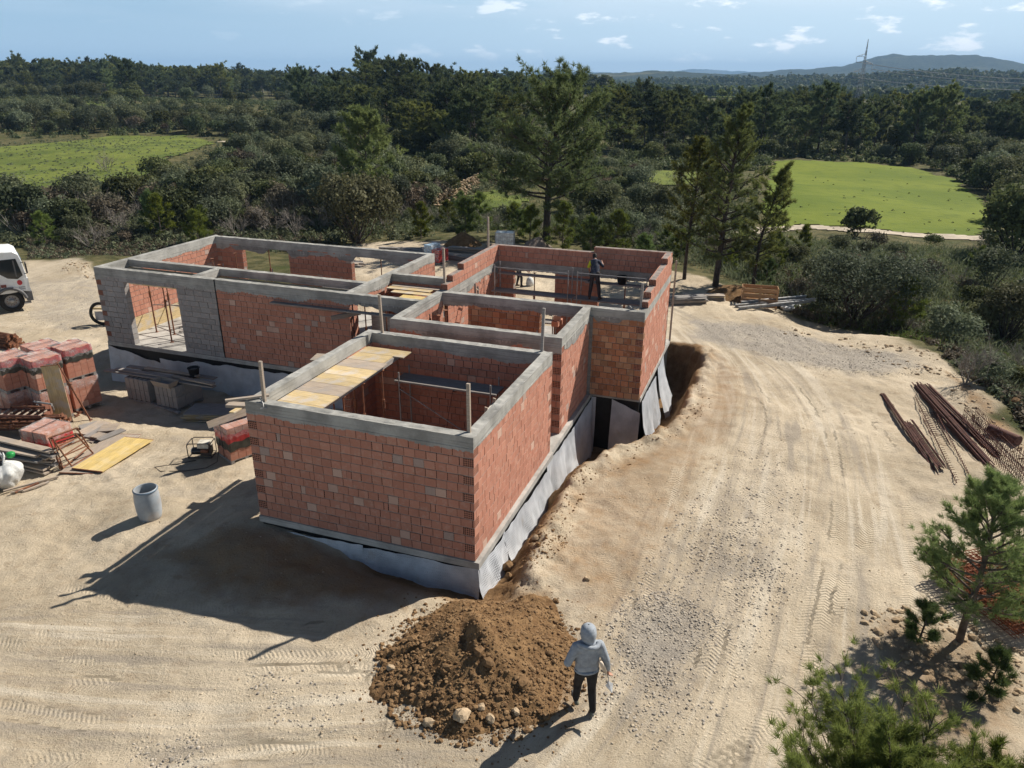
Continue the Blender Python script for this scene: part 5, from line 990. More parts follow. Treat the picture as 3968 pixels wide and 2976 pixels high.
b = MB(); b.tube([hu(-7.9, 17.6, 1.75)+Vector((.06*math.cos(a*1.3)*math.sin(a), -.03, -.1+.13*math.sin(a*1.7))) for a in np.linspace(0, 25, 60)], .006, 4); b.tube([hu(-7.9, 17.55, 1.7), hu(-8.05, 17.5, .9), hu(-8.1, 17.3, .05)], .006, 4); tag(b.build('cable_coil', M_blackp), 'tangle of black cable hanging from the platform in the near room', 'cable')
b = MB(); b.tube([hu(-7.0+.5*math.cos(a), 16.2+.12*math.cos(a), .5+.45*math.sin(a)) for a in np.linspace(0, 6.28, 30)], .015, 5, caps=False); tag(b.build('hose_coil', simple('yellow_hose', (.5, .33, .05), .5)), 'yellow hose coil leaning at the back wall of the near room', 'hose')
# left wing: spine beam formwork, props, boards
hboard(-23.9, 22.3, -13.5, 22.3, 2.60, .30, .027, M_yel, 'formwork board under the spine beam of the left wing', 'formwork board', None, 'formwork_board'); hboard(-22.9, 21.6, -20.3, 21.6, 2.30, .55, .03, M_yel, 'yellow board propped inside the block wall opening', 'formwork board', None, 'formwork_board')
k = 0
for u in (-23.2, -22.3, -21.4, -20.6, -19.3, -18.2, -17.0, -15.8, -14.6): place_prop(hu(u, 22.5, 0), None, 'rusty prop under the spine beam of the left wing', 'props inside the left wing', 2.58)
for u, v in ((-22.6, 23.4), (-21.7, 21.7), (-21.0, 21.75), (-22.1, 25.0), (-21.1, 24.2), (-20.3, 23.6), (-21.9, 26.2)): place_prop(hu(u, v, 0), None, 'rusty prop standing on the sunlit slab behind the block wall', 'props behind the block wall opening', 2.58)
board('shuttering_board', hu(-23.86, 21.4, .0), hu(-23.86, 25.6, .0), .03, .62, M_yel, 'long yellow board on edge against the left wall of the wing', 'board'); board('shuttering_board', hu(-23.7, 25.7, 0), hu(-23.7, 27.2, 0), .03, .95, M_yelc, 'bright yellow board on edge in the rear left corner of the wing', 'board')
for i, (a, b_) in enumerate([((-23.6, 22.9, 1.0), (-20.2, 22.9, 1.25)), ((-23.4, 23.8, .75), (-20.2, 22.9, .95)), ((-23.6, 24.5, 1.4), (-20.1, 24.4, 1.5))]):
    b = MB(); b.tube([hu(*a), hu(*b_)], .022, 6); tag(b.build('ledger_tube', M_steelg), ['lowest grey scaffold tube behind the block wall opening', 'slanting grey scaffold tube behind the block wall opening', 'highest grey scaffold tube behind the block wall opening'][i], 'scaffold tube')
for i in range(5): board('plank', hu(-22.8+i*.5, 22.8, .02), hu(-22.0+i*.5, 26.8-.3*i, .02), .10, .04, M_wooddk, 'timber lying on the slab inside the left wing', 'plank', 'timbers on the wing slab')
# corridor: boards of the slab formwork, props and boards at the doorway
for i, (v, w, mt, u0, u1) in enumerate([(23.72, .26, M_wood, -13.0, -11.1), (23.38, .3, M_yel, -13.0, -11.3), (22.95, .3, M_yel, -12.6, -11.1), (22.4, .45, M_yelc, -12.0, -11.15), (22.05, .3, M_wood, -13.1, -12.0)]):
    hboard(u0, v, u1, v, 2.58, w, .027, mt, ['farthest board of the deck over the corridor', 'brownish deck board over the corridor', 'long deck board in the middle of the corridor', 'bright yellow deck board over the corridor', 'pale deck board by the left corridor beam'][i], 'formwork board', None, 'formwork_board', strips=2)
for u in (-12.9, -12.1, -11.3, -10.9): place_prop(hu(u, 21.5, 0), None, 'rusty prop in the dark doorway of the corridor', 'props of the corridor', 2.5); place_prop(hu(u, 23.2, 0), None, 'rusty prop in the dark doorway of the corridor', 'props of the corridor', 2.5)
hboard(-16.2, 20.86, -11.0, 20.86, 2.36, .2, .04, M_wooddk, 'long grey plank hung along the wall under the front beam', 'plank', None, 'plank'); board('timber_bearer', hu(-13.6, 20.5, 2.12), hu(-12.9, 21.2, 2.2), .1, .14, M_wood, 'stub of timber sticking out beside the corridor doorway', 'timber')
board('shuttering_board', hu(-12.9, 21.9, 0), hu(-11.9, 21.9, 0), .03, 2.1, M_wooddk, 'dark board standing in the corridor doorway', 'board'); board('board', hu(-11.5, 22.0, .9), hu(-10.9, 22.0, .9), .4, .03, M_yelc, 'yellow board glimpsed inside the corridor doorway', 'board')
for u, v in ((-9.9, 20.0), (-9.9, 21.0), (-9.95, 21.6)): place_prop(hu(u, v, 0), None, 'rusty prop inside the left of the middle room', 'props of the middle room', 2.55)
board('board', hu(-9.3, 22.9, .9), hu(-8.6, 23.6, .9), .6, .03, M_wood, 'pale board on trestle seen through the door of the middle room', 'board')
for u, v in ((-8.8, 27.5), (-5.2, 27.5)): place_prop(hu(u, v, 0), None, ['rusty prop in the left door opening of the far room', 'rusty prop in the right door opening of the far room'][u > -7], None, 2.55)
for u in (-21.2, -15.6): place_prop(hu(u, 27.55, 0), None, ['rusty prop in the right rear window of the left wing', 'rusty prop in the left rear window of the left wing'][u < -18], None, 2.55)
# ---------------------------------------------------------------- behind the house
def bag_pallet(loc, rz):
    t = thing('bag_pallet', 'pallet of blue and red plastic wrapped cement bags behind the house', 'bag pallet', loc, rz); pallet_part(1.15, 1.0, .1, t); M_b = simple('pale_blue_bags', (.28, .45, .60), .5, .4, 9, .5, dist=.02); mb = MB()
    for k in range(8):
        for j in range(3): mb.box((-.56, -.48+j*.33, .115+k*.125), (-.02, -.48+j*.33+.31, .115+k*.125+.118), jit=.02)
    mb.build('blue_bags', M_b, t); mb = MB()
    for k in range(6):
        for j in range(3): mb.box((.02, -.48+j*.33, .115+k*.125), (.56, -.48+j*.33+.31, .115+k*.125+.118), jit=.025)
    mb.build('red_bags', simple('red_bags', (.42, .05, .045), .5, .4, 9, .5), t); mb = MB(); mb.grid([[((i/8-.5)*1.22, -.54+.04*math.sin(i*2+j), .2+j/6*.9*(1 if i < 5 else .78)) for j in range(7)] for i in range(9)]); mb.grid([[((i/8-.5)*1.2, (j/6-.5)*1.08, 1.14-(.27 if i > 4 else 0)+.03*math.sin(i*2+j*3)) for j in range(7)] for i in range(9)]); mb.build('stretch_film', M_film, t)
q = gp(943, 566); bag_pallet((q.x, q.y, float(gz_mesh(q.x, q.y))), TH-.2)
def ibc(loc, rz):
    t = thing('water_tank', 'white caged plastic water tank behind the far brick parapet', 'water tank', loc, rz); pallet_part(1.2, 1.0, .1, t); b = MB(); b.box((-.56, -.46, .14), (.56, .46, 1.1), jit=.015); b.lathe([(.12, 1.1), (.12, 1.16), (0, 1.16)], 14); b.build('tank', simple('white_translucent_plastic', (.62, .66, .66), .35), t); b = MB()
    for zz in (.15, .38, .62, .86, 1.12): b.tube([(-.6, -.5, zz), (.6, -.5, zz), (.6, .5, zz), (-.6, .5, zz), (-.6, -.5, zz)], .012, 5)
    for i in range(6): x = -.6+i*.24; [b.tube([(x, y, .14), (x, y, 1.12)], .012, 5) for y in (-.5, .5)]
    for i in range(1, 4): y = -.5+i*.25; [b.tube([(x, y, .14), (x, y, 1.12)], .012, 5) for x in (-.6, .6)]
    b.build('cage', M_galv0, t)
M_galv0 = simple('bright_galvanised_cage', (.5, .51, .52), .45, .1, 3, .05, .5)
q = gp(1091, 536); ibc((q.x, q.y, float(gz_mesh(q.x, q.y))-.05), -.1)
def pile(name, c, a, n, ln, w, mats, label, group, rows=3, cat='plank', spread=.9, seed=1):
    r2 = random.Random(seed); d = Vector((math.cos(a), math.sin(a), 0)); s = Vector((-d.y, d.x, 0)); per = max(1, n//rows)
    for i in range(n):
        k = i//per; o = Vector(c)+s*((i % per-(per-1)/2)*spread/per+r2.uniform(-.06, .06))+Vector((0, 0, .03+k*.09)); L_ = ln*r2.uniform(.7, 1.1); sk = s*r2.uniform(-.2, .2); board(name, o-d*L_/2-sk, o+d*L_/2+sk, w*r2.uniform(.7, 1.2), .06, r2.choice(mats), label, cat, group)
for i, (px, py, n, a, ln) in enumerate([(875,545,10,.15,3.4),(905,553,8,-.05,3.0),(985,560,12,-.1,3.6),(1010,545,10,.05,3.2),(745,575,12,.1,2.6)]):
    q = gp(px, py); pile('plank', (q.x, q.y, float(gz_mesh(q.x, q.y))), TH+a, n, ln, .22, [M_wooddk, M_wood, M_wooddk], ['weathered plank piled left of the blue bag pallet', 'weathered plank in the low pile before the blue bag pallet', 'brown plank piled right of the blue bag pallet', 'plank piled behind the blue bag pallet', 'plank piled beyond the rear window of the left wing'][i], ['planks left of the bag pallet', 'planks before the bag pallet', 'planks right of the bag pallet', 'planks behind the bag pallet', 'planks beyond the wing window'][i], 3, seed=20+i)
q = gp(*pC(1590, 450)); bulk_bag((*uv2xy(-15.0, 29.2), float(gz_mesh(*uv2xy(-15.0, 29.2)))), 'white bulk bag with a round red emblem behind the left wing', .5, 1.25, 5, True, TH)
q = gp(*pC(560, 280)); b = MB()
# ---------------------------------------------------------------- right-hand yard
def stack(px, py, n, ln, w, a, label, group, mats, z0=0, seed=3):
    q = gp(px, py); r2 = random.Random(seed)
    for k in range(n):
        d = Vector((math.cos(a+r2.uniform(-.06, .06)), math.sin(a+r2.uniform(-.06, .06)), 0)); o = Vector((q.x+r2.uniform(-.1, .1), q.y+r2.uniform(-.1, .1), float(gz_mesh(q.x, q.y))+z0+.02+k*.035)); board('formwork_board', o-d*ln/2, o+d*ln/2, w, .027, r2.choice(mats), label, 'formwork board', group)
stack(1483, 655, 9, 1.9, .5, .15, 'grey board in the left stack right of the far room', 'left stack of boards by the drive', [M_wood, M_wooddk]); stack(1522, 646, 7, 2.0, .5, -.1, 'grey board in the right stack right of the far room', 'right stack of boards by the drive', [M_wood, M_wood, M_yel], seed=4)
q = gp(1640, 664); cr = thing('wooden_crate', 'orange wooden crate of slats by the steel beams', 'crate', (q.x, q.y+.2, float(gz_mesh(q.x, q.y))), -.25)
for k in range(4): b = MB(); b.box((-.85, -.42, .06+k*.25), (.85, -.39, .06+k*.25+.17)); b.build('front_slat', M_crate, cr); b = MB(); b.box((-.85, .39, .06+k*.25), (.85, .42, .06+k*.25+.17)); b.build('rear_slat', M_crate, cr); b = MB(); b.box((-.85, -.388, .06+k*.25), (-.82, .388, .06+k*.25+.17)); b.box((.82, -.388, .06+k*.25), (.85, .388, .06+k*.25+.17)); b.build('side_slat', M_crate, cr)
for x in (-.8, 0, .8): b = MB(); b.box((x-.05, -.45, 0), (x+.05, -.42, 1.05)); b.build('upright', M_crate, cr)
for i, (a, b_) in enumerate([((1588,664),(1755,686)),((1595,669),(1745,690)),((1600,662),(1735,680))]):
    A, Bq = gp(*a), gp(*b_); z = max(float(gz_mesh(A.x, A.y)), float(gz_mesh(Bq.x, Bq.y)))+.02+(.12 if i == 2 else 0); M, Ln = frame((A.x, A.y, z), (Bq.x, Bq.y, z)); b = MB(); b.box((0, -.07, 0), (Ln, .07, .012)); b.box((0, -.07, .128), (Ln, .07, .14)); b.box((0, -.008, .012), (Ln, .008, .128)); o = b.build('steel_beam', M_steelg); o.matrix_world = M; tag(o, ['rear grey steel beam lying by the wooden crate', 'front grey steel beam lying by the wooden crate', 'grey steel beam lying on top of the other two'][i], 'steel beam')
for i, (px, py) in enumerate([(1700,672),(1722,672),(1712,665)]):
    q = gp(px, py); bulk_bag((q.x, q.y+.1, float(gz_mesh(q.x, q.y))), ['grey plastic bag on the left end of the steel beams', 'crumpled white bag right of the other bag by the beams', 'bag behind the two bags at the steel beams'][i], .32, .3, 8+i)
# bundles of reinforcing steel
def bars(A, B, n, rad, r, mat, label, group=None, cages=(), name='rebar_bundle', seed=0, flare=0.0):
    M, Ln = frame(A, B); t = thing(name, label, 'rebar bundle', (0, 0, 0), 0, group); t.matrix_world = M; r2 = random.Random(seed); b = MB()
    for i in range(n):
        a = r2.uniform(0, 6.28); q = rad*math.sqrt(r2.random()); y, z = q*math.cos(a), rad*.75+q*math.sin(a)*.75; e = r2.uniform(-.25, .1); f = 1+flare; b.tube([(e, y*f, max(r, z*f)), (Ln*.5, y, max(r, z)), (Ln+r2.uniform(-.25, .1), y*1.05, max(r, z))], r, 5)
    b.build('bars', mat, t)
    for x in (.2, .5, .8): b = MB(); b.tube([(Ln*x, rad*1.08*math.cos(a), rad*.75+rad*.85*math.sin(a)) for a in np.linspace(0, 6.28, 13)], .008, 4, caps=False); b.build('tie_wire', M_rustd, t)
    return t
def cage(A, B, w, h, n, mat, label, prong=.12, seed=0):
    M, Ln = frame(A, B); t = thing('rebar_cage', label, 'rebar cage', (0, 0, 0)); t.matrix_world = M; b = MB()
    for y in (-w/2, w/2):
        for z in (.03, h): b.tube([(0, y, z), (Ln, y, z)], .013, 5)
    b.build('long_bars', mat, t); b = MB(); r2 = random.Random(seed)
    for i in range(n): x = Ln*(i+.5)/n+r2.uniform(-.02, .02); b.tube([(x, -w/2, h+prong), (x, -w/2, .03), (x, w/2, .03), (x, w/2, h+prong*r2.uniform(.6, 1.2)), (x, w/2-.07, h+prong)], .010, 4)
    b.build('stirrups', mat, t); return t
def g2(px, py, dz=-0.09): q = gp(px, py); return Vector((q.x, q.y, float(gz_mesh(q.x, q.y))+dz))
bars(g2(2022, 1018), g2(1905, 848), 9, .10, .017, M_rustd, 'thin rebar bundle on the left, its far ends spread like a fork', cages=(), seed=1, flare=-.3); bars(g2(2030, 1015, .02), g2(1962, 915, .0), 14, .12, .016, M_rustd, 'short thick rebar bundle lying on the thin forked one', seed=2)
bars(g2(2135, 1005), g2(1980, 832), 26, .15, .018, M_rustd, 'large rebar bundle in the middle, left half', seed=3); bars(g2(2152, 985), g2(2000, 835), 22, .13, .018, M_rustd, 'large rebar bundle in the middle, right half', seed=4); bars(g2(2110, 990), g2(1968, 790), 4, .05, .012, M_rustd, 'single long bars sticking out of the middle bundle', seed=9)
cage(g2(2085, 1050), g2(1990, 860), .42, .16, 44, M_rustd, 'flat rebar cage with hooks left of the large bundle', .06, 5); cage(g2(2235, 1040), g2(2092, 898), .35, .30, 46, M_rustd, 'spiky rebar cage at the right edge', .16, 6); cage(g2(2215, 1060), g2(2085, 915), .3, .28, 40, M_rustd, 'second spiky rebar cage beside the one at the right edge', .16, 7)
q = g2(2135, 935, .14); b = MB(); b.tube([q, q+Vector((.35, -.9, .02))], .16, 12); tag(b.build('rusty_pipe', M_rustd), 'short fat rusty pipe lying on the spiky cages', 'pipe')
# sheets of welded mesh
def mesh_sheet(c, ax, ay, w, l, z, label, seed):
    t = thing('steel_mesh', label, 'steel mesh', c, 0, 'stack of welded mesh sheets'); b = MB(); X, Y = Vector(ax).normalized(), Vector(ay).normalized(); n1, n2 = int(w/.15), int(l/.15)
    for i in range(n1+1): o = X*(i*.15); b.tube([o+Vector((0, 0, z)), o+Y*l+Vector((0, 0, z))], .012, 4, caps=False)
    for j in range(n2+1): o = Y*(j*.15); b.tube([o+Vector((0, 0, z+.011)), o+X*w+Vector((0, 0, z+.017))], .009, 4, caps=False)
    b.build('wires', M_rusto, t)
mc = g2(2012, 1248, .0); ex = g2(2190, 1395)-mc; ex.z = 0; ey = Vector((-ex.y, ex.x, 0)); wd_ = ex.length
for k in range(11): d_ = Vector((random.uniform(-.05, .05), random.uniform(-.05, .05), 0.05+k*.05)); mesh_sheet(mc+d_, ex, ey, wd_, 5.2, 0, 'rusty welded mesh sheet stacked behind the small pine', k)
# ---------------------------------------------------------------- people
def person(label, loc, rz, caps, mats, hood=None, hair=None, vox=.011):
    """caps: (a, b, ra, rb, material slot, flatten) chains; fused into one continuous skin"""
    t = thing('person', label, 'person', loc, rz); b = MB()
    for a, c, ra_, rb_, mi, fl in caps:
        a, c = Vector(a), Vector(c); n = 9; d = c-a; pts = []; rr = []
        for k in range(5): w = math.pi/2*(k/4-1); pts.append(a+d.normalized()*ra_*math.sin(w)); rr.append(max(.001, ra_*math.cos(w)))
        for k in range(1, 5): w = math.pi/2*k/4; pts.append(c+d.normalized()*rb_*math.sin(w)); rr.append(max(.001, rb_*math.cos(w)))
        pts.insert(5, (a+c)/2); rr.insert(5, (ra_+rb_)/2); i0 = len(b.v); b.tube(pts, rr, 12)
        if fl != 1: ctr = (a+c)/2; b.v[i0:] = [(ctr.x+(v[0]-ctr.x), ctr.y+(v[1]-ctr.y)*fl, v[2]) for v in b.v[i0:]]
    o = b.build('body', mats, t); rm = o.modifiers.new('r', 'REMESH'); rm.mode = 'VOXEL'; rm.voxel_size = vox; s_ = o.modifiers.new('s', 'SMOOTH'); s_.factor = .5; s_.iterations = 5
    bpy.context.view_layer.update(); dg = bpy.context.evaluated_depsgraph_get(); me = bpy.data.meshes.new_from_object(o.evaluated_get(dg)); o.modifiers.clear(); o.data = me; me.materials.clear(); [me.materials.append(m) for m in mats]
    n = len(me.polygons); C = np.zeros(n*3); me.polygons.foreach_get('center', C); C = C.reshape(-1, 3); best = np.full(n, 1e9); mi_ = np.zeros(n, int)
    for a, c, ra_, rb_, mi, fl in caps:
        a, c = np.array(a), np.array(c); d = c-a; tt = np.clip(((C-a)@d)/(d@d), 0, 1); dist = np.linalg.norm(C-a-tt[:, None]*d, axis=1)-(ra_+(rb_-ra_)*tt); k = dist < best; best[k] = dist[k]; mi_[k] = mi
    me.polygons.foreach_set('material_index', mi_.astype(np.int32)); me.polygons.foreach_set('use_smooth', np.ones(n, bool)); me.update(); return t
def limb(c, pts, rs, mi): 
    for i in range(len(pts)-1): c.append((pts[i], pts[i+1], rs[i], rs[i+1], mi, 1))
def hand(c, w, d, side, mi, curl=.5):
    w, d, s = Vector(w), Vector(d).normalized(), Vector(side).normalized(); nrm = d.cross(s); palm = w+d*.075; c.append((w, palm, .022, .03, mi, 1))
    for k, (o, ln) in enumerate(((-.028, .075), (-.009, .085), (.010, .08), (.028, .06))):
        p0 = palm+s*o+d*.012; p1_ = p0+d*ln*.5+nrm*ln*.2*curl; p2_ = p1_+d*ln*.3+nrm*ln*.55*curl; c.append((p0, p1_, .0105, .0095, mi, 1)); c.append((p1_, p2_, .0095, .0085, mi, 1))
    th = w+d*.03-s*.03; c.append((th, th+d*.035-s*.03+nrm*.015, .012, .0095, mi, 1))
M_skin = simple('skin', (.42, .22, .15), .6, .12, 8, .1); M_hood = simple('grey_marl_fleece', (.30, .33, .37), .95, .15, 14, .5, dist=.015); M_trou = simple('black_trousers', (.022, .021, .022), .9, .3, 8, .4); M_shoe = simple('dusty_trainers', (.13, .125, .12), .8, .4, 14, .3, dirt=((.25, .3, .05), 12, .5)); M_hair = simple('dark_hair', (.02, .015, .012), .7, .3, 30, .4)
def legs(c, hips, knees, ankles, toe, mt, ms, th=.092):
    for h_, k_, a_, tv_ in zip(hips, knees, ankles, toe):
        limb(c, [h_, k_], [th, .075], mt); limb(c, [k_, (a_[0], a_[1], a_[2]+.03)], [.075, .06], mt); a = Vector(a_); f = Vector(tv_); c.append((a-f*.05+Vector((0, 0, -.035)), a+f*.15+Vector((0, 0, -.05+f.z*.1)), .042, .038, ms, 1)); c.append((a, a+f*.06+Vector((0, 0, -.02)), .045, .04, ms, 1))
# the man in the hood, seen from behind, walking toward the heap's right side
c = []; legs(c, [(-.09, 0, .92), (.09, 0, .92)], [(-.105, .13, .52), (.105, .02, .50)], [(-.12, .16, .145), (.12, -.07, .085)], [(-.15, .95, .25), (.35, .93, 0)], 1, 2, .108)
c += [((-.09, 0, .90), (.09, 0, .90), .12, .12, 1, .85), ((-.05, 0, 1.0), (.05, 0, 1.0), .15, .15, 0, .82), ((-.04, .01, 1.1), (-.03, 0, 1.36), .165, .165, 0, .78), ((.04, .01, 1.1), (.03, 0, 1.36), .165, .165, 0, .78), ((-.13, 0, 1.38), (.13, 0, 1.38), .115, .11, 0, .9), ((0, 0, 1.42), (0, .04, 1.55), .08, .062, 0, 1), ((0, .045, 1.58), (0, .05, 1.66), .085, .092, 3, 1), ((0, .135, 1.6), (0, .15, 1.585), .014, .016, 3, 1), ((0, .10, 1.52), (0, .11, 1.53), .04, .04, 3, 1)]
limb(c, [(-.19, 0, 1.40), (-.33, -.05, 1.13), (-.21, .2, 1.08)], [.082, .07, .05], 0); hand(c, (-.20, .21, 1.08), (.3, .9, .1), (0, 0, 1), 3, .8)
limb(c, [(.19, 0, 1.40), (.30, -.03, 1.12), (.36, .03, .87)], [.082, .068, .048], 0); hand(c, (.362, .035, .86), (.1, .1, -1), (.2, 1, 0), 3, 1.3)
fp_ = gp(1262, 1538); pz_ = float(gz_mesh(fp_.x, fp_.y)); PR = person('man in a grey hooded sweatshirt and black trousers walking away beside the soil heap', (fp_.x+.0, fp_.y-.03, pz_+.01), .12, c, [M_hood, M_trou, M_shoe, M_skin], vox=.010)
b = MB(); P = []
for i in range(25):
    a = 2*math.pi*i/24; row = []
    for j in range(15):
        g = j/14; ph = math.pi*g*.86; rx, ry = .118*math.sin(ph)**.72+.012, .15*math.sin(ph)**.72+.012; yy = .05-.02+ry*math.sin(a)*(1 if math.sin(a) < 0 else .78); fold = 1+.03*math.sin(a*5+g*4); row.append((rx*math.cos(a)*fold, yy-.04*(g > .75)*(g-.75)*4, 1.63+.165*math.cos(ph)))
    P.append(row)
b.grid(P, 0, (1, 1, 1), True); b.build('hood', M_hood, PR); b = MB(); b.tube([(.155*math.cos(a), .105*math.sin(a)-.035, 1.47+.022*math.sin(a*2)) for a in np.linspace(math.pi*.98, math.pi*2.02, 13)], .04, 8); b.build('hood_roll', M_hood, PR)
b = MB(); b.tube([(.185*math.cos(a), .118*math.sin(a), .925) for a in np.linspace(0, 6.2832, 25)], .026, 6, caps=False); b.build('hem', M_hood, PR)
Mp = Matrix.Translation((fp_.x, fp_.y-.03, pz_+.01)) @ Matrix.Rotation(.12, 4, 'Z')
tw_ = thing('trowel', 'mason trowel hanging from the hooded mans right hand', 'trowel'); tw_.matrix_world = Mp @ Matrix.Translation((.372, .05, .765)); b = MB(); b.tube([(0, 0, .06), (0, 0, -.06)], .014, 6); b.build('handle', M_wood, tw_); b = MB(); b.tube([(0, 0, -.06), (.01, -.03, -.12), (.0, -.06, -.14)], .006, 5); b.build('tang', M_steelg, tw_); b = MB(); b.add([(0, -.05, -.13), (.07, -.1, -.15), (.02, -.26, -.2), (-.06, -.12, -.16), (0, -.05, -.135), (.07, -.1, -.155), (.02, -.26, -.205), (-.06, -.12, -.165)], [(0, 1, 2, 3), (7, 6, 5, 4), (0, 4, 5, 1), (1, 5, 6, 2), (2, 6, 7, 3), (3, 7, 4, 0)]); b.build('blade', simple('bare_steel', (.4, .41, .42), .35, metal=.7), tw_)
hk = thing('plastering_float', 'pale long board tucked under the hooded mans right arm', 'float'); hk.matrix_world = Mp; b = MB(); b.tube([(.17, -.12, 1.17), (.19, -.125, 1.15), (.25, -.09, 1.02), (.30, -.04, .88), (.33, .02, .78)], [.02, .032, .035, .03, .02], 8); b.build('board', simple('pale_worn_wood', (.56, .47, .38), .8, .2, 5, .2), hk)
# bricklayer on the platform in the far room
M_vest = simple('navy_vest', (.028, .034, .055), .85, .3, 8, .3, dirt=((.2, .22, .25), 5, .6)); M_hivis = simple('yellow_sleeve', (.55, .60, .03), .8, .1, 6, .2); M_work = simple('dark_work_trousers', (.045, .04, .043), .9, .35, 7, .3); M_boot = simple('brown_boots', (.10, .065, .045), .8, .3, 9, .3)
c = []; legs(c, [(-.09, 0, .90), (.09, 0, .90)], [(-.13, .05, .49), (.15, .06, .49)], [(-.16, -.04, .085), (.21, -.03, .085)], [(-.2, .95, 0), (.25, .95, 0)], 1, 2, .098)
c += [((-.09, 0, .94), (.09, 0, .94), .125, .125, 1, .9), ((0, .02, .96), (-.02, .14, 1.14), .145, .16, 0, .9), ((-.02, .13, 1.12), (-.05, .28, 1.30), .16, .155, 0, .9), ((-.15, .28, 1.33), (.06, .28, 1.33), .10, .10, 0, 1), ((-.07, .32, 1.38), (-.10, .40, 1.44), .06, .055, 3, 1), ((-.11, .43, 1.47), (-.12, .46, 1.53), .085, .09, 4, 1), ((-.13, .49, 1.43), (-.13, .51, 1.44), .05, .04, 3, 1), ((-.13, .545, 1.46), (-.13, .555, 1.45), .013, .013, 3, 1)]
limb(c, [(-.22, .28, 1.32), (-.30, .32, 1.13)], [.068, .056], 5); limb(c, [(-.30, .32, 1.12), (-.26, .42, .90)], [.048, .036], 3); hand(c, (-.26, .42, .89), (.1, .4, -.9), (1, .2, 0), 3, 1.0)
limb(c, [(.10, .30, 1.32), (.20, .46, 1.16)], [.068, .056], 0); limb(c, [(.20, .46, 1.16), (.12, .60, 1.30)], [.048, .036], 3); hand(c, (.12, .61, 1.31), (-.2, .8, .4), (1, 0, 0), 3, 1.0)
person('bricklayer in dark clothes with yellow sleeves bending over the back wall on the platform', hu(-6.15, 26.45, 2.02), TH+.05, c, [M_vest, M_work, M_boot, M_skin, M_hair, M_hivis], vox=.012)
# labourer behind the house, seen through the door opening
c = []; legs(c, [(-.09, 0, .90), (.09, 0, .90)], [(-.12, .06, .49), (.12, .12, .49)], [(-.14, -.02, .085), (.15, .1, .085)], [(0, 1, 0), (.1, 1, 0)], 1, 2, .095)
c += [((-.09, 0, .94), (.09, 0, .94), .125, .125, 1, .9), ((0, .02, .96), (0, .2, 1.10), .145, .15, 0, .9), ((0, .2, 1.10), (0, .38, 1.22), .15, .15, 0, .9), ((-.1, .4, 1.22), (.1, .4, 1.22), .10, .10, 0, 1), ((0, .46, 1.26), (0, .55, 1.30), .055, .055, 3, 1), ((0, .6, 1.30), (0, .66, 1.34), .09, .09, 4, 1), ((0, .70, 1.27), (0, .72, 1.27), .04, .035, 3, 1)]
limb(c, [(-.2, .4, 1.2), (-.22, .42, .94), (-.1, .55, .78)], [.066, .05, .036], 0); hand(c, (-.1, .56, .77), (.3, .6, -.6), (1, 0, 0), 3, 1); limb(c, [(.2, .4, 1.2), (.24, .42, .94), (.14, .56, .8)], [.066, .05, .036], 0); hand(c, (.14, .57, .79), (-.3, .6, -.6), (1, 0, 0), 3, 1)
wq = gp(*pD(822, 520)); wz = float(gz_mesh(wq.x, wq.y)); person('labourer in dark clothes bending behind the house, seen through the left door opening', (wq.x, wq.y, wz), -1.1, c, [M_vest, M_work, M_boot, M_skin, M_hair], vox=.013)
sk = MB(); sk.lathe([(0, 0), (.2, .02), (.22, .2), (.16, .42), (.05, .5), (0, .5)], 12); o = sk.build('white_sack', M_bag); o.location = (wq.x+.62, wq.y+.1, wz); tag(o, 'white sack the labourer behind the house is bending to', 'sack')
# ================================================================== VEGETATION
def leaf_mat(name, c1, c2, tr=.22, rough=.75):
    m = NT(name); col = m.mix(c1, c2, m.attr('Col', 'Fac')); r = m.rand()
    h = m.n('ShaderNodeHueSaturation'); m.set(h.inputs['Hue'], m.math('MULTIPLY_ADD', r, .06, .466)); m.set(h.inputs['Saturation'], m.math('MULTIPLY_ADD', r, -.3, 1.1)); m.set(h.inputs['Value'], m.math('MULTIPLY_ADD', m.math('FRACT', m.math('MULTIPLY', r, 7.3)), .85, .6)); m.set(h.inputs['Color'], col)
    d = m.n('ShaderNodeBsdfPrincipled'); m.set(d.inputs['Base Color'], h.outputs[0]); d.inputs['Roughness'].default_value = rough; d.inputs['Specular IOR Level'].default_value = .2
    t = m.n('ShaderNodeBsdfTranslucent'); m.set(t.inputs[0], h.outputs[0]); x = m.n('ShaderNodeMixShader'); x.inputs[0].default_value = tr
    m.set(x.inputs[1], d.outputs[0]); m.set(x.inputs[2], t.outputs[0]); m.t.links.new(x.outputs[0], m.out.inputs[0]); return m.mat
M_pine = leaf_mat('pine_needles', (.078, .108, .032), (.18, .21, .066), .4); M_pined = leaf_mat('dark_pine_needles', (.046, .068, .027), (.118, .148, .055), .36)
M_ypine = leaf_mat('young_pine_needles', (.07, .11, .02), (.16, .205, .045), .36); M_olive = leaf_mat('olive_leaves', (.070, .086, .042), (.16, .182, .10), .33)
M_mast = leaf_mat('mastic_leaves', (.045, .06, .022), (.115, .135, .048), .32); M_carob = leaf_mat('carob_leaves', (.07, .064, .026), (.15, .135, .06), .3); M_dry = leaf_mat('dry_scrub_leaves', (.07, .06, .04), (.16, .135, .09))
M_bark = simple('pine_bark', (.12, .095, .078), .95, .4, 4, .8, dist=.03); M_twig = simple('grey_twigs', (.24, .215, .19), .95, .3, 5, .3); M_barkd = simple('dark_bark', (.055, .044, .036), .95, .4, 4, .6, dist=.02)
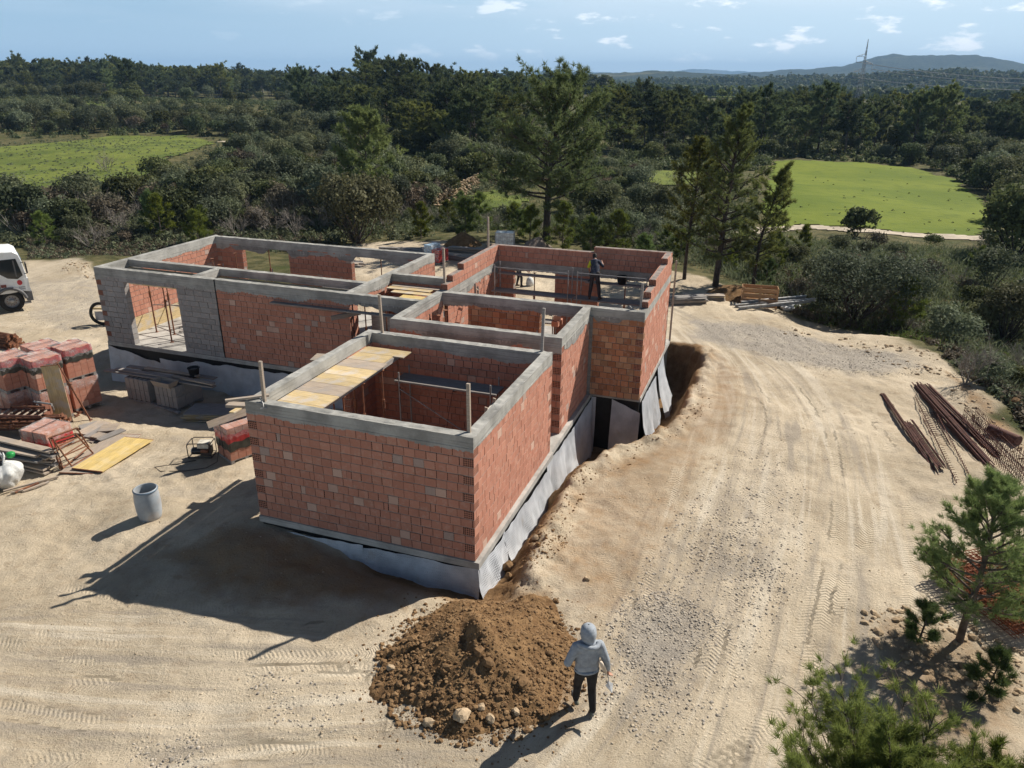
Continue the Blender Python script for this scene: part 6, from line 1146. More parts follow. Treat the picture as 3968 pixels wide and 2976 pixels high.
def blades(c, d, m_, Ln, w, spread, rg, jit=.05):
    """m_ narrow triangles fanning out of every centre c along d; returns V, F, col"""
    n = len(c); C = np.repeat(c, m_, 0) + rg.normal(0, jit, (n*m_, 3)); D = unit(np.repeat(d, m_, 0) + rg.normal(0, spread, (n*m_, 3)))
    side = unit(np.cross(D, rg.normal(0, 1, D.shape))); ln = Ln*rg.uniform(.6, 1.2, (n*m_, 1))
    V = np.stack([C - side*w/2, C + side*w/2, C + D*ln], 1).reshape(-1, 3); F = np.arange(len(V)).reshape(-1, 3)
    base = np.repeat(rg.random(n), m_)*.6 + rg.random(n*m_)*.4
    return V, F, base
def leaves(c, nr, s, rg, asp=.6):
    n = len(c); a = unit(np.cross(nr, rg.normal(0, 1, (n, 3)))); b = np.cross(nr, a); k = s*rg.uniform(.6, 1.3, (n, 1))
    V = np.stack([c-a*k, c-b*k*asp, c+a*k, c+b*k*asp], 1).reshape(-1, 3); return V, np.arange(len(V)).reshape(-1, 4)
def fol_mesh(name, V, F, mat, base):
    col = np.repeat(base[:, None], 4, 1); col[:, 3] = 1
    return raw_mesh(name, V, F, mat, False, {'Col': ('FACE', 'FLOAT_COLOR', col)})
def pine_parts(seed, h, rad, base=.35, limbs=16, sub=5, tl=.5, tw=.05, tm=12, lean=(0, 0), tr=.016, top=.35, spread=.55, sides=6, flat=1.0, rnd=False):
    rg = np.random.default_rng(seed); mb = MB(); tp = []
    ph = rg.uniform(0, 6, 2)
    for i in range(9):
        f = i/8; tp.append(np.array([lean[0]*f*f*h + .02*h*math.sin(f*5+ph[0])*f, lean[1]*f*f*h + .02*h*math.sin(f*4+ph[1])*f, f*h*(.88 if rnd else .97)]))
    tp = np.array(tp); mb.tube(tp, [h*tr*(1.25-f*1.15) + .012 for f in np.linspace(0, 1, 9)], sides)
    def trunk(t): return np.array([np.interp(t, np.linspace(0, 1, 9), tp[:, k]) for k in range(3)])
    C = []; Dv = []; az = rg.uniform(0, 6.28)
    for i in range(limbs):
        s = (i+rg.uniform(.1, .9))/limbs; t = base+(1-base)*s*.98; az += 2.4+rg.uniform(-.5, .5); o = trunk(t)
        pr = (math.sin(math.pi*min(1, .22+.78*s))**.65)*(1-s) ** .12 if s < .97 else top
        ln = rad*max(top*.6, pr)*rg.uniform(.6, 1.15); el_ = R(5+48*s)+rg.uniform(-.2, .25)
        if rnd: ln = rad*(math.sin(math.pi*min(1, .24+.6*s))**.6)*rg.uniform(.55, 1.15)*(1 if s < .85 else .7); el_ = R(2+36*s)+rg.uniform(-.25, .3)
        d = np.array([math.cos(az)*math.cos(el_), math.sin(az)*math.cos(el_), math.sin(el_)*flat]); side = np.array([-math.sin(az), math.cos(az), 0])
        pts = []; bend = rg.uniform(-.25, .25)
        for k in range(5):
            f = k/4; pts.append(o + d*ln*f + side*bend*ln*f*f + np.array([0, 0, .18*ln*f*f]))
        r0 = h*tr*.38*(1-.6*s)+.006; mb.tube(pts, [r0*(1-.8*k/4)+.004 for k in range(5)], max(3, sides-2), caps=False)
        pts = np.array(pts); C.append(pts[-1]); Dv.append(d+np.array([0, 0, .5]))
        for k in range(sub):
            f = rg.uniform(.3, 1.0); p = np.array([np.interp(f, np.linspace(0, 1, 5), pts[:, q]) for q in range(3)])
            d2 = unit(d*.7 + side*rg.choice([-1, 1])*rg.uniform(.4, 1.1) + np.array([0, 0, rg.uniform(-.1, .7)])); l2 = ln*rg.uniform(.18, .42)
            e = p+d2*l2; mb.tube([p, (p+e)/2+np.array([0, 0, .03*ln]), e], [r0*.35+.003, r0*.25+.002, .002], 3, caps=False)
            for q in (.45, .72, 1.0):
                C.append(p+d2*l2*q+rg.normal(0, .06*ln*.5, 3)); Dv.append(d2+np.array([0, 0, .45]))
    C = np.array(C); Dv = unit(np.array(Dv)); V, F, b = blades(C, Dv, tm, tl, tw, spread, rg, tl*.12)
    return mb, V, F, b
def bush_parts(seed, rad, h, n, ls, lobes=6, asp=.6, twigs=8, gap=.0):
    rg = np.random.default_rng(seed); P = []; Nn = []
    per = n//lobes
    for i in range(lobes):
        a = rg.uniform(0, 6.28); r = rad*rg.uniform(.15, .62); sc = rg.uniform(.38, .62); cz = h*rg.uniform(.42, .72) if i else h*.6
        c = np.array([r*math.cos(a), r*math.sin(a), cz]); e = np.array([rad*sc, rad*sc, min(h-cz, cz)*rg.uniform(.85, 1.1)])
        d = unit(rg.normal(0, 1, (per, 3))); d[:, 2] = np.where(rg.random(per) < .75, np.abs(d[:, 2]), d[:, 2]); k = rg.uniform(.35, 1, (per, 1))**.45
        lump = 1+.28*(vnoise(d[:, 0]*2.6+seed+i*3, d[:, 1]*2.6+d[:, 2]*2.1, seed)[:, None]-.5)*2
        P.append(c+d*e*k*lump); Nn.append(d)
    P = np.concatenate(P); Nn = np.concatenate(Nn); kp = P[:, 2] > .03
    P, Nn = P[kp], Nn[kp]; Nn = unit(Nn+rg.normal(0, .75, Nn.shape)); V, F = leaves(P, Nn, ls, rg, asp)
    cl = vnoise(P[:, 0]*2.2/rad*1.5+9, P[:, 1]*2.2/rad*1.5+P[:, 2]*1.7, seed+4); b = np.clip(cl*.8-.15+rg.random(len(P))*.5, 0, 1)
    mb = MB()
    for i in range(twigs):
        a = rg.uniform(0, 6.28); q = rg.uniform(.3, .85); e = np.array([math.cos(a)*rad*q, math.sin(a)*rad*q, h*rg.uniform(.5, .92)]); m1 = e*.5+rg.normal(0, .08*rad, 3)
        mb.tube([(0, 0, -.1), m1, e], [.05*rad*.5, .03*rad*.5, .006], 4, caps=False)
    return mb, V, F, b
def twig_parts(seed, h, rad, n1=7, n2=5, n3=4, r0=.03):
    rg = np.random.default_rng(seed); mb = MB()
    def br(p, d, ln, r, lev):
        e = p+d*ln; md = (p+e)/2+rg.normal(0, .09*ln, 3); mb.tube([p, md, e], [r, r*.75, r*.5], 4 if lev < 2 else 3, caps=False)
        if lev < 3:
            for _ in range((n2, n3, 3)[lev]): 
                f = rg.uniform(.35, 1); br(p+(e-p)*f, unit(d+rg.normal(0, .55, 3)+np.array([0, 0, .15])), ln*rg.uniform(.4, .65), r*.5, lev+1)
    for i in range(n1):
        a = rg.uniform(0, 6.28); d = unit(np.array([math.cos(a)*rad/h, math.sin(a)*rad/h, 1])+rg.normal(0, .15, 3)); br(np.zeros(3), d, h*.5*rg.uniform(.7, 1.1), r0*rg.uniform(.6, 1), 0)
    return mb
PROTO = {}
def proto_single(key, parts, fm, bm):
    """one mesh with two materials, for plants too small in the picture to show parts"""
    mb, V, F, b = parts; k = F.shape[1]
    TV_ = np.array(mb.v, np.float32).reshape(-1, 3); TF_ = [f for f in mb.f if len(f) == 4]
    if k == 3: TF2 = np.array([[f[0], f[1], f[2]] for f in TF_]+[[f[0], f[2], f[3]] for f in TF_], int).reshape(-1, 3)
    else: TF2 = np.array(TF_, int).reshape(-1, 4)
    VV = np.concatenate([V, TV_]); FF = np.concatenate([F, TF2+len(V)]); mi = np.r_[np.zeros(len(F)), np.ones(len(TF2))]
    cb = np.r_[b, np.full(len(TF2), .5)]; col = np.repeat(cb[:, None], 4, 1)
    PROTO.setdefault(key, []).append(raw_mesh(key, VV, FF, [fm, bm], False, {'Col': ('FACE', 'FLOAT_COLOR', col)}, mi))
for i in range(6):
    proto_single('forest_pine', pine_parts(100+i, 10, (3.3, 3.7, 2.9, 3.9, 3.4, 3.0)[i], (.3, .22, .4, .26, .15, .45)[i], 26, 9, .6, .2, 9, (.03*(i-2.5)*.5, .02), .014, .4, .9, 4, rnd=True), (M_pined, M_pine)[i % 3 == 0], M_bark)
for i in range(5): proto_single('olive_bush', bush_parts(200+i, 1.9, 3.2, 2600, .13, 7, .45, 6), M_olive, M_barkd)
for i in range(4): proto_single('mastic_bush', bush_parts(220+i, 1.9, 2.7, 2600, .12, 7, .7, 5), M_mast, M_barkd)
for i in range(2): proto_single('scrub_bush', bush_parts(240+i, 1.0, 1.3, 1100, .075, 5, .4, 14), M_dry, M_twig)
for i in range(3): proto_single('young_pine', pine_parts(260+i, 3.2, 1.15, .06, 18, 5, .34, .05, 12, (.02, .02), .012, .3, .7, 4), M_ypine, M_bark)
for i in range(3): PROTO.setdefault('bare_shrub', []).append(twig_parts(280+i, 2.2, 1.5).build('bare_shrub', M_twig))
for o in PROTO['bare_shrub']: COL.objects.unlink(o)
PROTO['bare_shrub'] = [o.data for o in PROTO['bare_shrub']]
def put(key, loc, sc, label, cat, group, sz=None, i=None):
    me = PROTO[key][random.randrange(len(PROTO[key])) if i is None else i]; o = bpy.data.objects.new(key, me); COL.objects.link(o)
    o.location = (loc[0], loc[1], loc[2]-.05); o.rotation_euler = (random.uniform(-.04, .04), random.uniform(-.04, .04), random.uniform(0, 6.28)); z = sz or sc; o.scale = (sc, sc*random.uniform(.88, 1.12), z)
    return tag(o, label, cat, group)
def inpoly(p, pl):
    c = False
    for (ax, ay), (bx, by) in zip(pl, pl[1:]+pl[:1]):
        if (ay > p[1]) != (by > p[1]) and p[0] < (bx-ax)*(p[1]-ay)/(by-ay)+ax: c = not c
    return c
clear = [wp([(1640,480),(1665,350),(1690,340),(2000,358),(2140,420),(2170,500),(2110,520),(1740,497),(1640,505)]), wp([(-250,310),(0,308),(200,298),(400,294),(500,310),(350,372),(250,440),(0,458),(-250,460)]), wp([(60,233),(180,226),(290,233),(180,242)]),
         wp([(1335,385),(1420,369),(1530,373),(1560,395),(1440,404)]), wp([(1005,430),(1060,410),(1150,430),(1120,455),(1030,450)]), wp([(1430,518),(1640,502),(1740,486),(2212,510),(2212,524),(1740,503)])]
house_uv = [(-26, 19, -2.5, 30), ]
taken = []
def scatter(pl, n, kinds, label, group, mind=1.0, avoid=True):
    """plants at random ground spots seen inside a polygon of the photo"""
    xs_ = [p[0] for p in pl]; ys_ = [p[1] for p in pl]; made = 0; tries = 0
    while made < n and tries < n*12:
        tries += 1; p = (random.uniform(min(xs_), max(xs_)), random.uniform(min(ys_), max(ys_)))
        if not inpoly(p, pl): continue
        q = gp(*p)
        if avoid and any(inpoly((q.x, q.y), c) for c in clear): continue
        if inpoly((q.x, q.y), site_poly): continue
        if any((q.x-a)**2+(q.y-b)**2 < mind*mind for a, b in taken): continue
        taken.append((q.x, q.y)); r = random.random(); acc = 0
        for key, prob, s0, s1, lab, cat in kinds:
            acc += prob
            if r <= acc: s = random.uniform(s0, s1); put(key, q, s, lab+label, cat, cat+'s '+group, s*random.uniform(.85, 1.15)); break
        made += 1
FP = lambda s0, s1, p=1.0, lab='dark green pine ': ('forest_pine', p, s0, s1, lab, 'pine tree')
OB = lambda p, s0, s1: ('olive_bush', p, s0, s1, 'grey green wild olive bush ', 'olive bush')
MA = lambda p, s0, s1: ('mastic_bush', p, s0, s1, 'dense dark evergreen bush ', 'evergreen bush')
SC = lambda p, s0, s1: ('scrub_bush', p, s0, s1, 'low dry brown scrub bush ', 'scrub bush')
YP = lambda p, s0, s1: ('young_pine', p, s0, s1, 'bright green young pine ', 'young pine')
BS = lambda p, s0, s1: ('bare_shrub', p, s0, s1, 'leafless grey twiggy shrub ', 'bare shrub')
scatter([(-40,205),(60,210),(300,217),(560,215),(640,222),(640,196),(300,190),(-40,193)], 130, [FP(.85, 1.4)], 'in the forest wall along the left skyline', 'of the left skyline forest', 3.6)
scatter([(640,225),(900,240),(1100,238),(1250,215),(1250,192),(900,188),(640,194)], 100, [FP(.95, 1.4)], 'in the wood on the middle skyline behind the house', 'of the middle skyline wood', 3.2)
scatter([(610,245),(900,250),(1140,250),(1140,335),(1000,360),(830,330),(700,290)], 52, [FP(.75, 1.05)], 'on the wooded slope behind the left wing', 'of the slope behind the house', 2.6)
scatter([(1290,240),(1500,250),(1640,262),(1900,270),(1905,338),(1700,338),(1500,352),(1380,345),(1290,310)], 74, [FP(.75, 1.0)], 'in the dark wood beyond the green field', 'of the wood beyond the green field', 2.8)
scatter([(1915,300),(2250,300),(2330,352),(2100,352),(1960,345)], 36, [FP(.8, 1.05)], 'in the dark grove right of the pylon', 'of the right hand grove', 2.6)
scatter([(-40,240),(100,246),(330,250),(600,262),(680,300),(520,296),(300,286),(-40,298)], 125, [OB(.62, .9, 1.5), MA(.2, .8, 1.3), SC(.18, 1.2, 2.2)], 'in the belt between the upper meadow and the forest', 'of the belt above the meadow', 1.6)
scatter([(480,330),(700,320),(900,380),(1010,470),(700,500),(460,505),(250,500),(30,520),(0,470),(250,446),(360,400)], 150, [OB(.45, .8, 1.3), MA(.25, .8, 1.25), BS(.14, .9, 1.5), SC(.16, 1.3, 2.2)], 'in the thicket behind the left wing', 'of the thicket behind the left wing', 1.7)
scatter([(880,330),(1150,330),(1150,400),(1060,400),(1000,412),(900,380)], 26, [OB(.5, .9, 1.3), MA(.5, .8, 1.2)], 'left of the big pine', 'left of the big pine', 1.8)
scatter([(1230,345),(1440,345),(1450,400),(1400,470),(1250,490)], 26, [OB(.5, .6, 1.0), MA(.3, .6, .9), SC(.2, 1, 1.5)], 'between the big pine and the slender pines', 'right of the big pine', 1.5)
scatter([(1900,345),(2240,350),(2320,500),(2190,500),(2150,420),(2060,375)], 46, [OB(.5, .85, 1.35), MA(.5, .8, 1.3)], 'along the right edge of the green field', 'along the right of the field', 1.7)
scatter([(1680,545),(1800,520),(2000,530),(2330,560),(2330,930),(2160,855),(2000,735),(1850,690),(1700,650)], 54, [OB(.45, .35, .75), MA(.2, .35, .65), SC(.2, .6, 1.2), YP(.05, .4, .7), BS(.1, .5, .9)], 'on the overgrown slope right of the gravel drive', 'of the slope right of the drive', 1.2)
scatter([(150,535),(460,502),(1000,492),(1160,520),(1440,556),(1440,505),(1000,470),(500,478),(80,528)], 56, [YP(.3, .5, .9), OB(.22, .4, .7), BS(.22, .6, 1.0), MA(.14, .35, .6), SC(.12, .6, 1.1)], 'on the fringe just behind the building site', 'of the fringe behind the site', 1.3)
scatter([(1440,560),(1700,640),(1700,560),(1440,520)], 18, [YP(.3, .3, .6), SC(.4, .5, 1), OB(.3, .3, .5)], 'around the slender pines right of the house', 'around the slender pines', 1.0)
scatter([(-40,214),(60,218),(300,226),(600,226),(900,252),(1130,250),(1130,240),(620,214),(300,216),(-40,208)], 60, [MA(.6, 1.1, 1.7), OB(.4, 1.1, 1.7)], 'at the dark foot of the skyline forest', 'at the foot of the skyline forest', 2.2)
scatter([(600,250),(900,255),(1140,255),(1140,335),(1000,360),(830,330),(680,295)], 60, [MA(.55, 1.0, 1.6), OB(.45, 1.0, 1.6)], 'under the pines of the slope behind the left wing', 'under the pines behind the house', 1.8)
scatter([(1290,262),(1640,275),(1900,285),(1905,342),(1700,341),(1500,356),(1380,350),(1290,320)], 52, [MA(.7, .9, 1.4), OB(.3, .9, 1.3)], 'in the hedge beyond the green field', 'of the hedge beyond the green field', 1.6)
scatter([(1905,330),(2250,330),(2330,356),(2080,360),(1960,348)], 26, [MA(.6, 1.0, 1.5), OB(.4, 1.0, 1.5)], 'at the foot of the right hand grove', 'of the right hand grove foot', 1.6)
# trees one can point to, each with trunk and crown parts
def tree(name, parts, loc, label, cat, fm, bm, rotz=0.0):
    mb, V, F, b = parts; t = thing(name, label, cat, (loc[0], loc[1], loc[2]-.08), rotz); mb.build('trunk', bm, t); link('crown', fol_mesh('crown', V, F, fm, b), t); return t
def gtree(px, py, name, parts, label, cat, fm, bm): return tree(name, parts, gp(px, py), label, cat, fm, bm)
gtree(1180, 520, 'pine_tree', pine_parts(301, 10.9, 4.3, .28, 56, 12, .38, .055, 20, (.085, .0), .02, .3, .85, 8, rnd=True), 'tall broad pine with bare leaning trunk directly behind the house', 'pine tree', M_pine, M_barkd)
gtree(1478, 603, 'pine_tree', pine_parts(302, 7.5, 1.65, .3, 44, 11, .22, .034, 13, (.035, .02), .011, .3, .7, 6), 'slender pine nearest the far brick room, left of the three', 'pine tree', M_pine, M_barkd)
gtree(1545, 618, 'pine_tree', pine_parts(303, 9.4, 2.0, .16, 62, 11, .22, .034, 13, (.075, .01), .014, .2, .7, 6), 'tallest of the three slender pines, middle one, with pointed crown', 'pine tree', M_pine, M_barkd)
gtree(1626, 622, 'pine_tree', pine_parts(304, 6.4, 1.45, .22, 40, 11, .22, .034, 13, (.14, .04), .012, .3, .7, 6), 'right hand slender pine leaning toward the green field', 'pine tree', M_pine, M_barkd)
gtree(795, 470, 'pine_tree', pine_parts(305, 8.8, 3.0, .2, 44, 9, .4, .075, 18, (.01, .01), .014, .3, .8, 6), 'bright green pine rising out of the thicket behind the brown carob', 'pine tree', M_pine, M_bark)
gtree(1270, 208, 'pine_tree', pine_parts(306, 15, 4.2, .5, 22, 7, .9, .25, 10, (.02, 0), .013, .5, .9, 5, rnd=True), 'lone round topped pine on the skyline right of the big pine', 'pine tree', M_pined, M_barkd)
gtree(1765, 338, 'pine_tree', pine_parts(307, 13.2, 2.6, .55, 16, 7, .7, .2, 10, (.01, 0), .013, .6, .9, 5, rnd=True), 'high umbrella topped pine standing above the wood left of the pylon', 'pine tree', M_pined, M_barkd)
gtree(1640, 338, 'pine_tree', pine_parts(308, 11.0, 1.5, .78, 8, 6, .6, .2, 9, (.01, 0), .01, .6, .8, 5), 'thin pine with small tuft of a crown beyond the green field', 'pine tree', M_pined, M_barkd)
for i, (px, py, h, w) in enumerate([(850,205,12.5,3.2),(1055,212,12,3.0),(715,205,12.5,2.2),(480,212,13,3.6)]):
    gtree(px, py, 'pine_tree', pine_parts(320+i, h, w, .5, 18, 7, .8, .24, 9, (.01*i, 0), .012, .5, .9, 5, rnd=True), ['tall round headed skyline pine in the middle of the wood', 'tall skyline pine with bare trunk left of the big pine', 'wispy thin crowned pine poking above the skyline wood', 'broad domed pine on the left skyline'][i], 'pine tree', M_pined, M_barkd)
gtree(770, 527, 'carob_tree', bush_parts(330, 3.3, 4.9, 9000, .13, 11, .7, 16), 'broad brownish carob tree behind the back wall of the left wing', 'carob tree', M_carob, M_bark)
gtree(1845, 695, 'olive_tree', bush_parts(331, 3.1, 3.6, 12000, .085, 12, .4, 22), 'big spreading olive bush beside the steel beams on the drive edge', 'olive tree', M_olive, M_barkd)
gtree(1945, 712, 'young_pine', pine_parts(332, 2.6, 1.0, .05, 20, 6, .26, .035, 14, (.02, 0), .012, .3, .7, 5), 'yellow green young pine on the right of the spreading olive bush', 'young pine', M_ypine, M_bark)
gtree(2165, 745, 'almond_tree', bush_parts(333, 1.7, 3.2, 3600, .085, 9, .45, 26), 'small gnarled tree with dark forked trunk at the right edge', 'almond tree', M_carob, M_barkd)
gtree(1850, 510, 'fig_tree', bush_parts(334, 1.45, 2.5, 2600, .13, 7, .8, 8), 'dark round tree standing in front of the track by the green field', 'fig tree', M_mast, M_barkd)
gtree(2190, 560, 'holm_oak', bush_parts(335, 3.6, 5.2, 9000, .15, 11, .7, 8), 'large dark round oak at the lower right corner of the green field', 'oak tree', M_mast, M_barkd)
gtree(1420, 470, 'olive_tree', bush_parts(336, 1.9, 3.0, 4000, .1, 6, .45, 6), 'round grey green olive left of the slender pines', 'olive tree', M_olive, M_barkd)
for i, (px, py, h) in enumerate([(1005,515,2.9),(1215,545,3.2),(1275,560,2.6),(1330,560,3.0),(1145,520,2.4),(910,515,2.6),(430,530,2.4),(1390,580,1.9)]):
    gtree(px, py, 'young_pine', pine_parts(340+i, h, h*.36, .06, 20, 6, .28, .04, 14, (.01, .01), .012, .3, .7, 5), ['bright young pine behind the pallet of blue bags', 'bushy young pine at the foot of the big pine', 'young pine second right of the big pine trunk', 'young pine behind the worker, third right of the big pine', 'small young pine just left of the big pine trunk', 'young pine behind the end of the left wing', 'yellow green young pine behind the left end of the house', 'smallest young pine near the slender pines'][i], 'young pine', M_ypine, M_bark)
for i, (px, py, s) in enumerate([(585,505,1.5),(640,510,1.3),(510,512,1.2),(200,535,1.2)]):
    put('bare_shrub', gp(px, py), s, ['large leafless bush behind the back wall of the left wing', 'leafless shrub left of the brown carob tree', 'leafless shrub behind the left rear corner of the house', 'bare shrub on the bank behind the truck'][i], 'bare shrub', None)
for i, (px, py, s) in enumerate([(232,372,1.35),(1465,400,1.1),(1540,404,1.1),(2085,830,.9)]):
    put('bare_shrub', gp(px, py), s, ['lone bare almond tree standing in the left meadow', 'bare tree by the small meadow behind the slender pines', 'bare tree at the right end of the small meadow', 'small leafless sapling behind the steel bundles'][i], 'bare tree', None, s*1.3)
# foreground pines by the rebar
M_fgp = leaf_mat('near_pine_needles', (.095, .135, .032), (.215, .26, .072), .42)
fp = gp(2072, 1385); tree('pine_tree', pine_parts(350, 3.55, 1.15, .24, 44, 12, .135, .010, 30, (.0, .02), .014, .3, .62, 8), fp, 'small pine with open crown beside the rusty steel mesh', 'pine tree', M_fgp, M_bark)
q = at(1930, 1640, 1.6); bp = Vector((q[0], q[1], hz(q[0], q[1])))
tree('pine_tree', pine_parts(351, 1.5, 1.6, .3, 58, 13, .15, .010, 38, (.02, .0), .016, .5, .62, 8), bp, 'dense bright green pine crown at the bottom right corner of the photo', 'pine tree', M_fgp, M_bark)
q = at(2180, 1690, 1.2); tree('young_pine', pine_parts(352, 1.7, .8, .2, 20, 7, .15, .012, 44, (0, 0), .014, .4, .62, 6), (q[0], q[1], hz(q[0], q[1])), 'pine sprig in the very bottom right corner', 'young pine', M_ypine, M_bark)
for i, (px, py) in enumerate([(1985,1385),(2130,1500)]):
    tree('young_pine', pine_parts(360+i, .9, .42, .05, 14, 5, .13, .012, 30, (.1, 0), .012, .3, .7, 4), gp(px, py), ['little pine seedling at the foot of the small open pine', 'pine seedling on the brown soil right of the small pine'][i], 'young pine', M_ypine, M_bark)
def stone_wall(pts, h, label, seed):
    r2 = np.random.default_rng(seed); q = [gp(*p) for p in pts]; P = []; S_ = []
    for a, b in zip(q[:-1], q[1:]):
        ln = (b-a).length; n = int(ln*26)
        for _ in range(n): f = r2.random(); p = a.lerp(b, f); nr = Vector((-(b-a).y, (b-a).x, 0)).normalized(); z = r2.random()*h; o = p+nr*r2.uniform(-.22, .22)*(1.2-z/h*.5); P.append((o.x, o.y, hz(o.x, o.y)+z)); S_.append(r2.uniform(.09, .19))
    V, F, c = stones(np.array(P), np.array(S_), r2); o = link('stone_wall', raw_mesh('stone_wall', V, F, M_stone, False, {'Col': ('FACE', 'FLOAT_COLOR', np.repeat(c[:, None], 4, 1))})); return tag(o, label, 'stone wall')
stone_wall([(940,452),(985,432),(1032,404)], 1.5, 'stretch of dry stone wall in the scrub left of the big pine', 3)
# undergrowth: grass, thistles and low scrub nobody could count
def clumps(name, pl_list, n, size, mats, m_, wdt, flat=.5, seed=5):
    rg = np.random.default_rng(seed); C = []
    for pl, k in pl_list:
        xs_ = [p[0] for p in pl]; ys_ = [p[1] for p in pl]; c = 0
        while c < k:
            p = (rg.uniform(min(xs_), max(xs_)), rg.uniform(min(ys_), max(ys_)))
            if not inpoly(p, pl): continue
            c += 1; q = at(p[0], p[1], -1.5); C.append((q[0], q[1]))
    C = np.array(C); sd_ = poly_sd(C[:, 0], C[:, 1], site_poly); kk = sd_ < -.15
    for c in clear[:2]: kk &= poly_sd(C[:, 0], C[:, 1], c) < .3
    C = C[kk]; Z = hsite(C[:, 0], C[:, 1]); P = np.column_stack([C, Z]); d = np.zeros_like(P); d[:, 2] = 1
    V, F, b = blades(P, d, m_, size, wdt, flat+.4, rg, size*.5); o = link(name, fol_mesh(name, V, F, mats, b)); return tag(o, kind='stuff')
clumps('undergrowth', [([(1450,540),(1700,520),(2300,520),(2300,980),(2000,740),(1640,650),(1450,590)], 4600), ([(0,470),(600,500),(1200,500),(1450,560),(1450,470),(900,440),(400,460),(0,440)], 2600), ([(0,300),(0,500),(500,480),(1100,470),(1450,480),(1640,480),(1640,380),(1200,330),(700,300)], 3000)], 0, .42, M_olive, 12, .06)
clumps('green_weeds', [([(1450,545),(1700,520),(1900,520),(2300,540),(2300,960),(2100,820),(1640,650)], 2600), ([(460,500),(1000,500),(1450,560),(1450,480),(1000,440),(460,470)], 1700), ([(900,400),(1600,380),(1640,480),(1000,470)], 700)], 0, .3, M_ypine, 12, .05, seed=6)
clumps('dry_grass', [([(1640,640),(1800,690),(2020,750),(2130,850),(2300,980),(2300,900),(2100,780),(1850,660)], 900), ([(60,545),(460,500),(460,470),(60,510)], 500), ([(2000,760),(2300,990),(2300,900),(2100,770)], 500)], 0, .32, M_dry, 16, .018, seed=8)
def understory(name, pls, size, wd, mat, m_, seed, inside=None, spread=.9):
    r2 = np.random.default_rng(seed); C = []
    for pl, k in pls:
        xs_ = [p[0] for p in pl]; ys_ = [p[1] for p in pl]; c = 0
        while c < k:
            p = (r2.uniform(min(xs_), max(xs_)), r2.uniform(min(ys_), max(ys_)))
            if inpoly(p, pl): q = at(p[0], p[1], r2.uniform(-2.3, -.6)); C.append((q[0], q[1])); c += 1
    C = np.array(C); k = poly_sd(C[:, 0], C[:, 1], site_poly) < -.5
    for cl in clear: k &= (poly_sd(C[:, 0], C[:, 1], cl) < -.3) if inside is None else True
    if inside is not None: k &= poly_sd(C[:, 0], C[:, 1], inside) > .5
    C = C[k]; P = np.column_stack([C, hsite(C[:, 0], C[:, 1])]); d = unit(r2.normal(0, 1, (len(P)*m_, 3))); d[:, 2] = np.abs(d[:, 2]); s_ = np.repeat(r2.uniform(.55, 1.25, len(P)), m_)[:, None]*size
    V, F = leaves(np.repeat(P, m_, 0)+d*s_*np.array([.6, .6, .75])*r2.uniform(.4, 1, (len(d), 1)), unit(d+r2.normal(0, .6, d.shape)), wd, r2, .55); V = V.reshape(-1, 3); b = np.clip(np.repeat(r2.random(len(P)), m_)*.7+r2.random(len(d))*.4-.05, 0, 1); return tag(link(name, fol_mesh(name, V, F, mat, b)), kind='stuff')
understory('undergrowth', [([(1290,235),(1500,240),(1910,262),(2250,290),(2330,360),(2080,372),(1905,345),(1700,344),(1500,362),(1330,360)], 2400), ([(600,235),(1140,240),(1290,240),(1290,360),(1140,350),(1000,370),(800,340),(600,290)], 2000), ([(-40,222),(600,228),(600,300),(300,292),(-40,300)], 1300)], 1.7, .26, M_mast, 44, 11)
understory('undergrowth', [([(460,310),(700,310),(1150,350),(1150,480),(900,500),(0,520),(0,460),(250,430)], 2200), ([(1200,350),(1450,350),(1640,400),(1640,480),(1450,560),(1250,500)], 1500), ([(2050,360),(2330,360),(2330,540),(2160,500)], 900)], .9, .13, M_olive, 44, 12)
understory('weeds', [([(60,548),(460,512),(720,525),(720,500),(460,490),(60,520)], 1500), ([(2030,770),(2330,1060),(2330,800),(2130,720)], 2200), ([(1640,640),(2050,760),(2100,720),(1700,600)], 1500)], .4, .07, M_dry, 30, 13)
understory('weeds', [([(60,548),(460,512),(720,525),(720,500),(460,490),(60,520)], 900), ([(2030,770),(2330,1060),(2330,800),(2130,720)], 1300)], .4, .07, M_olive, 34, 14)
understory('meadow_tufts', [([(-40,300),(510,292),(510,340),(250,440),(-40,460)], 1500)], .4, .1, M_olive, 24, 15, clear[1])
understory('field_tufts', [([(1650,345),(2150,360),(2160,500),(1650,500)], 130)], .28, .07, M_mast, 20, 16, clear[0])
# far woodland beyond the trees one can tell apart
def far_wood(name, n, region, size, mat, seed, blades_n=60, lf=.2):
    rg = np.random.default_rng(seed); C = region(rg, n); Z = FARZ(C[:, 0], C[:, 1]); s = size*rg.uniform(.6, 1.25, len(C))
    d = unit(rg.normal(0, 1, (len(C)*blades_n, 3))); d[:, 2] = np.abs(d[:, 2])*1.0
    c = np.repeat(np.column_stack([C, Z+s*.35]), blades_n, 0); S_ = np.repeat(s, blades_n)[:, None]; p = c+d*S_*np.array([.55, .55, .75])*rg.uniform(.5, 1, (len(c), 1))
    V, F = leaves(p, unit(d+rg.normal(0, .5, d.shape)), 1.0, rg, .8)
    V = (V.reshape(-1, 4, 3)-p[:, None])*S_[:, :, None]*lf+p[:, None]; b = np.clip(np.repeat(rg.random(len(C)), blades_n)*.6+rg.random(len(c))*.4, 0, 1)
    o = link(name, fol_mesh(name, V.reshape(-1, 3), F, mat, b)); return tag(o, kind='stuff')
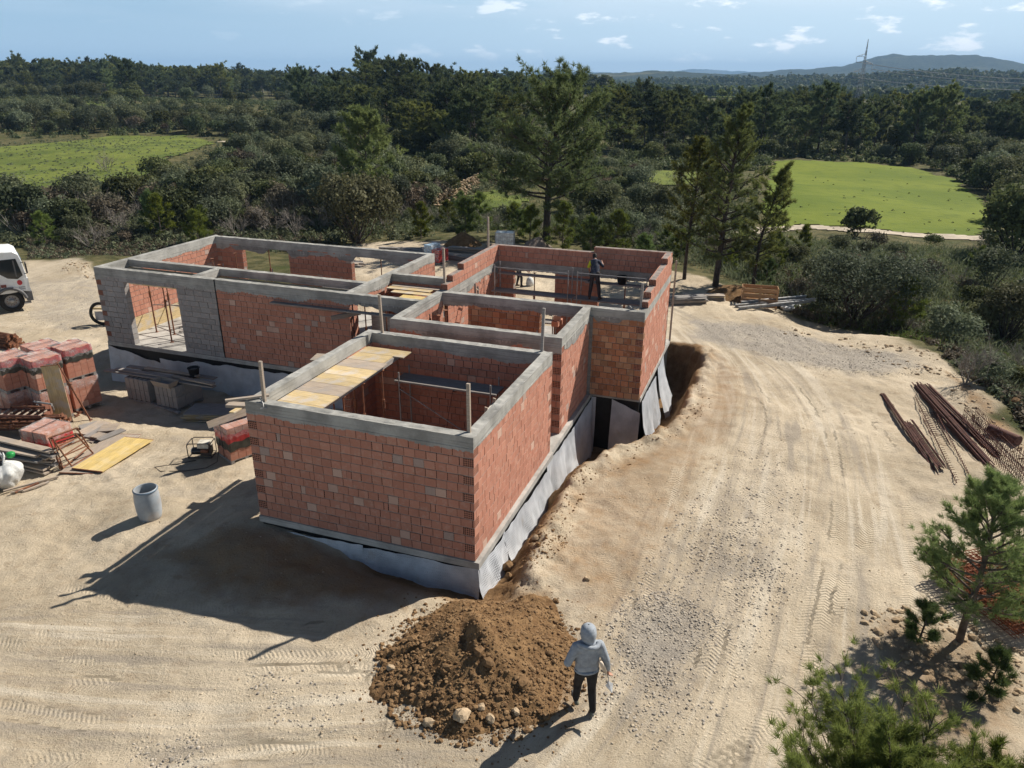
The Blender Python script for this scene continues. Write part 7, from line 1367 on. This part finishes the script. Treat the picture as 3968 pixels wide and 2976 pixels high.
# ================================================================== FAR COUNTRY, PYLON, AIR
def azel(px, py):
    d = ray(px, py); return math.atan2(d[0], d[1]), math.atan2(d[2], math.hypot(d[0], d[1]))
def ridge(name, sil, dist, depth, seed, rough, mat, base=-8):
    """a hill range: crest heights taken at its own distance, real depth front to back"""
    A = [azel(*p) for p in sil]; az_ = np.array([a for a, e in A]); hh = np.array([dist*math.tan(e)+CZ for a, e in A]); n = 240; m_ = 26
    aa = np.linspace(az_[0], az_[-1], n); top = np.interp(aa, az_, hh); P = np.zeros((n, m_, 3))
    for j in range(m_):
        g = j/(m_-1); prof = math.sin(math.pi*min(1, g*1.0))**1.3 if g < .5 else math.sin(math.pi*g)**.9; r = dist+depth*(g-.5)
        x = r*np.sin(aa); y = r*np.cos(aa); P[:, j, 0] = x; P[:, j, 1] = y
        P[:, j, 2] = base + (top-base)*prof*(1+(fbm(x/depth*6, y/depth*6, seed, 4)-.5)*.25*(1 if abs(g-.5) > .04 else 0)) + (fbm(x/rough, y/rough, seed+3, 3)-.5)*rough*.25
    ii = np.arange(n*m_).reshape(n, m_); F = np.stack([ii[:-1, :-1], ii[:-1, 1:], ii[1:, 1:], ii[1:, :-1]], -1).reshape(-1, 4)
    o = link(name, raw_mesh(name, P.reshape(-1, 3), F, mat, True)); return tag(o, kind='structure'), P
hm = NT('wooded_hill'); n1 = hm.noise(.012, 6, .7); n2 = hm.noise(.05, 5, .7)
hc = hm.mix((.014, .022, .010), (.045, .055, .024), hm.rng(n2, .35, .65)); hc = hm.mix(hc, (.16, .15, .07), hm.math('MULTIPLY', hm.rng(hm.noise(.0035, 5, .6, stretch=(.5, 1.6, 1)), .57, .66), .6)); hm.bsdf(hc, .95, 0, hm.bump(n2, .8, 12.), .05)
ridge('hill', [(1270,172),(1380,168),(1500,166),(1560,161),(1640,157),(1740,149),(1820,143),(1865,132),(1900,122),(1930,117.5),(1960,119),(2020,120),(2060,119),(2110,121),(2150,127),(2200,138),(2240,144),(2300,150),(2400,160),(2600,170)], 4200, 1700, 3, 60, hm.mat)
ridge('hills', [(1120,166),(1180,162),(1250,160),(1320,159),(1370,157),(1420,155),(1470,157),(1520,159),(1600,162),(1700,165),(1800,165),(2000,168),(2300,172)], 2600, 900, 5, 40, hm.mat)
ridge('hills', [(1000,160),(1090,158),(1180,154),(1210,152),(1240,156),(1300,157),(1420,157),(1460,154),(1490,150),(1530,151),(1570,153),(1640,157),(1700,160)], 9500, 1500, 7, 120, hm.mat)
ridge('hills', [(-300,158),(-60,150),(0,150),(40,155),(90,160),(160,154),(200,148),(260,152),(340,153),(440,148),(520,150),(640,158),(760,160),(860,158),(960,152),(1000,158)], 3600, 900, 9, 60, hm.mat)
_, RP = ridge('wooded_ridge', [(1380,183),(1480,181),(1600,178),(1750,176),(1850,173),(1930,169),(2000,166),(2040,163),(2080,166),(2140,170),(2212,171),(2330,176),(2500,182)], 1350, 520, 11, 24, hm.mat, -9)
RA = np.arctan2(RP[:, 13, 0], RP[:, 13, 1])
def FARZ(x, y):
    z = hsite(x, y); a = np.arctan2(x, y); r = np.hypot(x, y); i = np.clip(((a-RA[0])/(RA[-1]-RA[0])*(len(RA)-1)).round().astype(int), 0, len(RA)-1); g = (r-1350)/520+.5; j = np.clip((g*25).round().astype(int), 0, 25)
    return np.where((g > 0) & (g < 1) & (a > RA[0]) & (a < RA[-1]), np.maximum(z, RP[i, j, 2]), z)
def sector(a0, a1, r0, r1):
    def f(rg, n): a = rg.uniform(a0, a1, n); r = np.sqrt(rg.uniform(r0*r0, r1*r1, n)); return np.column_stack([r*np.sin(a), r*np.cos(a)])
    return f
far_wood("distant_woodland", 1500, sector(.10, .66, 560, 1010), 7, M_pined, 41, 80)
far_wood("distant_woodland", 2600, sector(.10, .66, 1120, 1600), 9, M_pined, 42, 30)
far_wood("distant_woodland", 1500, sector(.06, .40, 1650, 2600), 12, M_pined, 45, 24)
far_wood("distant_woodland", 420, sector(.10, .66, 190, 330), 5, M_mast, 43, 200)
far_wood("distant_woodland", 420, sector(-.72, .12, 400, 560), 10, M_pined, 44, 520, .1)
far_wood("distant_woodland", 900, sector(-.72, .12, 600, 1500), 10, M_pined, 46, 40)
# lattice pylon with sagging wires
M_galv = simple('galvanised_steel', (.30, .31, .32), .6, .2, 3, .1, .3)
pa = azel(1850, 240)[0]; pd = 430; px_, py_ = pd*math.sin(pa), pd*math.cos(pa); pz = hz(px_, py_)
py = thing('electricity_pylon', 'steel lattice power pylon with three arms standing in front of the blue hill', 'pylon', (px_, py_, pz), R(8))
PHT = CZ+pd*math.tan(azel(1860, 85)[1])-pz; PS = PHT/40; py.scale = (PS, PS, PS); tw = MB()
def wid(z): return 2.9*(1-z/30)+.85 if z < 26 else max(.12, .85*(1-(z-26)/14.5)+.35*(1-(z-26)/14))
zz = [0, 6.5, 12.5, 18, 22.5, 26.5, 30.5, 34, 37, 40]
cor = lambda z: [(sx*wid(z)*.5, sy*wid(z)*.5, z) for sx, sy in ((-1,-1),(1,-1),(1,1),(-1,1))]
for a_, b_ in zip(zz[:-1], zz[1:]):
    A, B = cor(a_), cor(b_)
    for i in range(4):
        j = (i+1) % 4; tw.tube([A[i], B[i]], .09, 4); tw.tube([A[i], B[j]], .055, 4); tw.tube([A[j], B[i]], .055, 4); tw.tube([B[i], B[j]], .06, 4)
tw.build('lattice_mast', M_galv, py); arms = []
for z, sgn, ln in ((30.5, -1, 5.6), (26.5, 1, 5.4), (22.0, -1, 6.2)):
    ar = MB(); w = wid(z)/2
    for sy in (-1, 1):
        ar.tube([(sgn*w, sy*w, z+1.5), (sgn*ln, 0, z)], .09, 4); ar.tube([(sgn*w, sy*w, z-.1), (sgn*ln, 0, z)], .09, 4)
        for f in (.3, .6): ar.tube([(sgn*(w+(ln-w)*f), sy*w*(1-f), z+1.5*(1-f)), (sgn*(w+(ln-w)*(f+.15)), sy*w*(1-f-.15), z-.0)], .06, 4)
    ar.build('arm', M_galv, py); ins = MB(); ins.tube([(sgn*ln, 0, z), (sgn*ln, 0, z-3.0)], .13, 6); ins.build('insulator_string', simple('insulator_glass', (.55, .6, .62), .3), py)
    arms.append((sgn*ln, 0, z-3.0))
ca, sa = math.cos(R(8)), math.sin(R(8))
for k, (ax, ay, az_) in enumerate(arms):
    p0 = Vector((px_+(ax*ca-ay*sa)*PS, py_+(ax*sa+ay*ca)*PS, pz+az_*PS)); p1 = Vector((250+ax*.9, 95, 24+(30.5-22)*.0+k*1.5)); w = MB(); pts = []
    for i in range(41):
        f = i/40; p = p0.lerp(p1, f); p.z -= 4*11*f*(1-f); pts.append(p)
    w.tube(pts, .11, 4, caps=False); o = w.build('power_line', simple('aluminium_wire', (.35, .36, .38), .5, metal=.4))
    tag(o, ['topmost wire hanging from the left upper arm of the pylon', 'wire hanging from the right arm of the pylon', 'lowest wire sagging from the lower left arm of the pylon'][k], 'power line')
# small white things in the fields
mk = MB(); mk.lathe([(.0, 0), (.35, 0), (.33, 1.2), (.28, 2.3), (.0, 2.5)], 10); q = gp(152, 268); o = mk.build('marker_post', simple('white_paint', (.75, .74, .7), .6)); o.location = q; tag(o, 'small white post standing in the scrub left of the meadow', 'post')
# the air
hb = MB(); hb.box((-11000, -60, -40), (11000, 11500, 235)); hz_m = bpy.data.materials.new('hazy_air'); hz_m.use_nodes = True; t_ = hz_m.node_tree; t_.nodes.clear()
vo = t_.nodes.new('ShaderNodeOutputMaterial'); pv = t_.nodes.new('ShaderNodeVolumePrincipled'); pv.inputs['Color'].default_value = (.38, .64, 1, 1); pv.inputs['Density'].default_value = .00013; pv.inputs['Anisotropy'].default_value = .0
t_.links.new(pv.outputs[0], vo.inputs['Volume']); tag(hb.build('haze', hz_m), kind='stuff')
